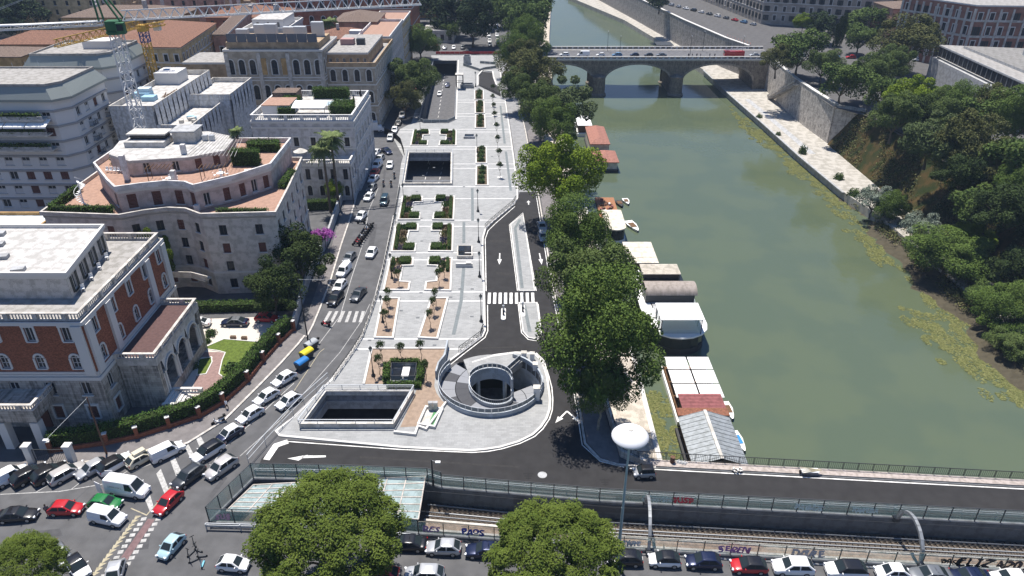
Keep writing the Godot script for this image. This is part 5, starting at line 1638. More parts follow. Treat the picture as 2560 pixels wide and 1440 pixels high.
func make_villa():
	var st := ["plain_trim"]
	var up := spec(9.8, 4.3, 2, 4.4, 1.15, 2.2, st, {"row_styles": ["arch_a", "plain_trim"]})
	var t := bld("brick_villa", "red brick villa with stone corners and roof terrace at lower left", rect(-84, -55.5, -80, -105), 8.5, 8.6, MT.brick, {0: up, 1: up}, {"cornice": 1.5, "parapet": 0.0, "bands": [8.5, 8.9], "roof": MT.roof_grey})
	var lo := spec(1.6, 3.9, 2, 4.4, 1.3, 2.1, st, {"row_styles": ["shut_trim", "plain"], "frame_s": "shutter_brown"})
	bld("", "", rect(-84, -55.3, -79.8, -105.2), 0.0, 8.5, MT.rustic, {0: lo, 1: lo}, {"into": t, "cornice": 0.7, "wall_name": "stone_base"})
	balustrade(t, [Vector2(-84, -80.4), Vector2(-55.9, -80.4), Vector2(-55.9, -104.6), Vector2(-84, -104.6)], 17.15, MT.stone_pale, 1.1)
	# corner pilasters and those of the river front
	for p in [[-56.3, -79.85], [-55.35, -80.9], [-55.35, -86.3], [-55.35, -98.6], [-55.35, -104.2]]:
		add_box(t, "pilaster", Vector3(p[0], 8.9, p[1]), Vector3(0.4 if p[0] > -56 else 1.3, 7.6, 1.3 if p[0] > -56 else 0.4), MT.travertine)
	var pent := spec(17.6, 3.5, 1, 3.6, 1.2, 2.3, ["leaf"])
	bld("", "", [Vector2(-84, -86), Vector2(-59.6, -86), Vector2(-62, -101), Vector2(-84, -101)], 17.1, 3.6, MT.stone_pale, {1: pent}, {"into": t, "cornice": 0.5, "parapet": 0.55, "roof": MT.roof_white, "wall_name": "penthouse_wall"})
	for q in [[-74, -95], [-71, -91], [-76, -98.5], [-66.5, -87.2]]: add_box(t, "roof_hatch", Vector3(q[0], 20.7, q[1]), Vector3(1.6, 0.5, 1.1), MT.concrete, 0.2)
	# loggia on the garden side: three arches on paired columns carrying a terrace
	var lg := MB.new()
	lg.prism(rect(-55.2, -49.6, -84, -99.5), 7.4, 8.4)
	part(t, "loggia_slab", lg.mesh(), MT.stone_pale, Transform3D(Basis(), -t.position))
	var tr := MB.new()
	tr.sheet(rect(-55.1, -50.2, -84.6, -98.9), 8.42)
	part(t, "loggia_terrace", tr.mesh(), mat("terrace_dark", 0.12, 0.07, 0.065, 0.9, "blotch", 2.0), Transform3D(Basis(), -t.position))
	balustrade(t, [Vector2(-55.2, -84.2), Vector2(-49.8, -84.2), Vector2(-49.8, -99.3), Vector2(-55.2, -99.3)], 8.42, MT.stone_pale, 0.95)
	add_box(t, "loggia_end", Vector3(-52.4, 0, -84.6), Vector3(5.4, 7.4, 1.0), MT.rustic)
	add_box(t, "loggia_end", Vector3(-52.4, 0, -99.0), Vector3(5.4, 7.4, 1.0), MT.rustic)
	add_box(t, "loggia_base", Vector3(-52.4, 0, -91.8), Vector3(5.4, 1.8, 14.0), MT.rustic)
	for z in [-85.6, -89.7, -93.9, -98.0]:
		for dz in [-0.35, 0.35]:
			var c := MB.new()
			c.lathe([Vector2(0.32, 0), Vector2(0.26, 0.3), Vector2(0.22, 3.2), Vector2(0.34, 3.5)], Vector3.ZERO, 8)
			part(t, "column", c.mesh(), MT.travertine, Transform3D(Basis(), Vector3(-49.9, 1.8, z + dz) - t.position))
	for z in [-87.6, -91.8, -95.95]:
		var am := MB.new()
		for i in 12:
			var a0 := PI * i / 12.0
			var a1 := PI * (i + 1) / 12.0
			am.quad(Vector3(0, sin(a0) * 1.55, cos(a0) * 1.55), Vector3(0, sin(a1) * 1.55, cos(a1) * 1.55), Vector3(0, 2.3, cos(a1) * 2.1), Vector3(0, 2.3, cos(a0) * 2.1), Vector3(1, 0, 0))
			am.bar(Vector3(0.05, sin(a0) * 1.6, cos(a0) * 1.6), Vector3(0.05, sin(a1) * 1.6, cos(a1) * 1.6), 0.3, 0.25)
		part(t, "arch", am.mesh(), MT.travertine, Transform3D(Basis(), Vector3(-49.75, 5.2, z) - t.position))
	# front porch with arched door and balcony
	add_box(t, "porch_slab", Vector3(-66.5, 5.6, -77.6), Vector3(8.4, 0.9, 5.0), MT.rustic)
	balustrade(t, [Vector2(-70.6, -80), Vector2(-70.6, -75.3), Vector2(-62.4, -75.3), Vector2(-62.4, -80)], 6.5, MT.stone_pale, 0.95)
	for x in [-70.2, -67.3, -62.9]: add_box(t, "porch_pier", Vector3(x, 0, -75.7), Vector3(1.1, 4.4, 1.1), MT.travertine)
	add_box(t, "porch_lintel", Vector3(-66.5, 4.6, -75.6), Vector3(8.4, 1.0, 0.9), MT.rustic)
	add_box(t, "porch_lintel", Vector3(-62.9, 4.6, -77.7), Vector3(0.9, 1.0, 4.2), MT.rustic)
	add_box(t, "porch_door", Vector3(-65.1, 0.2, -79.7), Vector3(2.2, 3.6, 0.3), MT.shutter_brown)
	# stairs from the loggia to the garden
	var sm := MB.new()
	for k in 9: sm.box(Vector3(-49.4 + k * 0.42, 0.85 - k * 0.1, -84.4), Vector3(0.44, 1.7 - k * 0.2, 3.2))
	part(t, "garden_stairs", sm.mesh(), MT.travertine, Transform3D(Basis(), -t.position))
	balustrade(t, [Vector2(-49.4, -86.2), Vector2(-45.6, -86.2)], 1.0, MT.travertine, 0.9)
	balustrade(t, [Vector2(-49.4, -82.6), Vector2(-45.6, -82.6)], 1.0, MT.travertine, 0.9)
	# gateway on the street
	for q in [["left", -62.9], ["right", -57.6]]:
		var g := thing("gate_pier", "tall pale stone gate pier of the brick villa, %s one" % q[0], "gate pier", Vector3(q[1], 0, -72.6), 0.0, "gate piers")
		part(g, "shaft", box_mesh(Vector3(0.8, 2.8, 0.8)), MT.travertine, Transform3D(Basis(), Vector3(0, 1.4, 0)))
		part(g, "cap", box_mesh(Vector3(1.0, 0.25, 1.0)), MT.travertine, Transform3D(Basis(), Vector3(0, 2.92, 0)))
	railing("dark iron gate leaves between the pale gate piers", [Vector2(-62.4, -72.6), Vector2(-58.1, -72.6)], 0.0, 2.2, 2.1, "bars", MT.iron, "gate", "iron_gate")
	# plinths of chairs on the roof terrace
	for k in 4:
		var c := thing("terrace_chair", "white chair on the brick villa's roof terrace, %s from the front" % ORD[k], "chair", Vector3(-59.2 - k * 0.45, 17.12, -88 - k * 3.2), 0.4, "chairs on the brick villa's roof")
		chair_parts(c)

func chair_parts(c: Node3D):
	part(c, "seat", box_mesh(Vector3(0.5, 0.07, 0.5)), MT.canopy, Transform3D(Basis(), Vector3(0, 0.45, 0)))
	part(c, "backrest", box_mesh(Vector3(0.5, 0.5, 0.06)), MT.canopy, Transform3D(Basis(), Vector3(0, 0.75, -0.24)))
	for x in [-0.2, 0.2]:
		for z in [-0.2, 0.2]: part(c, "leg", box_mesh(Vector3(0.05, 0.44, 0.05)), MT.canopy, Transform3D(Basis(), Vector3(x, 0.22, z)))

func make_curved():
	var low := [Vector2(-82, -118), Vector2(-68, -116.8), Vector2(-64.5, -118.8), Vector2(-61, -120), Vector2(-57.5, -119.6), Vector2(-54, -117.2), Vector2(-41.5, -118), Vector2(-42.4, -130), Vector2(-44, -146), Vector2(-82, -146)]
	var s := spec(1.2, 3.55, 4, 4.4, 1.25, 1.9, ["plain", "shut", "plain"], {"frame": "frame_dark"})
	var s1 := spec(1.2, 3.55, 4, 5.5, 1.3, 1.9, ["plain", "plain", "shut"], {"frame": "frame_dark"})
	var t := bld("curved_house", "pale stone apartment house with concave front and roof gardens", low, 0.0, 15.5, MT.stone_pale, {0: s, 1: s, 2: s, 3: s, 4: s, 5: s1, 6: s, 7: s}, {"cornice": 1.0, "parapet": 0.7, "roof": MT.terrace, "parapet_m": MT.stone_pale, "bands": [4.2, 15.0]})
	var mid := [Vector2(-78, -131), Vector2(-71.5, -122.5), Vector2(-68.5, -119.0), Vector2(-65, -120.6), Vector2(-61, -121.8), Vector2(-57.4, -121.4), Vector2(-55.4, -119.9), Vector2(-50, -124.5), Vector2(-45.3, -130.5), Vector2(-45.6, -145.5), Vector2(-78, -145.5)]
	var a := spec(16.0, 4.0, 1, 3.6, 1.5, 2.6, ["shut_arch"], {"frame_s": "shutter_brown"})
	var a2 := spec(16.0, 4.0, 1, 2.6, 1.2, 2.4, ["shut", "plain"])
	bld("", "", mid, 15.5, 4.0, mat("plaster_rose", 0.55, 0.46, 0.42, 0.9, "stain", 5.0), {1: a2, 2: a, 3: a, 4: a, 5: a, 6: a2, 7: a2}, {"into": t, "wall_name": "upper_wall", "cornice": 0.6, "parapet": 1.0, "parapet_m": MT.stone_white, "roof": MT.terrace})
	var ph := P([-74.5, -130.1, -69.1, -126.4, -63.9, -127.4, -59.2, -128.3, -53.9, -132.1, -54.6, -140.3, -61.2, -144, -70.1, -142.2, -76.1, -137.8])
	var pw := spec(19.9, 3.0, 1, 3.0, 1.2, 1.9, ["plain", "shut"])
	bld("", "", ph, 19.5, 2.9, MT.plaster_rose, {1: pw, 2: pw, 3: pw}, {"into": t, "wall_name": "penthouse_wall", "cornice": 0.5, "cornice_m": MT.roof_white, "roof": MT.roof_white})
	# roof lanterns, chimneys, flues
	add_box(t, "roof_lantern", Vector3(-69.5, 22.4, -136), Vector3(7.5, 1.0, 4.5), MT.roof_white)
	add_box(t, "roof_lantern", Vector3(-69.5, 23.4, -137), Vector3(6.6, 0.9, 2.6), MT.glass)
	add_box(t, "lantern_roof", Vector3(-69.5, 24.3, -137), Vector3(7.4, 0.25, 3.6), MT.concrete_pale)
	add_box(t, "stair_head", Vector3(-63.0, 22.4, -138.5), Vector3(4.2, 2.1, 4.0), MT.stone_pale)
	add_box(t, "stair_head_roof", Vector3(-63.0, 24.5, -138.5), Vector3(4.8, 0.25, 4.6), MT.concrete)
	for q in [[-69.2, 19.5, -124.5, 4.6], [-60.2, 19.5, -123.3, 2.2], [-60.6, 22.3, -130.2, 1.9], [-55.6, 15.5, -119.6, 1.2]]: add_box(t, "chimney", Vector3(q[0], q[1], q[2]), Vector3(0.8, q[3], 0.8), MT.stone_white)
	for q in [[-59.5, -138.0], [-58.2, -138.0]]: add_box(t, "air_conditioner", Vector3(q[0], 22.4, q[1]), Vector3(1.0, 1.1, 0.6), MT.steel)
	# ribs of the metal roof
	var rb := MB.new()
	for k in 14: rb.bar(Vector3(-60 + k * 0.55, 22.46, -143 + k * 0.25), Vector3(-60.5 + k * 0.75, 22.46, -129.2 + k * 0.05), 0.06, 0.06)
	var ro := stuff(t, "roof_ribs", rb, MT.roof_white)
	ro.transform = Transform3D(Basis(), -t.position)
	# bow-fronted ground floor balcony in the hollow
	var bb := MB.new()
	bb.strip([Vector2(-64.5, -116.2), Vector2(-61, -116.8), Vector2(-57.5, -116.6), Vector2(-54.4, -115.0)], 1.6, 4.1, 4.4)
	bb.strip([Vector2(-64.5, -115.4), Vector2(-61, -116.0), Vector2(-57.5, -115.8), Vector2(-54.0, -114.2)], 0.18, 4.4, 5.3)
	part(t, "bow_balcony", bb.mesh(), MT.stone_pale, Transform3D(Basis(), -t.position))
	# spiral stair on the left terrace
	var sp := thing("spiral_stair", "white spiral stair between the curved house's terraces", "stairs", Vector3(-76.5, 15.5, -121.5))
	var b := MB.new()
	b.tube(Vector3.ZERO, Vector3(0, 5.0, 0), 0.08, 0.08, 6)
	part(sp, "newel", b.mesh(), MT.canopy)
	for k in 18:
		var an := k * 0.42
		part(sp, "tread", box_mesh(Vector3(1.0, 0.06, 0.34)), MT.canopy, Transform3D(Basis(Vector3.UP, -an), Vector3(cos(an) * 0.55, 0.27 * (k + 1), sin(an) * 0.55)))
	b = MB.new()
	for k in 18:
		var a0 := k * 0.42
		var a1 := (k + 1) * 0.42
		b.bar(Vector3(cos(a0) * 1.05, 0.27 * k + 1.1, sin(a0) * 1.05), Vector3(cos(a1) * 1.05, 0.27 * (k + 1) + 1.1, sin(a1) * 1.05), 0.06, 0.06)
	part(sp, "handrail", b.mesh(), MT.canopy)
	# pergolas and furniture on the upper terrace
	for q in [["over the table", Vector3(-53.8, 19.55, -125.3)], ["by the vine", Vector3(-63.2, 19.55, -125.0)]]:
		var pg := thing("pergola", "thin timber pergola on the curved house's terrace, %s" % q[0], "pergola", q[1], 0.1, "pergolas")
		for x in [-2.0, 2.0]:
			for z in [-1.0, 1.0]: part(pg, "post", box_mesh(Vector3(0.1, 2.2, 0.1)), MT.wood, Transform3D(Basis(), Vector3(x, 1.1, z)))
		for k in 7: part(pg, "slat", box_mesh(Vector3(0.08, 0.1, 2.6)), MT.wood, Transform3D(Basis(), Vector3(-2.1 + k * 0.7, 2.25, 0)))
	for q in [["under the left pergola", Vector3(-61.0, 19.55, -123.4)], ["under the right pergola", Vector3(-52.8, 19.55, -125.9)]]:
		var tb := thing("terrace_table", "round white table on the curved house's terrace, %s" % q[0], "table", q[1], 0.0, "terrace tables")
		b = MB.new()
		b.lathe([Vector2(0, 0.74), Vector2(0.75, 0.74), Vector2(0.75, 0.7), Vector2(0, 0.7)], Vector3.ZERO, 14)
		part(tb, "table_top", b.mesh(), MT.canopy)
		b = MB.new()
		b.lathe([Vector2(0.35, 0), Vector2(0.06, 0.08), Vector2(0.06, 0.7)], Vector3.ZERO, 8)
		part(tb, "pedestal", b.mesh(), MT.canopy)
		for k in 4:
			var an := k * PI / 2 + 0.4
			var c := thing("terrace_chair", "white chair on the %s side of the table %s" % [["near", "right", "far", "left"][k], q[0]], "chair", q[1] + Vector3(sin(an), 0, cos(an)) * 1.05, an + PI, "chairs round the terrace tables")
			chair_parts(c)
	for q in [["left terrace front", Vector3(-75.5, 15.5, -118.9), Vector3(11, 1.3, 0.9)], ["left terrace side", Vector3(-81.2, 15.5, -124), Vector3(0.9, 1.4, 10)], ["green wall at the right of the penthouse", Vector3(-50.3, 19.5, -132.5), Vector3(5, 3.0, 2.0)], ["behind the green wall", Vector3(-49.5, 19.5, -141), Vector3(6, 1.8, 3)], ["far left of the upper terrace", Vector3(-73, 19.5, -133), Vector3(6, 1.5, 1.2)], ["right wing terrace corner", Vector3(-43.5, 15.5, -134), Vector3(1.2, 1.2, 8)], ["right wing front", Vector3(-47.5, 15.5, -119), Vector3(9, 0.7, 0.7)]]:
		var h := solo("terrace_hedge", MB.new(), tinted("leaves"), "terrace greenery on the curved house, %s" % q[0], "hedge", "roof garden hedges")
		h.mesh = hedge_mesh(q[2], 30.0, int(q[2].x * 17), 0.28)
		h.position = q[1]
	var row := thing("sunbed", "white slatted sunbed on the right end of the upper terrace", "sunbed", Vector3(-48.4, 19.55, -128.6), 0.3)
	part(row, "deck", box_mesh(Vector3(1.9, 0.1, 0.7)), MT.canopy, Transform3D(Basis(), Vector3(0, 0.35, 0)))
	for x in [-0.8, 0.8]: part(row, "leg", box_mesh(Vector3(0.08, 0.34, 0.6)), MT.canopy, Transform3D(Basis(), Vector3(x, 0.17, 0)))
	for k in 6:
		var c := thing("terrace_chair", "white chair, %s in the row at the left end of the upper terrace" % ORD[k], "chair", Vector3(-74.6 + k * 0.75, 19.55, -128.2 + k * 0.1), 0.0, "row of chairs on the upper terrace")
		chair_parts(c)

func make_white_villa():
	var wm := mat("villa_grey", 0.55, 0.54, 0.55, 0.9, "stain", 5.0)
	var s := spec(1.5, 4.9, 3, 3.9, 1.2, 2.2, ["plain_trim"], {"row_styles": ["arch", "plain_trim", "plain_trim"], "frame": "frame_dark"})
	var t := bld("white_villa", "weathered white villa with balustraded roof garden by the bend", rect(-61, -37, -168, -191), 0.0, 17.4, wm, {0: s, 1: s}, {"cornice": 1.4, "bands": [5.6, 10.6, 15.6], "roof": MT.roof_white})
	var s2 := spec(1.2, 4.0, 2, 3.0, 1.1, 2.6, ["arch"], {"frame": "frame_dark", "row_styles": ["arch", "plain"]})
	bld("", "", rect(-52, -37.4, -162, -168), 0.0, 9.0, wm, {0: s2, 1: s2}, {"into": t, "wall_name": "wing_wall", "cornice": 0.6, "roof": MT.concrete_pale})
	balustrade(t, [Vector2(-52, -162.2), Vector2(-37.6, -162.2), Vector2(-37.6, -168)], 9.0, MT.stone_white, 1.0)
	balustrade(t, [Vector2(-60.8, -190.6), Vector2(-60.8, -168.4), Vector2(-37.4, -168.4), Vector2(-37.4, -190.6), Vector2(-60.8, -190.6)], 17.4, MT.plaster_white, 1.4)
	add_box(t, "roof_room", Vector3(-55.8, 17.4, -175), Vector3(6.5, 2.6, 7), MT.plaster_white)
	add_box(t, "roof_room_tiles", Vector3(-55.8, 20.0, -175), Vector3(6.7, 0.15, 7.2), MT.terrace)
	add_box(t, "lean_to", Vector3(-57, 17.4, -186), Vector3(6, 2.6, 5), MT.tiles_brown)
	add_box(t, "roof_pool", Vector3(-47.5, 17.4, -180), Vector3(9, 0.9, 4.5), MT.plaster_white)
	add_box(t, "water_tray", Vector3(-47.5, 18.3, -180), Vector3(8.2, 0.06, 3.7), mat("pool_blue", 0.45, 0.55, 0.6, 0.3))
	for q in [["pale awning over the roof terrace", Vector3(-48.2, 19.6, -173.5), Vector3(8.0, 0.12, 4.6)]]:
		var a := thing("awning", q[0], "awning", Vector3(-48.2, 17.4, -173.5))
		part(a, "cloth", box_mesh(q[2]), MT.canopy, Transform3D(Basis(Vector3(1, 0, 0), 0.12), Vector3(0, 2.4, 0)))
		for x in [-3.9, 3.9]:
			for z in [-2.2, 2.2]: part(a, "post", box_mesh(Vector3(0.1, 2.4, 0.1)), MT.steel_dark, Transform3D(Basis(), Vector3(x, 1.2, z)))
	for q in [["left edge", Vector3(-53.6, 17.4, -172.5), Vector3(3, 2.3, 4)], ["right side over the arbour", Vector3(-40.8, 17.4, -175), Vector3(5, 2.5, 6)], ["back arch", Vector3(-46.5, 17.4, -188.6), Vector3(9, 2.6, 2)], ["back left", Vector3(-55, 17.4, -181.5), Vector3(4, 2.0, 4)]]:
		var h := solo("roof_hedge", MB.new(), tinted("leaves"), "green roof garden hedge on the white villa, %s" % q[0], "hedge", "roof garden hedges")
		h.mesh = hedge_mesh(q[2], 26.0, int(q[2].x * 31), 0.3)
		h.position = q[1]
	for q in [[-39, -180], [-38.4, -186]]:
		var u := thing("closed_umbrella", "folded black umbrella on the white villa's roof, %s one" % ("nearer" if q[1] > -183 else "farther"), "umbrella", Vector3(q[0], 17.4, q[1]), 0.0, "folded umbrellas")
		var b := MB.new()
		b.lathe([Vector2(0.05, 0.9), Vector2(0.3, 1.2), Vector2(0.22, 2.2), Vector2(0.02, 3.0)], Vector3.ZERO, 8)
		part(u, "cover", b.mesh(), MT.black)
		b = MB.new()
		b.tube(Vector3.ZERO, Vector3(0, 1.0, 0), 0.04, 0.04, 6)
		part(u, "pole", b.mesh(), MT.steel_dark)
	for q in [["left", -49.5], ["right", -44.0]]:
		var u := thing("parasol", "pale open parasol on the white villa's front terrace, %s one" % q[0], "parasol", Vector3(q[1], 9.0, -165), 0.0, "terrace parasols")
		var b := MB.new()
		b.lathe([Vector2(1.7, 2.1), Vector2(0.0, 2.9)], Vector3.ZERO, 8)
		part(u, "canopy", b.mesh(), MT.concrete_pale)
		b = MB.new()
		b.tube(Vector3.ZERO, Vector3(0, 2.2, 0), 0.04, 0.04, 6)
		part(u, "pole", b.mesh(), MT.steel)

func make_wrapped():
	var t := thing("wrapped_building", "building under renovation wrapped in torn white sheeting", "building", Vector3(-87, 0, -185))
	var back := Transform3D(Basis(), -t.position)
	var r := RandomNumberGenerator.new()
	r.seed = 12
	for q in [[rect(-93, -83, -168, -204), 21.0, "main_wall"], [rect(-83, -75, -168, -188), 16.5, "low_wall"], [rect(-83, -72.5, -188, -206), 18.5, "side_wall"]]:
		var m := MB.new()
		m.prism(q[0], 0, q[1] - 1.3)
		part(t, q[2], m.mesh(), MT.scaffold_sheet, back)
		m = MB.new()
		m.strip(q[0], 0.25, q[1] - 1.4, q[1], true)
		part(t, "edge_boards", m.mesh(), MT.concrete_pale, back)
		m = MB.new()
		m.sheet(q[0], q[1] - 1.28)
		part(t, "roof", m.mesh(), MT.roof_white, back)
		# hanging strips of sheeting with gaps between them
		var p: Array = q[0]
		for e in [[0, 1], [1, 2]]:
			for s in walk([p[e[0]], p[e[1]]], 2.6):
				if s[2] == 0.0: continue
				var d: Vector2 = s[1]
				var o := Vector2(-d.y, d.x)
				if o.y < 0 and e[0] == 0: o = -o
				if o.x < 0 and e[0] == 1: o = -o
				var rows := []
				var lowy: float = r.randf_range(0.5, 7.0)
				for k in 7:
					var yy := lerpf(q[1], lowy, k / 6.0)
					var line := []
					for j in 6:
						var u: float = s[2] * (j / 5.0) * 0.94
						var bulge := 0.18 + 0.16 * sin(j * 2.1 + k * 0.9 + r.randf()) + 0.1 * sin(k * 1.7)
						var pp: Vector2 = s[0] + d * u + o * bulge
						line.append(v3(pp, yy))
					rows.append(line)
				m = MB.new()
				m.grid(rows)
				part(t, "sheet", m.mesh(), mat("sheet_white", 0.62, 0.64, 0.66, 0.55, "stain", 3.0), back)
	add_box(t, "site_cabin", Vector3(-90, 19.7, -196), Vector3(6, 3.0, 6.5), MT.plaster_white)
	add_box(t, "blue_container", Vector3(-90.5, 19.7, -180), Vector3(4, 1.4, 2.6), mat("crate_blue", 0.3, 0.48, 0.6, 0.7))
	add_box(t, "blue_container", Vector3(-88, 19.7, -177.5), Vector3(3, 1.1, 2.4), MT.crate_blue)
	add_box(t, "blue_container", Vector3(-90.2, 21.1, -180.5), Vector3(3, 0.9, 2), mat("crate_pale", 0.55, 0.65, 0.7, 0.7))
	for k in 9:
		add_box(t, "timber", Vector3(-86.4 + r.randf() * 1.6, 19.72 + 0.08 * (k % 3), -186 + r.randf() * 4), Vector3(0.16, 0.08, 5.0), MT.wood, r.randf_range(-0.3, 0.3))
	for k in 7: add_box(t, "rubble_bag", Vector3(-80 + r.randf() * 3.6, 15.25, -172 - r.randf() * 9), Vector3(0.9, 0.7, 0.9), MT.crate_blue if k % 3 == 0 else MT.concrete_pale, r.randf() * 2.0)

func make_towers():
	var st := ["half", "shut", "half", "plain"]
	var ex := {"frame": "frame_white", "trim": "frame_white", "balc": [1, 2, 3, 4, 5]}
	var s := spec(1.7, 3.3, 7, 3.5, 1.5, 2.2, st, ex)
	var f := spec(1.7, 3.3, 7, 3.4, 1.8, 2.2, ["half", "shut", "half", "plain"], {"frame": "frame_white", "trim": "frame_white"})
	var bands := []
	for k in 7: bands.append(3.6 + 3.3 * k)
	var bm := mat("band_grey", 0.38, 0.37, 0.36, 0.9, "grain", 3.0)
	var t := bld("white_tower", "white apartment tower with planted balconies and grey floor bands at left edge", [Vector2(-120, -154), Vector2(-97.4, -154), Vector2(-95, -157), Vector2(-95, -172), Vector2(-120, -172)], 0.0, 26.2, MT.plaster_white, {0: f, 1: {}, 2: s}, {"bands": bands, "band_h": 0.45, "band_out": -0.11, "band_m": bm, "skirt": MT.metal_green})
	# terraces stepping out of the front of the top storeys
	for k in 3:
		var y := 15.4 + 3.3 * k
		add_box(t, "terrace_slab", Vector3(-109.5, y, -153.0), Vector3(21, 0.3, 2.2), MT.concrete_pale)
		add_box(t, "terrace_wall", Vector3(-109.5, y + 0.3, -152.0), Vector3(21, 0.75, 0.18), MT.concrete)
		var h := solo("balcony_planting", MB.new(), tinted("leaves"), "row of potted greenery on the white tower's %s terrace" % ["lowest", "middle", "top"][k], "plants", "balcony greenery")
		h.mesh = hedge_mesh(Vector3(20, 0.9, 0.7), 18.0, 600 + k, 0.35)
		h.position = Vector3(-109.5, y + 0.7, -152.3)
	var a := thing("awning", "three white awnings over the white tower's middle terrace", "awning", Vector3(-105, 20.7, -152.8))
	for k in 3: part(a, "cloth", box_mesh(Vector3(4.4, 0.08, 2.8)), MT.canopy, Transform3D(Basis(Vector3(1, 0, 0), 0.35), Vector3(-4.6 + k * 4.6, 0.9, 0.6)))
	for k in 3: part(a, "valance", box_mesh(Vector3(4.4, 0.35, 0.06)), MT.canopy, Transform3D(Basis(), Vector3(-4.6 + k * 4.6, 0.25, 1.92)))
	t = bld("white_tower", "taller white apartment tower behind, with sloping metal roof skirt", [Vector2(-118, -181.5), Vector2(-100, -181.5), Vector2(-97.5, -184), Vector2(-97.5, -200), Vector2(-118, -200)], 0.0, 26.8, MT.plaster_white, {0: s, 2: s}, {"bands": bands, "band_h": 0.45, "band_out": -0.11, "band_m": bm, "skirt": MT.metal_green})
	add_box(t, "roof_room", Vector3(-104, 29.3, -192), Vector3(7, 2.0, 5), MT.plaster_white)
	add_box(t, "link_block", Vector3(-116, 0, -176.5), Vector3(10, 25, 10), MT.plaster_white)
	var r := RandomNumberGenerator.new()
	r.seed = 77
	for k in 14: add_box(t, "roof_plant", Vector3(-118 + r.randf() * 12, 25, -173 - r.randf() * 7), Vector3(r.randf_range(0.5, 1.6), r.randf_range(0.4, 1.6), r.randf_range(0.4, 1.2)), [MT.steel, MT.concrete_pale, MT.crate_blue][k % 3])
	for k in 6: add_box(t, "aerial", Vector3(-117 + k * 2.1, 26, -175 - (k % 3) * 1.5), Vector3(0.06, 3.2, 0.06), MT.steel)
	# low flat roof between tower and brick villa
	bld("low_annex", "low annex with flat pale blue roof behind the brick villa", rect(-112, -86.5, -119, -128), 0.0, 11.0, MT.plaster_tan, {}, {"parapet": 0.6, "parapet_m": MT.plaster_ochre, "roof": mat("roof_blue", 0.6, 0.65, 0.68, 0.8, "stain", 5.0)})

func make_palazzo():
	var ws := mat("palazzo_stone", 0.42, 0.37, 0.3, 0.9, "stain", 7.0)
	var s := spec(3.0, 7.2, 3, 3.1, 1.7, 4.2, ["arch"], {"frame": "frame_dark"})
	var t := bld("palazzo", "ochre and stone palace with rows of arched windows", rect(-82, -54, -214, -234), 0.0, 24.4, ws, {0: s, 1: s}, {"cornice": 1.5, "bands": [8.2, 15.6, 16.4], "roof": MT.roof_grey})
	for x in [-81.4, -72.2, -63.9, -54.6]:
		add_box(t, "pilaster", Vector3(x, 0, -213.9), Vector3(1.1, 23.4, 0.35), MT.stone_pale)
	for x in [-71, -65.1]: add_box(t, "ochre_panel", Vector3(x, 17.4, -213.85), Vector3(1.6, 4.6, 0.25), MT.plaster_ochre)
	add_box(t, "attic", Vector3(-68, 24.4, -222), Vector3(26.5, 1.8, 14), MT.plaster_tan)
	for k in 9: add_box(t, "screen_panel", Vector3(-79.4 + k * 2.85, 26.2, -215.2), Vector3(2.75, 2.3, 0.15), mat("screen_grey", 0.14, 0.15, 0.17, 0.6, "grain", 1.0))
	for k in 6: add_box(t, "air_duct", Vector3(-78 + k * 4.2, 26.2, -221 - (k % 2) * 3.5), Vector3(3.4, 2.6 + (k % 3) * 0.7, 1.8), mat("duct", 0.62, 0.64, 0.65, 0.4, "grain", 2.0, 0.3))
	var s2 := spec(2.2, 6.3, 3, 3.1, 1.5, 3.4, ["arch"], {"frame": "frame_dark"})
	bld("", "", rect(-54, -40, -217, -252), 0.0, 19.0, ws, {0: s2, 1: s2}, {"into": t, "wall_name": "wing_wall", "cornice": 1.2, "parapet": 1.2, "parapet_m": MT.plaster_tan, "bands": [7.4, 13.6], "roof": MT.roof_grey})
	bld("", "", rect(-54, -42, -219, -247), 19.0, 3.6, MT.plaster_tan, {0: spec(19.8, 3, 1, 1.9, 0.8, 1.2, ["plain"])}, {"into": t, "wall_name": "wing_attic_wall", "cornice": 0.5, "roof": MT.roof_grey})
	add_box(t, "roof_plant", Vector3(-50, 22.6, -231), Vector3(4, 1.7, 2.6), mat("plant_red", 0.4, 0.24, 0.22, 0.7))
	add_box(t, "roof_plant", Vector3(-46, 22.6, -231), Vector3(2.4, 1.7, 2.0), MT.steel_dark)
	bld("", "", rect(-96, -82, -218, -232), 0.0, 20.0, MT.plaster_tan, {0: spec(4, 5, 3, 3.5, 1.0, 1.8, ["plain"])}, {"into": t, "wall_name": "left_wing_wall", "cornice": 0.7, "roof": MT.roof_grey})

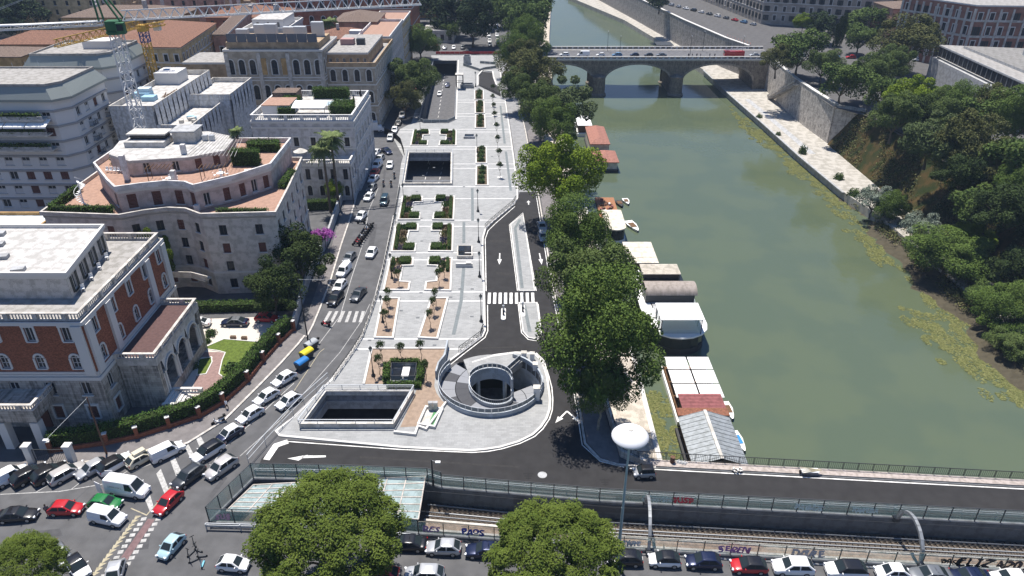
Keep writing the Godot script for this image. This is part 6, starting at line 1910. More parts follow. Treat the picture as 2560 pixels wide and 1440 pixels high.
func make_left_far():
	var dk := {"frame": "frame_dark", "frame_s": "shutter_green"}
	var w4 := func(rows: int, y := 2.0) -> Dictionary: return spec(y, 3.9, rows, 3.4, 1.2, 2.1, ["shut_trim", "plain_trim", "shut_trim"], dk)
	bld("yellow_house", "pale yellow apartment house with red tiled roof and skylights behind the cranes", [Vector2(-128, -232), Vector2(-101, -230), Vector2(-105, -272), Vector2(-128, -272)], 0.0, 22.0, MT.plaster_yellow, {0: w4.call(5), 1: w4.call(5)}, {"hip": 3.2, "roof": MT.tiles_red, "cornice": 0.9, "bands": [17.0]})
	bld("pink_house", "salmon pink apartment house right of the pale yellow one", [Vector2(-103, -262), Vector2(-98, -262), Vector2(-108, -330), Vector2(-114, -330)], 0.0, 20.0, MT.plaster_pink, {0: w4.call(4), 1: w4.call(4)}, {"hip": 1.5, "roof": MT.tiles_brown, "cornice": 0.6})
	var t := bld("white_block", "white house with roof pavilion behind the arched palace", rect(-94, -79, -268, -290), 0.0, 20.0, MT.stone_white, {0: w4.call(4), 1: w4.call(4)}, {"cornice": 1.0, "parapet": 1.0, "roof": MT.roof_white})
	bld("", "", rect(-92, -81, -272, -287), 20.0, 3.2, MT.plaster_white, {0: spec(20.5, 3, 1, 3.2, 0.9, 1.8, ["plain"])}, {"into": t, "wall_name": "pavilion_wall", "cornice": 0.4, "roof": MT.roof_white})
	t = bld("tiled_house", "house with broad orange tiled roof beside the palace wing", rect(-68, -50, -262, -276), 0.0, 18.5, MT.plaster_tan, {0: w4.call(3)}, {"hip": 2.6, "roof": MT.tiles_red, "eave": 0.8})
	add_box(t, "dormer", Vector3(-54, 19.2, -264), Vector3(4.0, 1.8, 3), MT.plaster_white)
	add_box(t, "chimney", Vector3(-61, 20.5, -268), Vector3(0.9, 2.0, 0.9), MT.concrete_pale)
	bld("terrace_house", "grey street house with roof terraces beyond the palace wing", rect(-52, -41.5, -256, -290), 0.0, 19.5, MT.stone_pale, {0: w4.call(4), 1: w4.call(4)}, {"cornice": 0.8, "parapet": 0.9, "roof": MT.terrace, "parapet_m": MT.stone_white})
	bld("ochre_house", "ochre yellow street house beyond the grey one", rect(-54, -42, -294, -318), 0.0, 18.5, MT.plaster_yellow, {0: w4.call(4), 1: w4.call(4)}, {"cornice": 0.8, "roof": MT.terrace, "parapet": 0.6})
	bld("brown_roof_house", "house with low grey brown tiled roof behind the orange one", rect(-66, -50, -284, -304), 0.0, 20.5, MT.plaster_pink, {0: w4.call(4)}, {"hip": 2.4, "roof": MT.tiles_brown})
	bld("red_palace", "long dark red palace with arched windows in the far background", rect(-112, -44, -340, -368), 0.0, 24.0, MT.plaster_red, {0: spec(3, 7.0, 3, 5.0, 1.7, 3.6, ["arch"], dk)}, {"cornice": 1.0, "hip": 3.0, "roof": MT.tiles_brown, "bands": [9.5, 16.5]})
	bld("tan_house", "tan house with salmon tiled roof behind the white towers", rect(-172, -128, -250, -268), 0.0, 19.0, MT.plaster_tan, {0: w4.call(4)}, {"hip": 2.8, "roof": MT.tiles_red, "eave": 0.9})
	bld("tan_house", "sandy brown blind-walled house at the far left", rect(-166, -148, -226, -240), 0.0, 20.0, MT.plaster_ochre, {0: spec(4, 5, 3, 8, 1.2, 2.4, ["shut"])}, {"roof": MT.tiles_brown, "hip": 1.6})
	# roofs running back to the top edge
	var nm := ["grey brown", "pale tan", "dusty pink", "ochre", "russet", "cream"]
	var ms := [MT.plaster_tan, MT.plaster_yellow, MT.plaster_pink, MT.plaster_ochre, MT.plaster_red, MT.stone_pale]
	var r := RandomNumberGenerator.new()
	r.seed = 3
	var k := 0
	for z in [-310.0, -365.0, -425.0, -490.0]:
		var x := -330.0
		var col := 0
		while x < -118.0:
			var wd := r.randf_range(30, 46)
			if not (z > -330 and x < -190):
				bld("far_house", "%s house with tiled roof, %s row of far roofs, %s from the left" % [nm[k % 6], {-310.0: "first", -365.0: "second", -425.0: "third", -490.0: "last"}[z], ORD[col]], rect(x, x + wd, z, z - 24), 0.0, r.randf_range(15, 21), ms[k % 6], {0: spec(2.4, 4.0, 4, 5.2, 1.3, 2.2, ["shut", "plain"], dk)}, {"hip": 3.0, "roof": [MT.tiles_red, MT.tiles_brown][k % 2]})
				var fh: Node3D = get_child(get_child_count() - 1)
				for i in 6: add_box(fh, "chimney", Vector3(x + wd * r.randf(), 15.5, z - 24 * r.randf()), Vector3(r.randf_range(0.7, 3.0), r.randf_range(5.0, 9.5), r.randf_range(0.7, 2.0)), [MT.stone_pale, MT.plaster_tan, MT.concrete_pale][i % 3])
			x += wd + r.randf_range(6, 16)
			k += 1
			col += 1
	for q in [[-110.0, -80.0, -400.0, "left of the red palace's axis"], [-74.0, -40.0, -420.0, "behind the red palace's right end"], [-32.0, -8.0, -470.0, "nearest the river"]]:
		bld("far_house", "far house behind the dark trees, %s" % q[3], rect(q[0], q[1], q[2], q[2] - 24), 0.0, 18.0, ms[k % 6], {0: spec(2.4, 4.0, 4, 5.2, 1.3, 2.2, ["shut", "plain"], dk)}, {"hip": 3.0, "roof": MT.tiles_brown})
		k += 1
	t = bld("kiosk", "low pale pavilion with flat white roof among the far trees", rect(-41, -27, -352, -366), 0.0, 5.5, MT.concrete_pale, {0: spec(1.0, 3, 1, 3, 1.6, 2.6, ["plain"], dk)}, {"cornice": 0.8, "roof": MT.roof_white})

func make_right_side():
	var dk := {"frame": "frame_dark", "frame_s": "shutter_green"}
	var g := spec(2.2, 4.4, 5, 4.2, 1.4, 2.5, ["plain_trim", "leaf", "leaf"], dk)
	var t := bld("corner_palace", "large grey and ochre corner palace beyond the far embankment", [Vector2(130, -402), Vector2(186, -380), Vector2(198, -410), Vector2(118, -490)], 0.0, 24.0, mat("plaster_greytan", 0.42, 0.37, 0.31, 0.9, "stain", 9.0), {0: g, 3: g}, {"cornice": 1.0, "bands": [6.2, 10.6, 15.0], "roof": MT.tiles_brown, "hip": 2.5})
	bld("corner_palace", "paler palace attached to the right of the grey corner palace", [Vector2(188, -380), Vector2(222, -366), Vector2(232, -392), Vector2(198, -408)], 0.0, 24.0, MT.plaster_yellow, {0: g, 3: g}, {"cornice": 0.9, "bands": [6.2, 15.0], "roof": MT.tiles_brown, "hip": 2.5})
	var b := spec(3.0, 5.2, 4, 4.4, 1.5, 3.0, ["plain_trim", "leaf", "plain_trim"], dk)
	t = bld("brick_palace", "big brick palace with pale pilasters at the upper right corner", [Vector2(178, -297), Vector2(252, -290), Vector2(252, -340), Vector2(163, -324)], 0.0, 24.4, mat("brick_pink", 0.3, 0.15, 0.11, 0.9, "stain", 8.0), {0: b, 3: b}, {"cornice": 1.4, "bands": [6.8, 12.4, 18.2], "band_h": 0.8, "band_m": MT.stone_pale, "roof": MT.roof_grey})
	for k in 17:
		var p := Vector2(178, -297).lerp(Vector2(252, -290), (k + 0.0) / 16.0)
		add_box(t, "pilaster", Vector3(p.x, 0, p.y + 0.1), Vector3(0.7, 23, 0.4), MT.stone_pale)
	for k in 11:
		var p := Vector2(178, -297).lerp(Vector2(163, -324), k / 10.0)
		add_box(t, "pilaster", Vector3(p.x - 0.15, 0, p.y), Vector3(0.4, 23, 0.8), MT.stone_pale, 0.56)
	# modern club house with ribbon glazing
	var mp := [Vector2(150, -216), Vector2(205, -205), Vector2(210, -262), Vector2(154, -276)]
	t = bld("modern_building", "modern flat-roofed building with long dark ribbon windows", mp, 0.0, 9.5, MT.concrete, {}, {"roof": MT.concrete})
	bld("", "", [Vector2(151.5, -218), Vector2(204, -208), Vector2(208, -260), Vector2(155, -274)], 9.5, 4.6, MT.concrete_dark, {3: spec(10.2, 4, 1, 3.0, 2.7, 3.2, ["plain"], {"frame": "frame_dark"}), 0: spec(10.2, 4, 1, 3.0, 2.7, 3.2, ["plain"], {"frame": "frame_dark"})}, {"into": t, "wall_name": "ribbon_wall", "roof": MT.roof_grey, "cornice": 2.0, "cornice_m": MT.concrete})
	bld("", "", [Vector2(158, -222), Vector2(203, -212), Vector2(206, -258), Vector2(160, -268)], 14.1, 0.8, MT.concrete, {}, {"into": t, "wall_name": "roof_step_wall", "roof": mat("roof_slab", 0.24, 0.235, 0.225, 0.9, "stain", 5.0)})
	add_box(t, "chimney", Vector3(172, 14.9, -252), Vector3(1.4, 2.4, 1.4), MT.steel)
	add_box(t, "roof_room", Vector3(186, 14.9, -250), Vector3(8, 3.0, 7), MT.concrete)
	add_box(t, "skylight", Vector3(196, 14.9, -238), Vector3(10, 2.0, 8), mat("glass_blue", 0.22, 0.3, 0.33, 0.15))
	bld("far_house", "rose villa between the park trees and the brick palace", rect(170, 196, -345, -365), 0.0, 16.0, MT.plaster_pink, {0: b}, {"hip": 2.0, "roof": MT.tiles_brown})
	bld("far_house", "pale house at the top edge left of the brick palace", rect(205, 240, -400, -424), 0.0, 20.0, MT.plaster_tan, {0: g}, {"hip": 2.0, "roof": MT.tiles_brown})

# ---------- cranes ----------
func truss(b: MB, a: Vector3, c: Vector3, w: float, h: float, step: float, th: float, tri := false):
	var d := c - a
	var L := d.length()
	var z := d / L
	var up := Vector3.UP if absf(z.y) < 0.9 else Vector3(0, 0, 1)
	var x := up.cross(z).normalized()
	var y := z.cross(x)
	var off := [x * w / 2, -x * w / 2, y * h] if tri else [x * w / 2 + y * h / 2, -x * w / 2 + y * h / 2, -x * w / 2 - y * h / 2, x * w / 2 - y * h / 2]
	for o in off: b.bar(a + o, c + o, th, th)
	var n := maxi(2, roundi(L / step))
	for i in n:
		var p := a + z * L * i / n
		var q := a + z * L * (i + 1) / n
		var mid := (p + q) * 0.5
		for k in off.size():
			var o1: Vector3 = off[k]
			var o2: Vector3 = off[(k + 1) % off.size()]
			if tri and k == 0:
				b.bar(p + o1, p + o2, th * 0.6, th * 0.6)
				continue
			if tri:
				var lo := o1 if k == 1 else o2
				b.bar(p + lo, mid + off[2], th * 0.6, th * 0.6); b.bar(mid + off[2], q + lo, th * 0.6, th * 0.6)
			else:
				b.bar(p + (o1 if i % 2 == 0 else o2), q + (o2 if i % 2 == 0 else o1), th * 0.6, th * 0.6)
				b.bar(p + o1, p + o2, th * 0.6, th * 0.6)

func make_cranes():
	var t := thing("tower_crane", "white lattice tower crane with green slewing cab in front of the wrapped building", "crane", Vector3(-83, 0, -160))
	var wm := mat("crane_white", 0.7, 0.7, 0.68, 0.6)
	var gm := mat("crane_green", 0.03, 0.12, 0.05, 0.6)
	var b := MB.new()
	truss(b, Vector3.ZERO, Vector3(0, 38.5, 0), 2.0, 2.0, 2.0, 0.2)
	part(t, "mast", b.mesh(), wm)
	var e := Vector3(62.5, 1.0, -15) + Vector3(0, 41, 0)
	b = MB.new()
	truss(b, Vector3(2, 41, -0.4), e, 1.6, 1.9, 2.3, 0.2, true)
	part(t, "jib", b.mesh(), wm)
	b = MB.new()
	truss(b, Vector3(-2, 40.6, 0.4), Vector3(-32, 40.2, 7.5), 1.6, 0.8, 2.2, 0.18)
	b.box(Vector3(-17, 40.9, 4), Vector3(30, 0.1, 1.4), 0.23)
	part(t, "counter_jib", b.mesh(), wm)
	b = MB.new()
	b.box(Vector3(0, 39.8, 0), Vector3(2.8, 2.4, 2.8), 0.2)
	b.lathe([Vector2(1.9, 38.4), Vector2(1.9, 38.9), Vector2(1.5, 39.0)], Vector3.ZERO, 14)
	part(t, "slewing_unit", b.mesh(), gm)
	b = MB.new()
	b.box(Vector3(2.2, 39.8, 1.8), Vector3(1.6, 2.2, 1.6), 0.2)
	var cab := part(t, "cab", b.mesh(), gm)
	part(cab, "cab_window", box_mesh(Vector3(1.2, 1.2, 0.1)), MT.glass, Transform3D(Basis(Vector3.UP, 0.2), Vector3(2.35, 40.0, 2.62)))
	b = MB.new()
	for x in [-1.0, 1.0]:
		b.bar(Vector3(2.0, 41, x), Vector3(-3, 50, x * 0.4), 0.3, 0.3)
		b.bar(Vector3(-2.4, 41, x), Vector3(-3, 50, x * 0.4), 0.3, 0.3)
	part(t, "tower_head", b.mesh(), gm)
	b = MB.new()
	b.bar(Vector3(-3, 50, 0), Vector3(-28, 41.2, 6.5), 0.08, 0.08)
	b.bar(Vector3(-3, 50, 0), Vector3(-27, 41.2, 6.2), 0.08, 0.08)
	part(t, "tie_rod", b.mesh(), MT.steel)
	for k in 3: part(t, "counterweight", box_mesh(Vector3(1.6, 3.0, 1.2)), MT.concrete_pale, Transform3D(Basis(Vector3.UP, 0.23), Vector3(-24.5 - k * 1.7, 40.6, 5.8 + k * 0.4)))
	t = thing("tower_crane", "smaller yellow crane with a low slanted jib behind the white one", "crane", Vector3(-95.5, 0, -198))
	var ym := mat("crane_yellow", 0.48, 0.3, 0.06, 0.6)
	b = MB.new()
	truss(b, Vector3.ZERO, Vector3(0, 29.5, 0), 1.7, 1.7, 1.7, 0.2)
	part(t, "mast", b.mesh(), ym)
	b = MB.new()
	truss(b, Vector3(0, 29.5, 0), Vector3(0, 32.5, 0), 1.8, 1.8, 1.3, 0.2)
	part(t, "mast_head", b.mesh(), mat("crane_blue", 0.04, 0.08, 0.22, 0.6))
	b = MB.new()
	truss(b, Vector3(0, 33.3, 0), Vector3(-107.7, 32, -178.5) - t.position, 1.4, 1.7, 1.7, 0.2, true)
	part(t, "jib", b.mesh(), ym)
	b = MB.new()
	truss(b, Vector3(0, 33.3, 0), Vector3(-90, 34, -199.1) - t.position, 1.4, 0.9, 1.5, 0.18)
	b.box(Vector3(0, 33, 0), Vector3(2.2, 1.6, 2.2))
	part(t, "counter_jib", b.mesh(), ym)
	part(t, "counterweight", box_mesh(Vector3(1.6, 2.0, 1.4)), MT.concrete_pale, Transform3D(Basis(), (Vector3(-92.8, 33, -200.3) - t.position)))

# ---------- trees ----------
# unit crown (radius 1): clumps on an uneven shell, every clump covered with leaf faces
func crown_mesh(key: String, sd: int, lobes: int, lr: float, n: int, leaf: float, c0: Color, c1: Color, flat := 1.0, up := 0.4) -> ArrayMesh:
	if MT.has(key): return MT[key]
	var r := RandomNumberGenerator.new()
	r.seed = sd
	var L := []
	for i in lobes:
		var d := Vector3(r.randfn(), r.randfn(), r.randfn()).normalized()
		if d.y < -0.5: d.y *= -0.6
		var q := d * (r.randf_range(0.4, 0.92) if flat > 0.9 else r.randf_range(0.72, 0.9))
		q.y *= flat
		L.append([q, lr * r.randf_range(0.55, 1.25) * (1.15 - 0.35 * q.length()), r.randf()])
	L.append([Vector3.ZERO, 0.55 * flat, 0.2])
	var b := MB.new()
	b.use_col = true
	for i in n:
		var l: Array = L[r.randi() % L.size()]
		var d := Vector3(r.randfn(), r.randfn() + 0.25, r.randfn()).normalized()
		var p: Vector3 = l[0] + d * (l[1] * r.randf_range(0.72, 1.08)) * Vector3(1, 0.85, 1)
		var inside := false
		for k in 5:
			var o: Array = L[r.randi() % L.size()]
			if p.distance_to(o[0]) < o[1] * 0.6: inside = true
		if inside: continue
		leaf_face(b, r, p, leaf, d * 0.9 + Vector3(0, up, 0), c0.lerp(c1, clampf(l[2] * 0.55 + r.randf() * 0.45, 0, 1)))
	MT[key] = b.mesh()
	return MT[key]
func trunk_mesh(key: String, sd: int, h: float, r0: float, limbs: int, spread: float) -> ArrayMesh:
	if MT.has(key): return MT[key]
	var r := RandomNumberGenerator.new()
	r.seed = sd
	var b := MB.new()
	var p := Vector3.ZERO
	for k in 4:
		var q := p + Vector3(r.randfn() * 0.12, h / 4.0, r.randfn() * 0.12)
		b.tube(p, q, r0 * (1.0 - k * 0.13), r0 * (0.87 - k * 0.13), 8, false)
		p = q
	for k in limbs:
		var a := TAU * k / limbs + r.randf()
		var m := p + Vector3(cos(a) * spread * 0.45, spread * r.randf_range(0.3, 0.6), sin(a) * spread * 0.45)
		var e := m + Vector3(cos(a) * spread * 0.4, spread * r.randf_range(0.2, 0.5), sin(a) * spread * 0.4)
		b.tube(p + Vector3(0, -0.3, 0), m, r0 * 0.42, r0 * 0.26, 6, false)
		b.tube(m, e, r0 * 0.26, r0 * 0.08, 5, false)
	MT[key] = b.mesh()
	return MT[key]
# centre = middle of the crown; base = ground height under it
func tree(nm: String, label: String, centre: Vector3, base: float, R: float, V: float, kind: String, group: String, turn := 0.0) -> Node3D:
	var t := thing(nm, label, "tree", Vector3(centre.x, base, centre.z), 0.0, group)
	var h := centre.y - base
	var tm := part(t, "trunk", trunk_mesh("trunk%.0f_%.0f" % [h, R], int(h * 7 + R), maxf(0.6, h - V * 0.55), clampf(R * 0.055, 0.06, 0.6), 7, R * 0.75), MT.trunk_pale if nm == "plane_tree" else MT.trunk)
	var c := part(t, "crown", MT["crown_" + kind], tinted("leaves"), Transform3D(Basis(Vector3.UP, turn).scaled(Vector3(R, V, R)), Vector3(0, h, 0)))
	return t

func make_trees():
	var lm := tinted("leaves")
	lm.backlight_enabled = true
	lm.backlight = Color(0.1, 0.12, 0.04)
	crown_mesh("crown_plane", 1, 52, 0.31, 46000, 0.04, Color(0.05, 0.088, 0.018), Color(0.125, 0.18, 0.04))
	crown_mesh("crown_plane2", 2, 40, 0.31, 34000, 0.045, Color(0.055, 0.085, 0.022), Color(0.12, 0.16, 0.05))
	crown_mesh("crown_bright", 3, 44, 0.3, 34000, 0.045, Color(0.08, 0.135, 0.012), Color(0.2, 0.26, 0.026))
	crown_mesh("crown_olive", 4, 38, 0.31, 26000, 0.05, Color(0.065, 0.075, 0.025), Color(0.13, 0.135, 0.05))
	crown_mesh("crown_loose", 5, 26, 0.3, 12000, 0.058, Color(0.055, 0.08, 0.03), Color(0.12, 0.15, 0.06))
	crown_mesh("crown_dark", 6, 30, 0.34, 16000, 0.065, Color(0.02, 0.035, 0.012), Color(0.055, 0.08, 0.025))
	crown_mesh("crown_silver", 7, 26, 0.3, 9000, 0.07, Color(0.12, 0.15, 0.11), Color(0.25, 0.29, 0.23))
	crown_mesh("crown_far", 8, 26, 0.36, 9000, 0.085, Color(0.045, 0.078, 0.02), Color(0.11, 0.155, 0.04))
	crown_mesh("crown_fardark", 9, 26, 0.36, 9000, 0.085, Color(0.018, 0.032, 0.014), Color(0.045, 0.07, 0.028))
	crown_mesh("crown_sapling", 10, 14, 0.4, 1500, 0.14, Color(0.03, 0.055, 0.015), Color(0.07, 0.1, 0.03))
	crown_mesh("crown_pine", 11, 300, 0.14, 80000, 0.03, Color(0.05, 0.078, 0.012), Color(0.115, 0.15, 0.028), 0.62, 1.2)
	crown_mesh("crown_magnolia", 12, 34, 0.3, 16000, 0.06, Color(0.022, 0.04, 0.012), Color(0.065, 0.09, 0.026))
	# plane trees on the river pavement
	for q in [["big leafy plane tree nearest the white disc lamp", Vector3(11.9, 12.5, -83.3), 8.8, 10.5, "plane"], ["low leafy plane tree between the disc lamp and the big one", Vector3(11.9, 7, -79), 4.2, 6.2, "plane2"], ["plane tree overhanging the zebra crossing road", Vector3(11.6, 12.5, -97.1), 7.8, 9.0, "plane2"], ["plane tree beside the barge with rounded roof", Vector3(11.1, 12, -115.1), 7.0, 8.2, "plane"], ["bright yellow green plane tree by the red roofed boats", Vector3(10.4, 11.5, -147.6), 9.6, 10.0, "bright"], ["loose plane tree leaning over the river", Vector3(15.6, 11, -205.4), 8.8, 8.5, "loose"], ["plane tree left of the leaning one", Vector3(8.2, 10, -206.6), 7.5, 8.5, "plane2"], ["low plane tree filling the row before the bright one", Vector3(11.5, 8, -196.3), 7.2, 7.5, "plane"], ["plane tree close to the kerb at mid row", Vector3(2.8, 8, -235.3), 6.6, 7.5, "plane2"], ["plane tree close to the far kerb", Vector3(1.5, 9, -283.2), 7.5, 8.5, "plane"], ["olive brown plane tree at mid row", Vector3(8.4, 10.5, -239.1), 8.6, 9.0, "olive"], ["plane tree behind the olive brown one", Vector3(3.8, 10.5, -256.4), 8.0, 9.0, "olive"], ["plane tree beside the near end of the stone bridge", Vector3(5.9, 11, -295.7), 9.0, 10.0, "plane"], ["tree just beyond the stone bridge", Vector3(7.3, 12, -334.8), 11.0, 11.0, "far"], ["tall tree left of the bridge head", Vector3(-1.8, 12, -350.6), 10.0, 11.0, "far"], ["farthest tree on the near bank at the top edge", Vector3(9.9, 12, -384.1), 13.0, 12.0, "far"]]:
		tree("plane_tree", q[0], q[1], 0.0, q[2], q[3], q[4], "plane trees on the river pavement", q[2] * 3.1)
	for q in [["dense tree between the trench and the street", Vector3(-32.8, 8.5, -242.1), 9.0, 9.0, "plane2"], ["smaller tree behind the trench tree", Vector3(-38.1, 7, -314.3), 8.5, 7.5, "plane"], ["dark tree at the near end of the trench", Vector3(-34, 6, -230.3), 5.5, 6.0, "olive"], ["dark tree behind the red hoardings, left", Vector3(-28.3, 10, -363.3), 12.0, 11.0, "fardark"], ["dark tree behind the red hoardings, right", Vector3(-17.7, 11, -340.9), 11.0, 12.0, "fardark"], ["dark tree at the top edge above the pavilion", Vector3(-42.3, 10, -400.8), 12.0, 11.0, "fardark"], ["green tree in front of the pavilion", Vector3(-27.9, 5, -355.8), 5.5, 5.5, "far"], ["dark tree at the top edge near the river", Vector3(-13.1, 12, -393.4), 13.0, 12.0, "fardark"]]:
		tree("street_tree", q[0], q[1], 0.0, q[2], q[3], q[4], "trees at the far end of the square", q[2] * 2.0)
	# far bank
	var fb := [["wide tree at the bridge head of the far bank", Vector3(108.6, 9.5, -284.4), 10.5, 9.5, "far"], ["tree left of the bridge head tree", Vector3(100.1, 7, -282.3), 7.0, 6.5, "olive"], ["tree with the round left edge above the stone wall", Vector3(109.4, 8, -244.2), 8.5, 8.0, "far"], ["huge olive tree in front of the brick palace", Vector3(149.7, 12, -286.6), 13.5, 11.0, "olive"], ["tree behind the stone wall end", Vector3(121.1, 9, -248.3), 8.0, 8.0, "plane2"], ["bright tree before the modern building's left corner", Vector3(120, 9, -218), 8.5, 8.0, "bright"], ["bright tree before the modern building's middle", Vector3(127.5, 9, -208.5), 8.0, 8.0, "plane"], ["tree before the modern building's right end", Vector3(135.9, 9, -203.2), 8.5, 8.5, "olive"], ["tree at the right edge below the modern building", Vector3(137.3, 10, -194), 9.0, 9.5, "plane"], ["tree over the embankment road bend", Vector3(108.8, 8, -204.7), 7.5, 7.5, "plane2"], ["tree in the middle of the slope top", Vector3(108.1, 8, -183), 8.5, 8.0, "loose"], ["olive tree right of the slope's middle", Vector3(114.7, 9, -176.7), 9.0, 9.0, "olive"], ["tree at right edge over the slope", Vector3(118, 8, -164.9), 8.0, 8.5, "far"], ["lower tree on the slope's shoulder", Vector3(108.6, 3, -167.5), 6.5, 6.5, "dark"], ["dark tree low on the slope near the right edge", Vector3(108.2, 2, -148.2), 7.5, 7.0, "dark"], ["park tree far behind the bridge head", Vector3(168.2, 8, -359.1), 12.0, 9.0, "far"], ["park tree left of the cypress", Vector3(174.4, 8, -407.9), 12.0, 9.0, "far"], ["small yellow tree over the bridge head tree", Vector3(133.8, 9, -353), 5.0, 4.5, "bright"], ["tree filling the gap right of the wall end", Vector3(116.3, 8, -226.5), 7.5, 7.5, "far"], ["tree in the thicket below the modern building", Vector3(122.4, 8, -204.7), 8.0, 8.0, "plane2"], ["tree in the thicket right of the middle", Vector3(131.5, 8, -200.8), 8.0, 8.0, "far"], ["dark tree inside the thicket", Vector3(116.4, 6, -207.6), 7.0, 7.0, "dark"], ["tree low on the slope edge", Vector3(111.4, 4, -179.1), 6.5, 6.5, "plane2"], ["tree low on the slope, farther right", Vector3(115.7, 4, -170.4), 7.0, 7.0, "olive"], ["right edge tree in the lower thicket", Vector3(116.6, 4, -157.3), 7.0, 7.0, "plane"], ["slope tree above the shore wood", Vector3(108.7, 0, -157.4), 6.0, 6.0, "far"], ["park tree before the corner palace", Vector3(142.4, 7, -349.3), 9.0, 7.5, "fardark"], ["park tree right of the cypress", Vector3(148.9, 7, -325.5), 8.0, 7.0, "far"], ["park tree beside the brick palace", Vector3(175.2, 8, -353.8), 9.0, 8.0, "far"], ["tree left of the modern building", Vector3(136.9, 8, -267.7), 8.0, 8.0, "plane2"], ["tree behind the wide bridge head tree", Vector3(113.7, 7, -272.2), 7.0, 7.0, "plane2"], ["tree at the upper left end of the far wall", Vector3(82.4, 7, -433.7), 8.0, 7.0, "fardark"]]
	for q in fb: tree("bank_tree", q[0], q[1], 0.0, q[2], q[3], q[4], "trees on the far bank", q[3] * 1.7)
	for q in [["silvery willow at the upper end of the shore", Vector3(97.7, -9, -184), -14.5, 5.0, 5.0, "silver"], ["dark green shore tree beside the willow", Vector3(100.3, -9, -178.5), -14.5, 4.5, 5.0, "plane"], ["silvery bush behind the wide shore tree", Vector3(101.9, -9, -167.1), -13.5, 5.0, 4.5, "silver"], ["wide bright shore tree above the weed", Vector3(99, -8, -148.5), -14.0, 9.5, 6.5, "plane"], ["second crown of the shore wood", Vector3(109.1, -8, -156.9), -12.5, 6.0, 5.0, "bright"], ["shore tree at the right edge", Vector3(100.7, -9, -126.4), -14.0, 7.0, 6.0, "plane"], ["low shore tree between the wide one and the edge", Vector3(101.2, -11, -134.7), -13.0, 4.5, 3.6, "far"], ["bushy shore tree below the edge tree", Vector3(97, -12, -117.9), -13.5, 5.0, 3.4, "plane2"], ["dark shore tree in the right corner", Vector3(108.5, -7, -137.1), -12.5, 6.5, 6.0, "dark"]]:
		tree("shore_tree", q[0], q[1], q[2], q[3], q[4], q[5], "trees along the far shore", q[3])
	var cy := tree("cypress", "dark slender cypress in the far park", Vector3(133.7, 9, -310.4), 0.0, 2.4, 10.5, "dark", "cypresses")
	# gardens on the left
	for q in [["glossy dark magnolia in front of the curved house, right one", Vector3(-39, 6.5, -119.8), 6.4, 6.4, "magnolia"], ["glossy dark magnolia in front of the curved house, left one", Vector3(-41, 5.5, -109.3), 5.2, 5.5, "magnolia"], ["feathery yellow green tree between the two villas", Vector3(-64, 7, -117.2), 3.6, 7.0, "bright"], ["round clipped tree under the palms", Vector3(-47, 4.5, -165.5), 3.0, 3.0, "magnolia"], ["bright young tree under the palms", Vector3(-42, 3, -161), 2.4, 3.0, "bright"], ["dark tree at the far left behind the towers", Vector3(-227, 14, -354.5), 14.0, 10.0, "fardark"], ["dark tree above the crane at the far left", Vector3(-224.4, 10, -341.8), 9.0, 8.0, "fardark"], ["dark green tree behind the wrapped building", Vector3(-105.1, 10, -341.8), 5.0, 8.0, "fardark"]]:
		tree("garden_tree", q[0], q[1], 0.0, q[2], q[3], q[4], "trees in the villa gardens", q[2])
	# umbrella pines in the foreground
	for q in [["great umbrella pine in front of the station roof", Vector3(-18.6, 9, -52.5), 8.2, 8.6], ["umbrella pine below the white disc lamp", Vector3(4.2, 8, -50.3), 7.2, 7.4], ["umbrella pine cut off by the lower left corner", Vector3(-48.1, 8, -48.6), 4.6, 5.0]]:
		var t := tree("umbrella_pine", q[0], q[1], 0.0, q[2], q[3], "pine", "umbrella pines", q[2])
	# saplings of the square
	var sap := [["in the far half of the left upper soil bed", Vector3(-22.5, 0, -123)], ["in the near half of the left upper soil bed", Vector3(-21.2, 0, -119.7)], ["in the far half of the right upper soil bed", Vector3(-13, 0, -123)], ["in the near half of the right upper soil bed", Vector3(-13.7, 0, -119.7)], ["first from the far end of the left long bed", Vector3(-22, 0, -112.5)], ["second from the far end of the left long bed", Vector3(-21.7, 0, -109.6)], ["nearest in the left long bed", Vector3(-21.4, 0, -105.2)], ["first from the far end of the right long bed", Vector3(-13.6, 0, -112.4)], ["second from the far end of the right long bed", Vector3(-13.7, 0, -109.4)], ["nearest in the right long bed", Vector3(-13.9, 0, -105.2)], ["back left in the sand court", Vector3(-20.6, 0, -95.5)], ["front left in the sand court", Vector3(-20.4, 0, -91.9)], ["middle of the sand court behind the bench", Vector3(-17.5, 0, -95.1)], ["back right in the sand court", Vector3(-14.4, 0, -95.8)], ["right of the stair well", Vector3(-13.1, 0, -90.4)]]
	for q in sap: tree("sapling", "small round-headed young tree, %s" % q[0], q[1] + Vector3(0, 2.9, 0), 0.13, 0.85, 1.25, "sapling", "saplings of the square", q[1].x)
	var nth := ["nearest", "second", "third", "fourth", "fifth", "sixth", "seventh", "farthest"]
	var k := 0
	for p in [Vector3(-3.1, 0, -176.8), Vector3(-3.5, 0, -187.3), Vector3(-4.1, 0, -198.8), Vector3(-4.5, 0, -210.8), Vector3(-5.3, 0, -222.9), Vector3(-5.8, 0, -232.5), Vector3(-6.4, 0, -243.3), Vector3(-6.7, 0, -256.1)]:
		var s := tree("sapling", "thin young tree with white tree pit, %s in the row by the river road" % nth[k], p + Vector3(0, 3.3, 0), 0.12, 0.95, 1.35, "sapling", "row of saplings by the river road", k)
		part(s, "tree_pit", box_mesh(Vector3(1.2, 0.1, 1.2)), MT.travertine, Transform3D(Basis(), Vector3(0, 0.05, 0)))
		k += 1
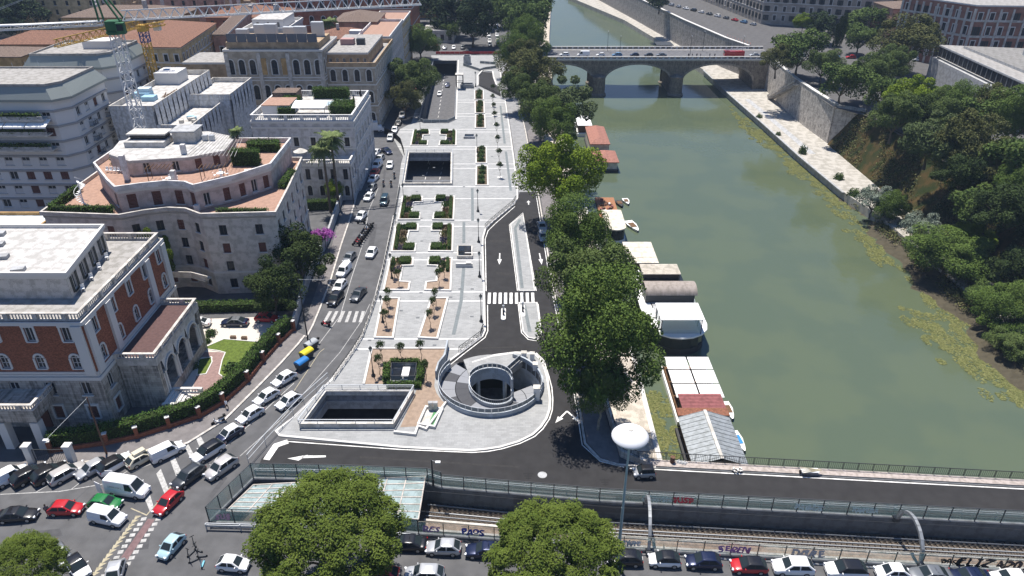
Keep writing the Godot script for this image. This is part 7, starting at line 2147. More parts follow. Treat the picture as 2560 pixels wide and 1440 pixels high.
	# palms
	for q in [["taller palm in front of the white villa", Vector3(-39.9, 17, -156.5)], ["shorter palm in front of the white villa", Vector3(-41.6, 15, -155.1)], ["palm behind the arched palace", Vector3(-66.7, 21, -280)], ["small palm on the curved house's roof", Vector3(-54.2, 23.5, -140.4)]]:
		palm(q[0], q[1], 22.0 if q[1].y > 22.5 else (0.0))
	for q in [["round clipped shrub in front of the loggia", Vector3(-56.3, 0, -104), 1.6, 2.2], ["clipped ball shrub on the lawn's edge", Vector3(-50.5, 0, -103.2), 1.2, 1.4], ["spiky cycad on the lawn beside the hedge", Vector3(-43.7, 0, -93.3), 1.5, 1.6], ["small cycad in the corner bed", Vector3(-49.6, 0, -83.7), 1.1, 1.2], ["lavender grey shrub beside the garden stairs", Vector3(-50.2, 0, -94), 1.6, 1.0], ["pale shrub at the lawn's left tip", Vector3(-50.3, 0, -101), 0.9, 1.0]]:
		shrub(q[1], q[2], q[3], q[0], int(q[2] * 10))
	for q in [["leafy bush on the far quay's edge, largest", Vector3(95.8, -12.5, -232.3), 1.7, 3.4], ["bush on the far quay's edge, upper", Vector3(94.1, -12.5, -252), 1.2, 1.6], ["bush at the lower end of the far quay", Vector3(98.7, -12.5, -208.8), 1.8, 2.4], ["bush on the quay below the bridge stairs", Vector3(93.7, -12.5, -273.7), 1.4, 1.8], ["bush at the foot of the slope", Vector3(98, -12.5, -196), 2.2, 2.4]]:
		shrub(q[1], q[2], q[3], q[0], int(q[3] * 10), Color(0.05, 0.09, 0.02), Color(0.12, 0.17, 0.05))
	# tangled undergrowth on the slope and along the shore
	var r := RandomNumberGenerator.new()
	r.seed = 8
	var b := MB.new()
	b.use_col = true
	for i in 11000:
		var z := -238.0 + 170.0 * r.randf()
		var f := r.randf()
		var p := Vector3(lerpf(108, lerpf(114.5, 122.0, clampf((z + 235.0) / 85.0, 0.0, 1.0)), f), lerpf(QUAY, 0.2, f) + 0.25, z)
		if i % 2 == 0:
			var u := r.randf()
			p = Vector3(lerpf(96.5, 105.0, u), lerpf(-14.2, -12.4, u) + 0.3, -192 + 140 * r.randf())
		if sin(p.x * 0.9 + p.z * 0.35) + sin(p.z * 0.21) < -0.2: continue
		for k2 in 5: leaf_face(b, r, p + Vector3(r.randfn(), absf(r.randfn()) * 0.5, r.randfn()) * 0.6, 0.5, Vector3(0, 0.8, 0), Color(0.05, 0.08, 0.02).lerp(Color(0.17, 0.15, 0.07), r.randf()))
	var u := solo("undergrowth", b, tinted("leaves"), "tangled scrub covering the far slope and shore", "undergrowth")
	u.set_meta("kind", "stuff")
	# bougainvillea
	b = MB.new()
	b.use_col = true
	var t := thing("bougainvillea", "purple flowering bougainvillea spilling over the garden wall", "flowering bush", Vector3(-38.7, 0, -136))
	for k2 in 46:
		var a := r.randf() * TAU
		var l := r.randf_range(1.4, 3.4)
		for i in 80:
			var f := r.randf()
			var p := Vector3(cos(a) * l * f, 2.2 + 2.4 * sin(f * 2.3) - f * 1.2, sin(a) * l * f * 0.7) + Vector3(r.randfn(), r.randfn(), r.randfn()) * 0.16
			leaf_face(b, r, p, 0.24, Vector3(0, 0.6, 0), Color(0.3, 0.06, 0.3).lerp(Color(0.5, 0.16, 0.48), r.randf()) if f > 0.35 else Color(0.05, 0.09, 0.02))
	part(t, "blossom", b.mesh(), tinted("leaves"))
	b = MB.new()
	for k2 in 5: b.tube(Vector3(0.2 * k2 - 0.4, 0, 0), Vector3(0.5 * k2 - 1.0, 2.6, 0.2), 0.07, 0.04, 5)
	part(t, "stems", b.mesh(), MT.trunk)

func palm(label: String, top: Vector3, base: float):
	if top.y < 22.5: base = 0.0
	var t := thing("palm_tree", label, "palm", Vector3(top.x, base, top.z), 0.0, "palms")
	var h := top.y - base
	if h < 4.0:
		h = 1.6
	var b := MB.new()
	for k in 6: b.tube(Vector3(0, h * k / 6.0, 0), Vector3(0, h * (k + 1) / 6.0, 0), 0.36 - k * 0.02, 0.3 - k * 0.015, 8, false)
	part(t, "trunk", b.mesh(), MT.trunk)
	if not MT.has("palm_crown"):
		var r := RandomNumberGenerator.new()
		r.seed = 21
		var c := MB.new()
		c.use_col = true
		for k in 64:
			var a := r.randf() * TAU
			var lift := r.randf_range(-0.5, 1.2)
			var l := r.randf_range(1.5, 2.3)
			var prev := Vector3.ZERO
			for i in 9:
				var f := (i + 1) / 9.0
				var p := Vector3(cos(a) * l * f, lift * l * f * 0.9 - f * f * l * 0.55, sin(a) * l * f)
				var sd := Vector3(-sin(a), 0, cos(a))
				c.col = Color(0.09, 0.13, 0.04).lerp(Color(0.2, 0.24, 0.1), r.randf())
				for e in [-1.0, 1.0]:
					var w: float = 0.55 * sin(clampf(f + 0.12, 0, 1) * PI) + 0.1
					c.quad(prev, p, p + sd * e * w + Vector3(0, -0.2, 0) + (p - prev) * 0.6, prev + sd * e * w * 0.8 + Vector3(0, -0.2, 0) + (p - prev) * 0.9)
				prev = p
		MT["palm_crown"] = c.mesh()
	part(t, "crown", MT["palm_crown"], tinted("leaves"), Transform3D(Basis(Vector3.UP, top.x).scaled(Vector3.ONE * (1.5 if h > 4.0 else 0.7)), Vector3(0, h, 0)))

# ---------- vehicles ----------
# local frame: front points to -z, wheels stand on y = 0
const KINDS := {
	"hatchback": {"L": 3.95, "W": 1.74, "H": 1.48, "top": [[0.0, 0.5], [0.03, 0.68], [0.14, 0.8], [0.28, 0.9], [0.6, 0.94], [0.93, 0.95], [0.98, 0.88], [1.0, 0.6]], "cab": [0.25, 0.985, 0.46, 0.79]},
	"sedan": {"L": 4.6, "W": 1.8, "H": 1.43, "top": [[0.0, 0.5], [0.03, 0.66], [0.14, 0.8], [0.29, 0.9], [0.6, 0.93], [0.92, 0.93], [0.98, 0.86], [1.0, 0.55]], "cab": [0.26, 0.88, 0.45, 0.68]},
	"suv": {"L": 4.4, "W": 1.86, "H": 1.64, "top": [[0.0, 0.55], [0.03, 0.82], [0.14, 0.95], [0.27, 1.02], [0.6, 1.06], [0.94, 1.07], [0.985, 1.0], [1.0, 0.65]], "cab": [0.24, 0.99, 0.43, 0.82]},
	"estate": {"L": 4.6, "W": 1.82, "H": 1.5, "top": [[0.0, 0.5], [0.03, 0.68], [0.14, 0.8], [0.28, 0.9], [0.6, 0.94], [0.94, 0.95], [0.985, 0.88], [1.0, 0.6]], "cab": [0.25, 0.99, 0.43, 0.86]},
	"city_car": {"L": 3.5, "W": 1.63, "H": 1.5, "top": [[0.0, 0.52], [0.04, 0.72], [0.14, 0.84], [0.27, 0.93], [0.6, 0.96], [0.93, 0.95], [0.98, 0.85], [1.0, 0.6]], "cab": [0.22, 0.985, 0.44, 0.76]},
	"microcar": {"L": 2.7, "W": 1.6, "H": 1.54, "top": [[0.0, 0.5], [0.05, 0.75], [0.14, 0.9], [0.22, 0.98], [0.6, 1.0], [0.95, 1.0], [0.985, 0.9], [1.0, 0.6]], "cab": [0.17, 0.99, 0.36, 0.9]},
	"small_van": {"L": 4.4, "W": 1.83, "H": 1.82, "top": [[0.0, 0.55], [0.03, 0.8], [0.13, 0.98], [0.24, 1.06], [0.6, 1.1], [0.96, 1.1], [0.99, 1.0], [1.0, 0.6]], "cab": [0.21, 0.995, 0.36, 0.97], "cargo": true},
	"panel_van": {"L": 5.4, "W": 2.02, "H": 2.35, "top": [[0.0, 0.6], [0.03, 0.9], [0.1, 1.08], [0.18, 1.18], [0.6, 1.25], [0.97, 1.25], [0.99, 1.1], [1.0, 0.6]], "cab": [0.15, 0.997, 0.29, 0.985], "cargo": true}}

func car_meshes(kind: String) -> Dictionary:
	var key := "car_" + kind
	if MT.has(key): return MT[key]
	var K: Dictionary = KINDS[kind]
	var L: float = K.L
	var w: float = K.W / 2.0
	var out := {}
	# lower body: loft of rounded sections
	var rows := []
	var tp: Array = K.top
	for s in tp:
		var u: float = s[0]
		var yt: float = s[1]
		var wf := 1.0
		if u < 0.01: wf = 0.78
		elif u < 0.05: wf = 0.9
		elif u < 0.2: wf = 0.97
		elif u > 0.995: wf = 0.84
		elif u > 0.97: wf = 0.94
		var z := (u - 0.5) * L
		var yb := 0.24 if u > 0.02 and u < 0.98 else 0.32
		var r := []
		for q in [[-0.9, yb], [-0.98, yb + 0.12], [-1.0, lerpf(yb, yt, 0.55)], [-0.965, yt - 0.1], [-0.86, yt - 0.015], [-0.4, yt + 0.015], [0.4, yt + 0.015], [0.86, yt - 0.015], [0.965, yt - 0.1], [1.0, lerpf(yb, yt, 0.55)], [0.98, yb + 0.12], [0.9, yb]]:
			r.append(Vector3(q[0] * w * wf, q[1], z))
		rows.append(r)
	var b := MB.new()
	b.grid(rows, false, Vector3(0, 0.4, 0))
	for e in [0, rows.size() - 1]:
		var r: Array = rows[e]
		for i in r.size() - 2: b.tri(r[0], r[i + 1], r[i + 2], Vector3(0, 0, -1 if e == 0 else 1))
	out["body"] = b.mesh()
	b = MB.new()
	b.box(Vector3(0, 0.24, 0), Vector3(w * 1.7, 0.1, L * 0.92))
	out["underbody"] = b.mesh()
	# cabin
	var c: Array = K.cab
	var belt: float = tp[4][1] - 0.03
	var H: float = K.H
	var ring := func(z0: float, z1: float, hw: float, y: float, rd: float) -> Array:
		var o := []
		for q in [[-1, 0, 0, 1], [-1, 0, 1, 0], [1, 0, -1, 0], [1, 0, 0, 1], [1, 1, 0, -1], [1, 1, -1, 0], [-1, 1, 1, 0], [-1, 1, 0, -1]]:
			o.append(Vector3(q[0] * hw + q[2] * rd, y, (z0 if q[1] == 0 else z1) + q[3] * rd))
		return o
	var Z := func(u: float) -> float: return (u - 0.5) * L
	var rr := [ring.call(Z.call(c[0]), Z.call(c[1]), w * 0.93, belt, 0.1), ring.call(Z.call(lerpf(c[0], c[2], 0.86)), Z.call(lerpf(c[1], c[3], 0.86)), w * 0.79, lerpf(belt, H, 0.88), 0.1), ring.call(Z.call(c[2] + 0.02), Z.call(c[3] - 0.015), w * 0.72, H - 0.015, 0.12), ring.call(Z.call(c[2] + 0.12), Z.call(c[3] - 0.1), w * 0.4, H + 0.02, 0.1)]
	b = MB.new()
	b.grid(rr, true, Vector3(0, belt, Z.call((c[2] + c[3]) * 0.5)))
	b.sheet([v2(rr[3][0]), v2(rr[3][1]), v2(rr[3][2]), v2(rr[3][3]), v2(rr[3][4]), v2(rr[3][5]), v2(rr[3][6]), v2(rr[3][7])], H + 0.02)
	out["cabin"] = b.mesh()
	# glass
	var g := func(p0: Vector3, p1: Vector3, p2: Vector3, p3: Vector3, hint: Vector3) -> ArrayMesh:
		var m := MB.new()
		var ctr := (p0 + p1 + p2 + p3) / 4.0
		var n := (p1 - p0).cross(p3 - p0).normalized()
		if n.dot(hint) < 0: n = -n
		var q := []
		for p in [p0, p1, p2, p3]: q.append(ctr + (p - ctr) * 0.97 + n * 0.018)
		m.quad(q[0], q[1], q[2], q[3], hint)
		return m.mesh()
	var lo := belt + 0.03
	var hi := lerpf(belt, H, 0.86)
	var fz := func(y: float) -> float: return Z.call(lerpf(c[0], c[2], (y - belt) / (H - belt)))
	var bz := func(y: float) -> float: return Z.call(lerpf(c[1], c[3], (y - belt) / (H - belt)))
	var hw := func(y: float) -> float: return w * lerpf(0.93, 0.77, (y - belt) / (H - belt))
	out["windshield"] = g.call(Vector3(-hw.call(lo) + 0.12, lo, fz.call(lo)), Vector3(hw.call(lo) - 0.12, lo, fz.call(lo)), Vector3(hw.call(hi) - 0.12, hi, fz.call(hi)), Vector3(-hw.call(hi) + 0.12, hi, fz.call(hi)), Vector3(0, 0.5, -1))
	if not K.has("cargo"):
		out["rear_window"] = g.call(Vector3(-hw.call(lo) + 0.14, lo, bz.call(lo)), Vector3(hw.call(lo) - 0.14, lo, bz.call(lo)), Vector3(hw.call(hi) - 0.14, hi, bz.call(hi)), Vector3(-hw.call(hi) + 0.14, hi, bz.call(hi)), Vector3(0, 0.5, 1))
	var side := []
	var zm: float = lerpf(fz.call(hi), bz.call(hi), 0.46)
	for s in [-1.0, 1.0]:
		var f0: float = fz.call(lo) + 0.22
		var f1: float = fz.call(hi) + 0.16
		if K.has("cargo"): zm = f1 + 0.75
		side.append(g.call(Vector3(s * hw.call(lo), lo, f0), Vector3(s * hw.call(lo), lo, zm - 0.05), Vector3(s * hw.call(hi), hi, zm - 0.05), Vector3(s * hw.call(hi), hi, f1), Vector3(s, 0, 0)))
		if not K.has("cargo"):
			side.append(g.call(Vector3(s * hw.call(lo), lo, zm + 0.05), Vector3(s * hw.call(lo), lo, bz.call(lo) - 0.3), Vector3(s * hw.call(hi), hi, bz.call(hi) - 0.2), Vector3(s * hw.call(hi), hi, zm + 0.05), Vector3(s, 0, 0)))
	out["side"] = side
	MT[key] = out
	return out
func wheel_meshes() -> Array:
	if MT.has("wheel"): return MT["wheel"]
	var t := MB.new()
	t.tube(Vector3(-0.11, 0, 0), Vector3(0.11, 0, 0), 0.32, 0.32, 14)
	var r := MB.new()
	r.tube(Vector3(-0.118, 0, 0), Vector3(0.118, 0, 0), 0.2, 0.2, 10)
	MT["wheel"] = [t.mesh(), r.mesh()]
	return MT["wheel"]
func paint(nm: String) -> StandardMaterial3D:
	var C := {"white": [0.75, 0.75, 0.74], "cream": [0.6, 0.55, 0.42], "silver": [0.42, 0.43, 0.44], "grey": [0.16, 0.17, 0.18], "dark grey": [0.05, 0.055, 0.06], "black": [0.012, 0.012, 0.014], "navy": [0.012, 0.018, 0.05], "blue": [0.03, 0.09, 0.28], "pale blue": [0.35, 0.5, 0.55], "red": [0.42, 0.015, 0.02], "green": [0.015, 0.16, 0.04], "teal": [0.03, 0.06, 0.075], "silver grey": [0.5, 0.48, 0.46]}
	var q: Array = C[nm]
	var m := mat("paint_" + nm, q[0], q[1], q[2], 0.3)
	m.clearcoat_enabled = true
	m.clearcoat = 0.8
	m.clearcoat_roughness = 0.05
	m.metallic = 0.3 if nm in ["silver", "grey", "dark grey", "navy", "teal", "silver grey"] else 0.0
	return m
func car(kind: String, col: String, p: Vector3, heading: Vector2, label: String, group := "", roof := "", detail := true) -> Node3D:
	var K: Dictionary = KINDS[kind]
	var nm := "van" if kind.ends_with("van") else "car"
	var t := thing(nm, label, nm, p + Vector3(0, 0.015, 0), atan2(-heading.x, -heading.y), group)
	var M := car_meshes(kind)
	var pm := paint(col)
	var body := part(t, "body", M.body, pm)
	part(t, "cabin", M.cabin, paint(roof) if roof else pm)
	part(t, "windshield", M.windshield, MT.car_glass)
	if M.has("rear_window"): part(t, "rear_window", M.rear_window, MT.car_glass)
	for s in M.side: part(t, "side_window", s, MT.car_glass)
	var L: float = K.L
	var w: float = K.W / 2.0
	var wh := wheel_meshes()
	for s in [-1.0, 1.0]:
		for z in [-L * 0.31, L * 0.29]:
			var o := part(t, "wheel", wh[0], MT.tyre, Transform3D(Basis(), Vector3(s * (w - 0.1), 0.32, z)))
			if detail: part(o, "rim", wh[1], MT.rim)
	if not detail: return t
	part(t, "underbody", M.underbody, MT.tyre)
	var hy: float = K.top[1][1] - 0.06
	for s in [-1.0, 1.0]:
		part(t, "headlight", box_mesh(Vector3(0.34, 0.14, 0.22)), MT.lens, Transform3D(Basis(Vector3.UP, s * 0.5), Vector3(s * w * 0.66, hy, -L * 0.475)))
		part(t, "tail_light", box_mesh(Vector3(0.16, 0.3, 0.1)), MT.tail, Transform3D(Basis(), Vector3(s * w * 0.78, K.top[6][1] - 0.18, L * 0.487)))
		part(t, "mirror", box_mesh(Vector3(0.2, 0.13, 0.1)), pm, Transform3D(Basis(), Vector3(s * (w + 0.06), K.top[4][1] + 0.05, (K.cab[0] - 0.5) * L + 0.35)))
	part(t, "number_plate", box_mesh(Vector3(0.5, 0.11, 0.03)), MT.canopy, Transform3D(Basis(), Vector3(0, 0.45, -L * 0.5 - 0.01)))
	part(t, "number_plate", box_mesh(Vector3(0.5, 0.11, 0.03)), MT.canopy, Transform3D(Basis(), Vector3(0, 0.6, L * 0.5 + 0.01)))
	part(t, "grille", box_mesh(Vector3(w * 1.0, 0.12, 0.04)), MT.tyre, Transform3D(Basis(), Vector3(0, 0.52, -L * 0.498)))
	return t
const ORD := ["first", "second", "third", "fourth", "fifth", "sixth", "seventh", "eighth", "ninth", "tenth", "eleventh", "twelfth", "thirteenth", "fourteenth", "fifteenth", "sixteenth", "seventeenth", "eighteenth", "nineteenth", "twentieth"]

func make_vehicles():
	mat("car_glass", 0.02, 0.028, 0.032, 0.04)
	mat("tyre", 0.012, 0.012, 0.012, 0.8)
	mat("rim", 0.4, 0.41, 0.42, 0.35, "", 1.0, 0.6)
	mat("lens", 0.7, 0.72, 0.74, 0.1)
	mat("tail", 0.35, 0.01, 0.01, 0.2)
	var g := "cars parked slantwise by the villa hedge"
	var up := Vector2(0.62, -0.78)
	for q in [["small_van", "white", Vector3(-63.8, 0, -69.4), up, "white car van, leftmost of the slant row by the villa hedge"], ["suv", "black", Vector3(-61.4, 0, -69.7), up, "black off-roader next to the leftmost white one in the slant row"], ["suv", "black", Vector3(-59, 0, -70), up, "second black car in the slant row, left of the silver estate"], ["estate", "silver grey", Vector3(-56.9, 0, -70.1), up, "silver estate car in the slant row by the villa hedge"], ["hatchback", "silver", Vector3(-54.1, 0, -70.8), -up, "silver blue hatchback facing the camera in the slant row"], ["suv", "white", Vector3(-51.5, 0, -71.7), up, "white car with black roof in the slant row"], ["hatchback", "cream", Vector3(-48.6, 0, -72.8), up, "cream hatchback with a roof box in the slant row"], ["small_van", "white", Vector3(-45.7, 0, -74), Vector2(0.72, -0.69), "white delivery van at the right end of the slant row"]]:
		var c := car(q[0], q[1], q[2], q[3], q[4], g, "black" if "black roof" in q[4] else "")
		if "roof box" in q[4]:
			part(c, "roof_box", box_mesh(Vector3(0.8, 0.35, 1.5)), paint("cream"), Transform3D(Basis(), Vector3(0, 1.7, 0.1)))
	g = "cars parked along the curved kerb"
	var dn := Vector2(-0.6, 0.8)
	for q in [["suv", "white", Vector3(-40.3, 0, -74), "white car with black roof, lowest along the curved kerb", "black"], ["hatchback", "navy", Vector3(-38.7, 0, -77.6), "blue car with white roof along the curved kerb", "white"], ["hatchback", "white", Vector3(-37.1, 0, -81.7), "white hatchback above the blue one along the curved kerb", ""], ["hatchback", "white", Vector3(-36, 0, -85.8), "white hatchback, middle of three below the recycling bins", ""], ["hatchback", "white", Vector3(-34.6, 0, -90.2), "white car next to the blue recycling bin", ""]]:
		car(q[0], q[1], q[2], dn, q[3], g, q[4])
	g = "traffic on the left street"
	for q in [["hatchback", "white", Vector3(-32.5, 0, -84.8), dn, "white saloon driving past the near pit"], ["suv", "silver grey", Vector3(-37.5, 0, -71), Vector2(-0.55, 0.83), "silver car driving below the black roofed one"], ["suv", "dark grey", Vector3(-41.1, 0, -69.4), Vector2(-0.5, 0.86), "dark grey people carrier behind the red car"], ["hatchback", "red", Vector3(-41.9, 0, -65), Vector2(-0.35, 0.93), "bright red hatchback at the front of the queue"], ["city_car", "pale blue", Vector3(-38.8, 0, -58.3), Vector2(-0.3, 0.95), "pale blue rounded city car at lower left"], ["sedan", "black", Vector3(-59.1, 0, -63), Vector2(1, -0.1), "black saloon at the left edge of the lower street"], ["hatchback", "red", Vector3(-53.8, 0, -64), Vector2(1, -0.02), "red hatchback with a man standing behind it"], ["hatchback", "green", Vector3(-49.5, 0, -64.9), Vector2(1, 0.12), "green hatchback between the red car and the van"], ["small_van", "white", Vector3(-48.1, 0, -62.6), Vector2(1, 0.25), "white van-like car in front of the green one"], ["sedan", "grey", Vector3(-50.9, 0, -57.2), Vector2(0.7, 0.6), "grey saloon half hidden by the corner pine"], ["hatchback", "white", Vector3(-48, 0, -55.5), Vector2(0.75, 0.66), "white car with black roof beside the corner pine"], ["hatchback", "silver", Vector3(-43.4, 0, -54.4), Vector2(0.2, 0.9), "silver car cut by the bottom edge"], ["city_car", "white", Vector3(-30.9, 0, -55.8), Vector2(1, 0.1), "small white car beside the big pine"], ["sedan", "dark grey", Vector3(-28.1, 0, -116.1), Vector2(-0.22, 0.97), "dark grey saloon above the worn zebra crossing"], ["hatchback", "white", Vector3(-28.5, 0, -133), Vector2(-0.12, 0.99), "white hatchback driving beside the parked scooters"], ["small_van", "teal", Vector3(-30, 0, -160.2), Vector2(0.0, 1.0), "dark teal people carrier driving beside the middle pit"], ["hatchback", "white", Vector3(-32.3, 0, -184.8), Vector2(0.04, 1.0), "white car driving in the bend below the hoarding"], ["sedan", "navy", Vector3(-34.9, 0, -196.4), Vector2(0.55, 0.83), "navy saloon turning in the bend"]]:
		car(q[0], q[1], q[2], q[3], q[4], g, "black" if "black roof" in q[4] and "beside the corner" in q[4] else "")
	# panel van with its rear doors open
	var v := car("panel_van", "white", Vector3(-47.8, 0, -67.2), Vector2(1, 0.2), "white panel van with rear doors open and grey lettering", g)
	for s in [-1.0, 1.0]: part(v, "rear_door", box_mesh(Vector3(0.06, 1.7, 0.95)), paint("white"), Transform3D(Basis(Vector3.UP, s * -0.25), Vector3(s * 1.08, 1.25, 3.1)))
	var tm := TextMesh.new()
	tm.text = "[ Méthode ]"
	var fnt := SystemFont.new()
	fnt.font_names = PackedStringArray(["Droid Sans"])
	tm.font = fnt
	tm.font_size = 32
	tm.pixel_size = 0.011
	tm.depth = 0.01
	part(v, "lettering", tm, mat("print_grey", 0.2, 0.21, 0.23, 0.7), Transform3D(Basis(Vector3.UP, PI / 2), Vector3(0.99, 1.62, 0.9)))
	g = "cars parked along the upper kerb"
	var u2 := Vector2(-0.2, 0.98)
	for q in [["suv", "black", Vector3(-31.9, 0, -114.4), "black off-roader at the lower end of the upper kerb"], ["hatchback", "white", Vector3(-32.1, 0, -119.1), "white car behind the black off-roader"], ["small_van", "white", Vector3(-32.5, 0, -125.1), "white van between two cars on the upper kerb"], ["hatchback", "grey", Vector3(-32.6, 0, -130.9), "grey car right below the parked scooters"], ["hatchback", "white", Vector3(-33.9, 0, -151.4), "white car parked alone above the scooters"], ["hatchback", "white", Vector3(-34.1, 0, -162.7), "white car at the lower end of the bend row"], ["hatchback", "grey", Vector3(-34.4, 0, -168.6), "grey car second in the bend row"], ["sedan", "white", Vector3(-35, 0, -174.8), "white saloon third in the bend row"], ["hatchback", "red", Vector3(-35.4, 0, -179.1), "red car in the bend row"], ["small_van", "white", Vector3(-35.6, 0, -184.5), "white van in the bend row"], ["hatchback", "silver", Vector3(-35.8, 0, -190.1), "silver car above the white van in the bend row"], ["sedan", "white", Vector3(-37.7, 0, -195.1), "white car near the top of the bend row"], ["hatchback", "white", Vector3(-40.2, 0, -198.5), "white car at the upper end of the bend row"]]:
		car(q[0], q[1], q[2], u2, q[3], g)
	g = "cars in the villa garden"
	for q in [["sedan", "white", Vector3(-53.9, 0, -106.2), Vector2(-1, 0.05), "white coupe in the villa garden"], ["sedan", "navy", Vector3(-47.5, 0, -106.5), Vector2(-1, 0.0), "dark blue convertible with grey top in the villa garden"], ["hatchback", "white", Vector3(-52.2, 0, -97.5), Vector2(-0.15, 1), "white car facing the camera in the villa drive"], ["hatchback", "red", Vector3(-42.4, 0, -107.8), Vector2(1, 0.1), "red car in the shade of the magnolia"]]:
		car(q[0], q[1], q[2], q[3], q[4], g, "grey" if "convertible" in q[4] else "")
	car("sedan", "navy", Vector3(-25.7, -5.8, -294.1), Vector2(0, 1), "dark car in the sunk trench, right lane", "cars in the trench")
	car("hatchback", "white", Vector3(-27.7, -5.8, -280.6), Vector2(0, 1), "white car in the sunk trench, left lane", "cars in the trench")
	car("sedan", "silver", Vector3(6.5, 0, -145.8), Vector2(0.1, 1), "silver saloon in the plane tree's shade, farther one", "cars under the plane trees")
	car("hatchback", "silver", Vector3(6.5, 0, -140.6), Vector2(0.1, 1), "silver car in the plane tree's shade, nearer one", "cars under the plane trees")
	car("microcar", "silver", Vector3(16.9, 0, -70.2), Vector2(-1, 0.05), "tiny two-seater with black roof on the new bridge road", "", "black")
	g = "cars parked along the bottom edge"
	var lf := Vector2(-1.0, -0.03)
	for q in [["hatchback", "black", Vector3(12.6, 0, -56.6), "black car behind the disc lamp pole, bottom row", ""], ["city_car", "white", Vector3(17, 0, -56.4), "small white car with black roof panel, bottom row", "black"], ["hatchback", "navy", Vector3(21.3, 0, -56.2), "dark blue car left of the red one, bottom row", ""], ["hatchback", "red", Vector3(26.2, 0, -55.6), "red car in the bottom row", "black"], ["suv", "white", Vector3(31, 0, -55.4), "white off-roader right of the red car, bottom row", ""], ["suv", "white", Vector3(36.7, 0, -55), "white car with black roof in the right bottom row", "black"], ["city_car", "white", Vector3(41.6, 0, -54.7), "small white car in the right bottom row", ""], ["sedan", "grey", Vector3(45.7, 0, -54.4), "grey car in the right bottom row", ""], ["sedan", "navy", Vector3(49.8, 0, -54.1), "navy car second from the right edge, bottom row", ""], ["hatchback", "white", Vector3(54, 0, -53.9), "white car at the right end of the bottom row", ""], ["hatchback", "silver", Vector3(-7.8, 0, -58.1), "silver grey five-door beside the scrawled barrier", ""], ["sedan", "navy", Vector3(-3, 0, -57.7), "navy saloon right of the silver five-door", ""], ["suv", "silver", Vector3(-9.6, 0, -54.4), "silver car with glass roof at the bottom edge", ""], ["hatchback", "red", Vector3(-14.3, 0, -54.4), "red car half hidden under the big pine", ""], ["hatchback", "dark grey", Vector3(-18.4, 0, -54.7), "dark car under the big pine", ""], ["sedan", "black", Vector3(-12, 0, -58.7), "black car between big pine and silver five-door", ""]]:
		car(q[0], q[1], q[2], lf, q[3], g, q[4])
	# traffic on the stone bridge
	g = "traffic on the stone bridge"
	var cs := [["white", 22.5, "suv"], ["white", 30.5, "panel_van"], ["white", 38.0, "hatchback"], ["blue", 45.0, "suv"], ["navy", 52.5, "hatchback"], ["black", 58.5, "hatchback"], ["grey", 64.0, "sedan"], ["grey", 111.0, "hatchback"], ["silver", 104.0, "sedan"], ["black", 117.5, "suv"]]
	for k in cs.size():
		car(cs[k][2], cs[k][0], Vector3(cs[k][1], 0.03, -322.5 + (k % 2) * 0.4), Vector2(-1, 0), "%s vehicle, %s from the left in the near lane of the stone bridge" % [cs[k][0], ORD[k]], g, "", false)
	# far parked rows
	var far := [["cars parked before the red hoarding", [-38.0, -338.0], [-22.0, -338.0], 5, Vector2(0, 1), "before the red hoarding"], ["cars packed under the far trees, left file", [-10.0, -345.0], [-14.0, -420.0], 11, Vector2(0.05, 1), "in the left file under the far trees"], ["cars packed under the far trees, right file", [-6.5, -345.0], [-9.0, -420.0], 11, Vector2(0.05, 1), "in the right file under the far trees"], ["cars along the grey corner palace", [125.0, -398.0], [92.0, -470.0], 12, Vector2(-0.4, -0.9), "in the row along the grey corner palace"], ["cars at the far bridge head", [124.0, -322.0], [176.0, -312.0], 9, Vector2(-1, -0.1), "in the street behind the bridge head trees"], ["cars on the street beside the arched palace", [-34.5, -262.0], [-35.5, -208.0], 8, Vector2(0, 1), "on the street beside the arched palace"]]
	var cl := ["white", "grey", "silver", "black", "white", "blue", "white", "dark grey", "red", "silver"]
	for f in far:
		for k in f[3]:
			var a: float = k / float(f[3] - 1)
			car(["hatchback", "suv", "sedan"][k % 3], cl[(k * 3 + f[3]) % 10], Vector3(lerpf(f[1][0], f[2][0], a), 0.02, lerpf(f[1][1], f[2][1], a)), f[4], "%s car, %s %s" % [cl[(k * 3 + f[3]) % 10], ORD[k], f[5]], f[0], "", false)
	# box truck in the bend
	var t := thing("box_truck", "white box truck parked at the bend beside the white villa", "truck", Vector3(-41.6, 0, -215.5), atan2(-0.98, 0.2))
	part(t, "box", box_mesh(Vector3(2.2, 2.4, 4.6)), paint("white"), Transform3D(Basis(), Vector3(0, 2.0, 1.0)))
	part(t, "cab", car_meshes("small_van").cabin, paint("white"), Transform3D(Basis().scaled(Vector3(1.15, 1.05, 0.45)), Vector3(0, 0.1, -2.1)))
	part(t, "bonnet", box_mesh(Vector3(2.0, 0.9, 1.9)), paint("white"), Transform3D(Basis(), Vector3(0, 0.85, -2.2)))
	part(t, "windshield", box_mesh(Vector3(1.7, 0.6, 0.06)), MT.car_glass, Transform3D(Basis(Vector3.RIGHT, 0.5), Vector3(0, 1.55, -2.85)))
	for s in [-0.9, 0.9]:
		for z in [-2.1, 2.2]:
			var o := part(t, "wheel", wheel_meshes()[0], MT.tyre, Transform3D(Basis().scaled(Vector3(1.2, 1.2, 1.2)), Vector3(s, 0.39, z)))
			part(o, "rim", wheel_meshes()[1], MT.rim)
	# fire engine with ladder on the bridge
	t = thing("fire_engine", "red fire engine with ladder at the far end of the stone bridge", "fire engine", Vector3(95, 0.03, -321), PI / 2)
	part(t, "body", box_mesh(Vector3(2.4, 2.0, 6.4)), paint("red"), Transform3D(Basis(), Vector3(0, 1.5, 0.6)))
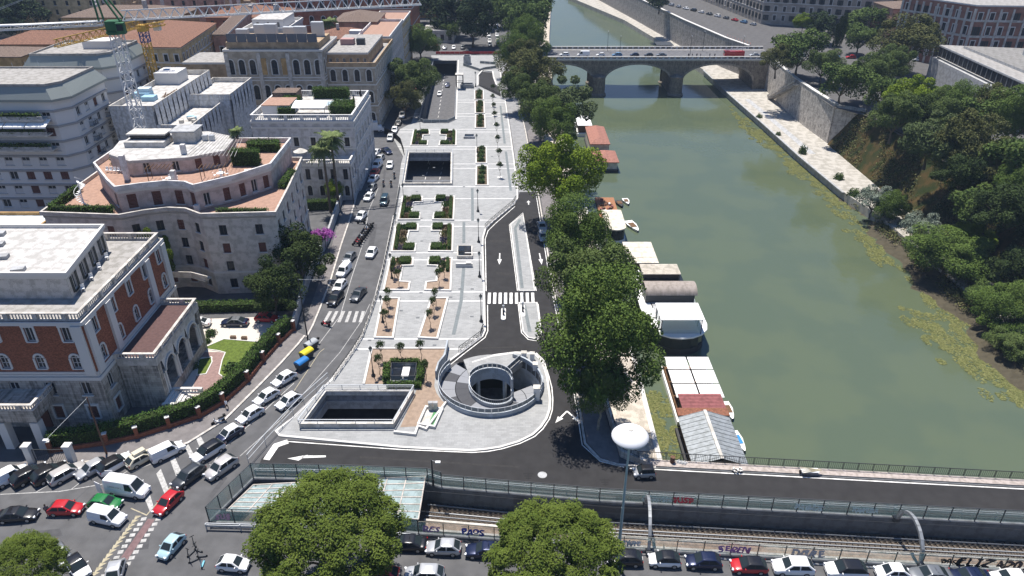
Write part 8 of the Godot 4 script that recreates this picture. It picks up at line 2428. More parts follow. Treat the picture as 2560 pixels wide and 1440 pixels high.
	part(t, "cab", box_mesh(Vector3(2.4, 2.2, 2.0)), paint("red"), Transform3D(Basis(), Vector3(0, 1.6, -3.6)))
	part(t, "windshield", box_mesh(Vector3(2.0, 0.8, 0.06)), MT.car_glass, Transform3D(Basis(), Vector3(0, 2.1, -4.62)))
	var b := MB.new()
	truss(b, Vector3(0, 2.9, -4.4), Vector3(0, 3.6, 4.6), 0.8, 0.4, 0.7, 0.08)
	part(t, "ladder", b.mesh(), MT.steel)
	for s in [-1.0, 1.0]:
		for z in [-3.2, 0.6, 2.4]: part(t, "wheel", wheel_meshes()[0], MT.tyre, Transform3D(Basis().scaled(Vector3(1.3, 1.4, 1.4)), Vector3(s, 0.45, z)))
	make_bins()
	make_scooters()

func make_bins():
	for q in [["blue", "blue lidded recycling bin nearest the white car", Vector3(-32.8, 0, -93.8), [0.02, 0.16, 0.42]], ["yellow", "yellow lidded recycling bin in the middle", Vector3(-32.7, 0, -96.5), [0.6, 0.5, 0.02]], ["grey", "grey lidded waste bin farthest of the three", Vector3(-32.6, 0, -99), [0.35, 0.37, 0.38]]]:
		var t := thing("recycling_bin", q[1], "bin", q[2], -0.55, "street bins")
		var b := MB.new()
		var p0 := [Vector2(-0.55, -0.85), Vector2(0.55, -0.85), Vector2(0.55, 0.85), Vector2(-0.55, 0.85)]
		for i in 4:
			var a: Vector2 = p0[i]
			var c: Vector2 = p0[(i + 1) % 4]
			b.quad(v3(a, 0.2), v3(c, 0.2), v3(c * 1.2, 1.25), v3(a * 1.2, 1.25), v3(a + c))
		part(t, "body", b.mesh(), mat("bin_body", 0.05, 0.055, 0.06, 0.6))
		b = MB.new()
		var rows := []
		for i in 8:
			var an := PI * i / 7.0
			rows.append([Vector3(cos(an) * 0.7, 1.25 + sin(an) * 0.4, -1.05), Vector3(cos(an) * 0.7, 1.25 + sin(an) * 0.4, 1.05)])
		b.grid(rows, false, Vector3(0, 1, 0))
		for z in [-1.05, 1.05]:
			for i in 7: b.tri(Vector3(0, 1.25, z), rows[i][0] * Vector3(1, 1, 0) + Vector3(0, 0, z), rows[i + 1][0] * Vector3(1, 1, 0) + Vector3(0, 0, z))
		part(t, "lid", b.mesh(), mat("bin_" + q[0], q[3][0], q[3][1], q[3][2], 0.5))
		for x in [-0.4, 0.4]:
			for z in [-0.7, 0.7]: part(t, "castor", box_mesh(Vector3(0.1, 0.2, 0.2)), MT.tyre, Transform3D(Basis(), Vector3(x, 0.1, z)))

func scooter(label: String, p: Vector3, turn: float, col: String, group: String) -> Node3D:
	var t := thing("motor_scooter", label, "scooter", p + Vector3(0, 0.01, 0), turn, group)
	if not MT.has("scooter_body"):
		var b := MB.new()
		var rows := []
		for s in [[-0.45, 0.35, 0.5, 0.05], [-0.4, 0.3, 0.95, 0.18], [-0.2, 0.28, 0.55, 0.2], [0.05, 0.28, 0.42, 0.2], [0.2, 0.32, 0.7, 0.19], [0.6, 0.42, 0.78, 0.18], [0.9, 0.5, 0.72, 0.06]]:
			var r := []
			for i in 8:
				var a := TAU * i / 8.0
				r.append(Vector3(cos(a) * s[3], lerpf(s[1], s[2], 0.5 + 0.5 * sin(a)), s[0]))
			rows.append(r)
		b.grid(rows, true, Vector3(0, 0.55, 0.1))
		MT["scooter_body"] = b.mesh()
		b = MB.new()
		b.box(Vector3(0, 0.82, 0.45), Vector3(0.3, 0.1, 0.75))
		MT["scooter_seat"] = b.mesh()
		b = MB.new()
		b.bar(Vector3(-0.33, 1.05, -0.35), Vector3(0.33, 1.05, -0.35), 0.05, 0.05)
		b.bar(Vector3(0, 0.3, -0.68), Vector3(0, 1.05, -0.36), 0.07, 0.07)
		MT["scooter_bar"] = b.mesh()
		b = MB.new()
		b.tube(Vector3(-0.06, 0, 0), Vector3(0.06, 0, 0), 0.27, 0.27, 12)
		MT["scooter_wheel"] = b.mesh()
	part(t, "body", MT.scooter_body, paint(col))
	part(t, "seat", MT.scooter_seat, MT.tyre)
	part(t, "handlebar", MT.scooter_bar, MT.steel_dark)
	part(t, "top_box", box_mesh(Vector3(0.36, 0.3, 0.34)), MT.tyre, Transform3D(Basis(), Vector3(0, 1.0, 0.98)))
	for z in [-0.7, 0.72]: part(t, "wheel", MT.scooter_wheel, MT.tyre, Transform3D(Basis(), Vector3(0, 0.27, z)))
	part(t, "headlight", box_mesh(Vector3(0.16, 0.12, 0.08)), MT.lens, Transform3D(Basis(), Vector3(0, 0.85, -0.47)))
	return t
func make_scooters():
	var cl := ["black", "grey", "black", "navy", "black", "white", "black", "red", "red", "black"]
	for k in 10:
		scooter("%s scooter, %s from the far end of the packed scooter row" % [cl[k], ORD[k]], Vector3(-31.3 - k * 0.13, 0, -146.8 + k * 1.05), 1.35, cl[k], "parked scooters")
	scooter("red seated scooter standing on the worn zebra crossing", Vector3(-31.9, 0, -106.2), 1.2, "red", "")
	scooter("white scooter at the kerb beside the hedge", Vector3(-41.3, 0, -80.5), 2.2, "white", "")
	scooter("dark scooter leaning beside the grey bin, front one", Vector3(-32.8, 0, -100.8), 1.5, "black", "")
	scooter("dark scooter in front of the lone white parked car", Vector3(-33.4, 0, -148.4), 1.5, "black", "")
	for q in [["nearest the packed scooters", Vector3(-31.3, 0, -143.6), [0.7, 0.7, 0.7]], ["right of the pair above the teal car", Vector3(-30, 0, -170.7), [0.02, 0.02, 0.02]], ["left of the pair above the teal car", Vector3(-31.9, 0, -171), [0.1, 0.1, 0.12]], ["farthest, beside the middle pit", Vector3(-30, 0, -176.5), [0.05, 0.05, 0.06]]]:
		var s := scooter("ridden scooter on the street, %s" % q[0], q[1], 0.05 if q[1].x > -29 else PI, "grey", "ridden scooters")
		person("rider on the scooter, %s" % q[0], q[1] + Vector3(0, 0.0, 0), s.rotation.y, "ride", q[2], [0.03, 0.03, 0.05], true)
	person("man in a grey jacket standing behind the red hatchback", Vector3(-55.8, 0, -63.5), 0.6, "stand", [0.16, 0.14, 0.13], [0.02, 0.02, 0.025], false)
	person("pedestrian in a white shirt on the pavement by the hedge", Vector3(-41.1, 0, -83.6), 2.4, "walk", [0.75, 0.75, 0.75], [0.1, 0.07, 0.05], false)
	var k := 0
	for x in [75.0, 76.5, 78.5, 80.0, 84.0, 86.0]:
		person("dark clothed person on the bridge pavement, %s of the group" % ORD[k], Vector3(x, 0.16, -319.5 if k % 2 == 0 else -319.0), k * 1.3, "stand", [0.03, 0.03, 0.05], [0.02, 0.02, 0.02], false)
		k += 1

# ---------- people: one continuous skin over a jointed skeleton (surface nets) ----------
func person(label: String, p: Vector3, turn: float, pose: String, top: Array, legs: Array, helmet: bool):
	var t := thing("person", label, "person", p, turn, "people")
	var key := "person_%s_%s_%s" % [pose, top, helmet]
	if not MT.has(key): MT[key] = person_mesh(pose, Color(top[0], top[1], top[2]), Color(legs[0], legs[1], legs[2]), helmet)
	part(t, "body", MT[key], tinted("cloth", 0.85))
func person_mesh(pose: String, top: Color, legs: Color, helmet: bool) -> ArrayMesh:
	var skin := Color(0.4, 0.24, 0.16)
	var hairc := Color(0.03, 0.02, 0.015)
	var J := []   # [a, ra, b, rb, colour]
	var hip := 0.92
	var s := 0.0
	if pose == "ride":
		hip = 0.98
		J = [[Vector3(0, 0.98, 0.42), 0.16, Vector3(0, 1.42, 0.28), 0.17, top]]
		for e in [-1.0, 1.0]:
			J.append([Vector3(e * 0.1, 0.95, 0.4), 0.1, Vector3(e * 0.2, 0.85, -0.02), 0.075, legs])
			J.append([Vector3(e * 0.2, 0.85, -0.02), 0.075, Vector3(e * 0.16, 0.4, -0.05), 0.05, legs])
			J.append([Vector3(e * 0.16, 0.38, -0.05), 0.05, Vector3(e * 0.16, 0.36, -0.2), 0.04, hairc])
			J.append([Vector3(e * 0.2, 1.42, 0.26), 0.07, Vector3(e * 0.3, 1.18, 0.0), 0.05, top])
			J.append([Vector3(e * 0.3, 1.18, 0.0), 0.05, Vector3(e * 0.28, 1.08, -0.33), 0.04, skin])
		J.append([Vector3(0, 1.5, 0.26), 0.06, Vector3(0, 1.58, 0.23), 0.06, skin])
		J.append([Vector3(0, 1.66, 0.22), 0.11, Vector3(0, 1.72, 0.21), 0.12, Color(0.6, 0.6, 0.6) if helmet else hairc])
	else:
		s = 0.22 if pose == "walk" else 0.03
		J = [[Vector3(0, 0.95, 0), 0.15, Vector3(0, 1.38, 0), 0.17, top]]
		for e in [-1.0, 1.0]:
			var k: float = e * s
			J.append([Vector3(e * 0.1, 0.92, 0), 0.1, Vector3(e * 0.1, 0.5, -k * 0.6), 0.07, legs])
			J.append([Vector3(e * 0.1, 0.5, -k * 0.6), 0.07, Vector3(e * 0.1, 0.08, -k * 0.7 + 0.08 * s), 0.045, legs])
			J.append([Vector3(e * 0.1, 0.05, -k * 0.7), 0.045, Vector3(e * 0.11, 0.04, -k * 0.7 - 0.16), 0.035, hairc])
			J.append([Vector3(e * 0.19, 1.4, 0), 0.07, Vector3(e * 0.25, 1.1, k * 0.5), 0.05, top])
			J.append([Vector3(e * 0.25, 1.1, k * 0.5), 0.05, Vector3(e * 0.24, 0.86, k * 0.8 - 0.08), 0.038, skin])
		J.append([Vector3(0, 1.46, 0), 0.055, Vector3(0, 1.56, -0.01), 0.055, skin])
		J.append([Vector3(0, 1.62, -0.02), 0.09, Vector3(0, 1.66, -0.02), 0.095, skin])
		J.append([Vector3(0, 1.69, 0.015), 0.098, Vector3(0, 1.7, 0.02), 0.098, hairc])
	var cs := 0.045
	var lo := Vector3(-0.5, -0.05, -0.6)
	var dim := Vector3i(23, 43, 27)
	var f := PackedFloat32Array()
	f.resize(dim.x * dim.y * dim.z)
	var idx := func(x: int, y: int, z: int) -> int: return (z * dim.y + y) * dim.x + x
	var dist := func(q: Vector3, j: Array) -> float:
		var ab: Vector3 = j[2] - j[0]
		var h := clampf((q - j[0]).dot(ab) / ab.length_squared(), 0.0, 1.0)
		return (q - (j[0] + ab * h)).length() - lerpf(j[1], j[3], h)
	for z in dim.z:
		for y in dim.y:
			for x in dim.x:
				var q := lo + Vector3(x, y, z) * cs
				var d := 1.0
				for j in J:
					var ja: Vector3 = j[0]
					var ab: Vector3 = j[2] - ja
					var h := clampf((q - ja).dot(ab) / ab.length_squared(), 0.0, 1.0)
					var e: float = (q - (ja + ab * h)).length() - lerpf(j[1], j[3], h)
					if e > d + 0.05: continue
					var k := clampf(0.5 + 0.5 * (e - d) / 0.05, 0.0, 1.0)
					d = lerpf(e, d, k) - 0.05 * k * (1.0 - k)
				f[idx.call(x, y, z)] = d
	var vid := {}
	for z in dim.z - 1:
		for y in dim.y - 1:
			for x in dim.x - 1:
				var acc := Vector3.ZERO
				var n := 0
				for e in [[0, 0, 0, 1, 0, 0], [0, 0, 0, 0, 1, 0], [0, 0, 0, 0, 0, 1], [1, 0, 0, 1, 1, 0], [1, 0, 0, 1, 0, 1], [0, 1, 0, 1, 1, 0], [0, 1, 0, 0, 1, 1], [0, 0, 1, 1, 0, 1], [0, 0, 1, 0, 1, 1], [1, 1, 0, 1, 1, 1], [1, 0, 1, 1, 1, 1], [0, 1, 1, 1, 1, 1]]:
					var a: float = f[idx.call(x + e[0], y + e[1], z + e[2])]
					var c: float = f[idx.call(x + e[3], y + e[4], z + e[5])]
					if (a < 0.0) != (c < 0.0):
						acc += Vector3(e[0], e[1], e[2]).lerp(Vector3(e[3], e[4], e[5]), a / (a - c))
						n += 1
				if n > 0: vid[Vector3i(x, y, z)] = lo + (Vector3(x, y, z) + acc / n) * cs
	var b := MB.new()
	b.use_col = true
	for c in vid:
		for ax in 3:
			var d0 := Vector3i.ZERO
			d0[ax] = 1
			var o1 := Vector3i.ZERO
			o1[(ax + 1) % 3] = -1
			var o2 := Vector3i.ZERO
			o2[(ax + 2) % 3] = -1
			var g: Vector3i = c
			var a: float = f[idx.call(g.x, g.y, g.z)]
			var g2 := g + d0
			var e: float = f[idx.call(g2.x, g2.y, g2.z)]
			if (a < 0.0) == (e < 0.0): continue
			if not (vid.has(g + o1) and vid.has(g + o2) and vid.has(g + o1 + o2)): continue
			var mid: Vector3 = (vid[g] + vid[g + o1 + o2]) * 0.5
			var best := 9.0
			for j in J:
				var dd: float = dist.call(mid, j)
				if dd < best:
					best = dd
					b.col = j[4]
			b.quad(vid[g], vid[g + o1], vid[g + o1 + o2], vid[g + o2], Vector3(d0) * (1.0 if a < 0.0 else -1.0))
	return b.mesh()

# ---------- boats and floating houses ----------
func hull(t: Node3D, nm: String, x0: float, x1: float, z0: float, z1: float, y0: float, y1: float, m: Material, prow := 0.0) -> MeshInstance3D:
	var b := MB.new()
	var p := [Vector2(x0, z1), Vector2(x1, z1)]
	if prow > 0.0:
		for i in 9:
			var a := PI * i / 8.0
			p.append(Vector2((x0 + x1) / 2 + cos(a) * (x1 - x0) / 2, z0 - prow + sin(a) * prow))
	else: p += [Vector2(x1, z0), Vector2(x0, z0)]
	b.prism(p, y0, y1)
	return part(t, nm, b.mesh(), m, Transform3D(Basis(), -t.position))
# a cabin on posts or glass walls under a sheet roof with raised ribs
func cabin(t: Node3D, x0: float, x1: float, z0: float, z1: float, y0: float, y1: float, wall: Material, roof: Material, ribs := 0, over := 0.3):
	var b := MB.new()
	b.prism(rect(x0 + 0.1, x1 - 0.1, z0 - 0.1, z1 + 0.1), y0, y1)
	part(t, "cabin_wall", b.mesh(), wall, Transform3D(Basis(), -t.position))
	for x in [x0, x1]:
		for z in [z0, (z0 + z1) / 2, z1]: add_box(t, "post", Vector3(x, y0, z), Vector3(0.14, y1 - y0, 0.14), MT.steel_dark)
	b = MB.new()
	b.box(Vector3((x0 + x1) / 2, y1 + 0.1, (z0 + z1) / 2), Vector3(x1 - x0 + over * 2, 0.2, absf(z1 - z0) + over * 2))
	part(t, "roof", b.mesh(), roof, Transform3D(Basis(), -t.position))
	for k in ribs: add_box(t, "roof_rib", Vector3((x0 + x1) / 2, y1 + 0.2, lerpf(z0, z1, (k + 0.5) / ribs)), Vector3(x1 - x0 + over * 2, 0.06, 0.08), roof)
func make_boats():
	mat("roof_cream", 0.66, 0.61, 0.52, 0.7, "stain", 5.0)
	mat("tin", 0.33, 0.36, 0.38, 0.45, "stain", 3.0, 0.2)
	mat("tin_red", 0.3, 0.11, 0.11, 0.6, "stain", 3.0)
	var hm := mat("hull_dark", 0.05, 0.05, 0.05, 0.6)
	var W := WATER
	# grey gable by the new bridge
	var t := thing("floating_house", "floating house with grey ribbed gable roof beside the new bridge", "boat house", Vector3(31.8, W, -90))
	hull(t, "pontoon", 27.6, 36.0, -84.5, -96.5, W - 0.5, W + 0.7, hm)
	var b := MB.new()
	b.prism(rect(28.2, 35.4, -85, -96), W + 0.7, -11.2)
	part(t, "wall", b.mesh(), MT.wood, Transform3D(Basis(), -t.position))
	for s in [-1.0, 1.0]:
		b = MB.new()
		b.quad(Vector3(31.8, -9.7, -84), Vector3(31.8, -9.7, -95.5), Vector3(31.8 + s * 4.3, -11.2, -95.5), Vector3(31.8 + s * 4.3, -11.2, -84), Vector3.UP)
		part(t, "roof_slope", b.mesh(), MT.tin, Transform3D(Basis(), -t.position))
		for k in 12:
			b = MB.new()
			b.bar(Vector3(31.8, -9.66, -84.4 - k), Vector3(31.8 + s * 4.3, -11.16, -84.4 - k), 0.06, 0.06)
			part(t, "seam", b.mesh(), MT.tin, Transform3D(Basis(), -t.position))
	add_box(t, "ridge_cap", Vector3(31.8, -9.72, -89.7), Vector3(0.5, 0.12, 11.6), MT.concrete_pale)
	b = MB.new()
	b.prism([Vector2(27.6, -95.6), Vector2(36.2, -95.6), Vector2(36.2, -97.6), Vector2(27.6, -97.6)], -11.5, -10.9)
	part(t, "tiled_strip", b.mesh(), mat("tile_orange", 0.4, 0.17, 0.1, 0.8, "tile_roof", 2.0), Transform3D(Basis(), -t.position))
	# red corrugated roof and the parasol deck
	t = thing("restaurant_barge", "restaurant barge with dark red corrugated roof and timber deck", "boat", Vector3(32.5, W, -106))
	hull(t, "hull", 28.2, 36.8, -97.7, -114, W - 0.5, W + 1.0, MT.canopy)
	hull(t, "deck", 28.5, 36.6, -98, -113.8, W + 1.0, W + 1.1, MT.wood)
	cabin(t, 29, 35.8, -97.8, -101.3, W + 1.1, -11.2, MT.wood, MT.tin_red, 9)
	railing("timber rail on the shore side of the restaurant barge", [Vector2(28.5, -101.5), Vector2(28.5, -113.6)], W + 1.1, 1.0, 1.5, "plain", MT.wood)
	for i in 3:
		for j in 2:
			var q := thing("square_parasol", "large white square parasol, %s row, %s side of the restaurant deck" % [["nearest", "middle", "farthest"][i], ["shore", "river"][j]], "parasol", Vector3(30.6 + j * 4.3, W + 1.1, -103.4 - i * 4.2), 0.0, "square parasols on the restaurant barge")
			b = MB.new()
			var p := [Vector3(-2, 2.2, -1.95), Vector3(2, 2.2, -1.95), Vector3(2, 2.2, 1.95), Vector3(-2, 2.2, 1.95)]
			for k in 4: b.tri(p[k], p[(k + 1) % 4], Vector3(0, 3.3, 0), Vector3.UP)
			part(q, "canopy", b.mesh(), MT.canopy)
			b = MB.new()
			b.tube(Vector3.ZERO, Vector3(0, 3.1, 0), 0.05, 0.05, 6)
			part(q, "pole", b.mesh(), MT.wood)
	# the long white ship with stacked pavilions
	t = thing("river_ship", "long white river ship with rounded stern roof and glazed pavilions", "ship", Vector3(33, W, -130))
	hull(t, "hull", 27.5, 38.4, -119, -147, W - 0.5, W + 1.4, hm, 5.0)
	hull(t, "lower_cabin", 28, 38, -119, -146, W + 1.4, -11.0, MT.dark_glass, 4.4)
	hull(t, "white_roof", 27, 38.9, -118.6, -130, -11.0, -10.7, MT.canopy, 5.2)
	hull(t, "side_roof", 26.6, 29, -126, -147, -11.0, -10.75, MT.canopy)
	cabin(t, 29, 36.8, -120.2, -125.8, -10.7, -7.4, MT.barrier_glass, MT.canopy, 10, 0.35)
	add_box(t, "terrace", Vector3(33.5, -10.8, -129.5), Vector3(8.6, 0.2, 7.2), MT.concrete)
	b = MB.new()
	var rows := []
	for i in 9:
		var a := PI * i / 8.0
		rows.append([Vector3(27.8, -8.9 + sin(a) * 1.5, -134.6 + cos(a) * 2.6), Vector3(38.6, -8.9 + sin(a) * 1.5, -134.6 + cos(a) * 2.6)])
	b.grid(rows, false, Vector3(33, -11, -134.6))
	part(t, "vaulted_roof", b.mesh(), mat("roof_taupe", 0.33, 0.29, 0.26, 0.7, "stain", 3.0), Transform3D(Basis(), -t.position))
	add_box(t, "mid_cabin", Vector3(33, -10.9, -134.6), Vector3(10.2, 2.0, 4.8), MT.steel_dark)
	cabin(t, 28.2, 36, -138.4, -142.6, -10.7, -7.3, MT.dark_glass, MT.roof_cream, 12, 0.2)
	for k in 6: add_box(t, "deck_chair", Vector3(29.8 + k * 1.2, -10.6, -128.6 - (k % 2) * 1.3), Vector3(0.55, 0.8, 0.55), MT.canopy)
	railing("grey rail across the ship's open upper terrace", [Vector2(29.2, -126.3), Vector2(37.4, -126.3), Vector2(38, -132)], -10.6, 1.0, 1.6, "plain", MT.steel)
	t = thing("boat_house", "boat house with two broad cream roof panels", "boat", Vector3(30.8, W, -155.5))
	hull(t, "pontoon", 26.8, 35, -149.5, -162, W - 0.5, W + 0.8, hm)
	cabin(t, 27.2, 33.6, -150.4, -155.3, W + 0.8, -10.8, MT.wood, MT.roof_cream, 1)
	cabin(t, 27.2, 33.6, -155.9, -161, W + 0.8, -10.8, MT.wood, MT.roof_cream, 1)
	t = thing("covered_barge", "barge with a long rounded beige roof", "boat", Vector3(26.6, W, -174))
	hull(t, "hull", 24.2, 29.2, -169, -182, W - 0.5, W + 1.0, MT.canopy, 2.2)
	hull(t, "cabin", 24.5, 28.9, -169, -181.6, W + 1.0, -11.3, MT.dark_glass, 2.0)
	hull(t, "roof", 24.0, 29.3, -169, -182, -11.3, -11.0, MT.roof_cream, 2.5)
	t = thing("work_raft", "timber work raft cluttered with gear beyond the beige barge", "raft", Vector3(27, W, -192))
	hull(t, "raft", 24.2, 29.6, -184.5, -199, W - 0.4, W + 0.6, mat("raft_wood", 0.36, 0.17, 0.09, 0.9, "blotch", 1.5))
	var r := RandomNumberGenerator.new()
	r.seed = 91
	for k in 16: add_box(t, "crate", Vector3(24.8 + r.randf() * 4.2, W + 0.6, -186 - r.randf() * 12), Vector3(r.randf_range(0.4, 1.0), r.randf_range(0.3, 1.0), r.randf_range(0.4, 0.9)), [MT.steel_dark, MT.canopy, MT.tin_red, MT.wood][k % 4], r.randf() * 3.0)
	for q in [["red roofed house boat, nearer smaller one", -222.0, -232.0, 26.5, 33.5, 2.6], ["red roofed house boat, farther larger one", -236.0, -254.0, 26.2, 32.4, 4.0]]:
		t = thing("house_boat", q[0], "boat", Vector3(29.5, W, q[1]))
		hull(t, "pontoon", q[3] - 0.4, q[4] + 0.4, q[1] + 0.6, q[2] - 0.6, W - 0.5, W + 0.8, hm)
		b = MB.new()
		b.prism(rect(q[3], q[4], q[1], q[2]), W + 0.8, W + 0.8 + q[5])
		part(t, "wall", b.mesh(), MT.roof_cream, Transform3D(Basis(), -t.position))
		b = MB.new()
		hip_roof(b, rect(q[3], q[4], q[1], q[2]), W + 0.8 + q[5], 1.6, 0.8)
		part(t, "roof", b.mesh(), mat("tin_rust", 0.36, 0.17, 0.13, 0.8, "stain", 3.0), Transform3D(Basis(), -t.position))
	t = thing("white_boat_house", "white awning covered boat beyond the red roofed house boats", "boat", Vector3(26, W, -264))
	hull(t, "hull", 23.5, 29, -258, -272, W - 0.5, W + 1.2, MT.canopy)
	cabin(t, 24, 28.6, -259, -271, W + 1.2, -11.2, MT.wood, MT.canopy, 4)
	t = thing("river_kiosk", "dark two-storey floating house beside the far wall upstream", "boat house", Vector3(78, W, -392))
	hull(t, "pontoon", 73, 84, -386, -398, W - 0.5, W + 0.8, hm)
	cabin(t, 74, 83, -387, -397, W + 0.8, -11.0, MT.wood, MT.tiles_brown, 0, 0.8)
	cabin(t, 75, 82, -388, -396, -10.8, -8.2, MT.dark_glass, MT.steel_dark, 0, 0.8)
	# small boats
	for q in [["white covered motor boat moored off the beige barge", 32.4, -179.5, 0.25, 2.6, 7.0, MT.canopy], ["white dinghy beside the work raft", 33.0, -196.5, 0.1, 1.9, 4.6, MT.canopy], ["dark flat skiff beside the work raft", 30.9, -195, 0.1, 2.2, 5.0, MT.hull_dark], ["turquoise rowing boat beside the cream roofs", 35.9, -154, 0.12, 1.3, 4.4, mat("boat_teal", 0.2, 0.5, 0.52, 0.5)], ["white and blue launch beside the grey gable", 37.6, -93.5, 0.1, 1.7, 5.2, MT.canopy], ["white launch behind the parasols", 37.9, -101.5, 0.05, 1.9, 5.0, MT.canopy]]:
		t = thing("small_boat", q[0], "boat", Vector3(q[1], W, q[2]), q[3], "small boats")
		b = MB.new()
		rows = []
		for i in 8:
			var u := i / 7.0
			var w: float = q[4] / 2.0 * pow(sin(lerpf(0.45, 1.0, u) * PI / 1.0 * 0.98 + 0.02), 0.6) if u > 0.5 else q[4] / 2.0 * lerpf(0.85, 1.0, u * 2.0)
			var z: float = -q[5] / 2.0 + u * q[5]
			rows.append([Vector3(-w, 0.55 + u * 0.2, z), Vector3(-w * 0.7, -0.2, z), Vector3(w * 0.7, -0.2, z), Vector3(w, 0.55 + u * 0.2, z)])
		b.grid(rows, false, Vector3(0, 1, 0))
		for i in 7: b.quad(rows[i][0] - Vector3(0, 0.12, 0), rows[i][3] - Vector3(0, 0.12, 0), rows[i + 1][3] - Vector3(0, 0.12, 0), rows[i + 1][0] - Vector3(0, 0.12, 0), Vector3.UP)
		part(t, "hull", b.mesh(), q[6])
		part(t, "seat", box_mesh(Vector3(q[4] * 0.6, 0.1, q[5] * 0.4)), MT.wood if not "blue" in q[0] else mat("boat_blue", 0.04, 0.22, 0.5, 0.5), Transform3D(Basis(), Vector3(0, 0.62, -0.2)))

# ---------- garden, street edge, lamps and small things ----------
func lantern(label: String, p: Vector3, h := 5.4):
	var t := thing("street_lantern", label, "street lamp", p + Vector3(0, 0.12, 0), 0.0, "iron lanterns of the square")
	if not MT.has("lantern_post"):
		var b := MB.new()
		b.lathe([Vector2(0.34, 0), Vector2(0.34, 0.25), Vector2(0.18, 0.45), Vector2(0.13, 1.2), Vector2(0.07, 1.4), Vector2(0.05, 4.5), Vector2(0.12, 4.6), Vector2(0.05, 4.7)], Vector3.ZERO, 8)
		MT["lantern_post"] = b.mesh()
		b = MB.new()
		b.lathe([Vector2(0.16, 4.7), Vector2(0.3, 5.15)], Vector3.ZERO, 6)
		MT["lantern_glass"] = b.mesh()
		b = MB.new()
		b.lathe([Vector2(0.34, 5.15), Vector2(0.1, 5.4), Vector2(0.02, 5.6)], Vector3.ZERO, 6)
		MT["lantern_cap"] = b.mesh()
	part(t, "post", MT.lantern_post, MT.iron)
	var c := part(t, "lantern", MT.lantern_glass, MT.frosted_glass)
	part(c, "cap", MT.lantern_cap, MT.iron)
func make_details():
	for q in [["right row, nearest the spiral ramp", Vector3(-5.3, 0, -107.3)], ["right row, second from the ramp", Vector3(-6.2, 0, -123.5)], ["right row, third from the ramp", Vector3(-7, 0, -138.8)], ["right row, by the road curve", Vector3(-7.8, 0, -155)], ["left row, beside the first bracket bed", Vector3(-24.5, 0, -141.3)], ["left row, beside the second bracket bed", Vector3(-22.9, 0, -122.7)], ["left row, beside the long soil bed", Vector3(-22.2, 0, -106.9)], ["at the corner of the sand court", Vector3(-21.3, 0, -91.5)], ["in the far left bracket bed", Vector3(-27, 0, -210.8)], ["between the narrow shrub beds", Vector3(-9.7, 0, -195.7)], ["far end of the narrow shrub beds", Vector3(-13.3, 0, -269.5)], ["at the near corner of the middle pit", Vector3(-25.2, 0, -158.5)]]:
		lantern("dark iron lantern, %s" % q[0], q[1])
	# great disc lamp
	var base: Vector3 = Vector3(11.7, 0, -56)
	var t := thing("disc_lamp", "tall pale mast with a big white disc lamp in the foreground", "street lamp", base)
	var b := MB.new()
	b.tube(Vector3.ZERO, Vector3(0, 9, 0), 0.2, 0.15, 10)
	b.tube(Vector3(0, 9, 0), Vector3(0, 18.5, 0), 0.13, 0.1, 10)
	part(t, "mast", b.mesh(), mat("mast_green", 0.33, 0.43, 0.43, 0.5))
	b = MB.new()
	var rows := []
	for q in [[0.0, 19.55], [0.5, 19.52], [1.1, 19.38], [1.6, 19.1], [1.86, 18.8], [1.8, 18.6], [1.4, 18.48], [0.2, 18.4]]:
		var r := []
		for i in 28: r.append(Vector3(cos(TAU * i / 28) * q[0], q[1], sin(TAU * i / 28) * q[0]))
		rows.append(r)
	b.grid(rows, true, Vector3(0, 19, 0))
	part(t, "disc", b.mesh(), mat("lamp_white", 0.76, 0.77, 0.78, 0.5, "grain", 2.0))
	b = MB.new()
	b.lathe([Vector2(0.2, 19.5), Vector2(0.2, 19.6), Vector2(0.0, 19.62)], Vector3.ZERO, 10)
	part(t, "cap", b.mesh(), MT.concrete_pale)
	# wooden and iron poles with hanging lamps
	for q in [["rusty pole with hanging lamp before the brick villa", Vector3(-53.9, 0, -74.1), 9.5, Vector3(-1.6, 8.6, 7.0), "rust"], ["dark pole beside the garden gate by the recycling bins", Vector3(-33.9, 0, -101.8), 11.5, Vector3(7.0, 11.2, -0.4), "iron"], ["dark pole on the pavement by the white villa", Vector3(-37.2, 0, -159.7), 9.0, Vector3(4.0, 8.8, 0.5), "iron"], ["thin grey camera pole beside the noise barrier", Vector3(-9.9, 0, -68.1), 4.6, Vector3(0.8, 4.4, 0.2), "iron"]]:
		var p := thing("lamp_pole", q[0], "pole", q[1], 0.0, "street poles")
		b = MB.new()
		b.tube(Vector3.ZERO, Vector3(0, q[2], 0), 0.14, 0.08, 8)
		part(p, "pole", b.mesh(), mat("rust", 0.16, 0.09, 0.06, 0.9, "stain", 1.0) if q[4] == "rust" else MT.iron)
		b = MB.new()
		b.bar(Vector3(0, q[2] - 0.1, 0), q[3], 0.03, 0.03)
		part(p, "wire", b.mesh(), MT.steel)
		part(p, "lamp_head", box_mesh(Vector3(0.6, 0.12, 0.35)), MT.canopy, Transform3D(Basis(), q[3]))
	# street kerb, pavement, brick wall with hedge round the villa garden
	var wall := P([-61.4, -74.4, -54.7, -76, -51.2, -77.3, -47.7, -79.4, -44.3, -81.6, -42, -84.7, -40.1, -90.1, -39.3, -95.3, -38.2, -100.4, -36.9, -104.5])
	var kerb := P([-65.6, -71.7, -57.6, -72.3, -51.8, -73.4, -46, -75.4, -44, -76.3, -40.7, -81, -39.6, -84.6, -38.1, -89.5, -36.6, -94.7, -35.2, -100.3, -34.7, -103])
	b = MB.new()
	var pv := wall.duplicate()
	var kr := kerb.duplicate()
	kr.reverse()
	b.prism(pv + kr, 0.0, 0.13)
	struct("street_pavement", b.mesh(), MT.pavement)
	b = MB.new()
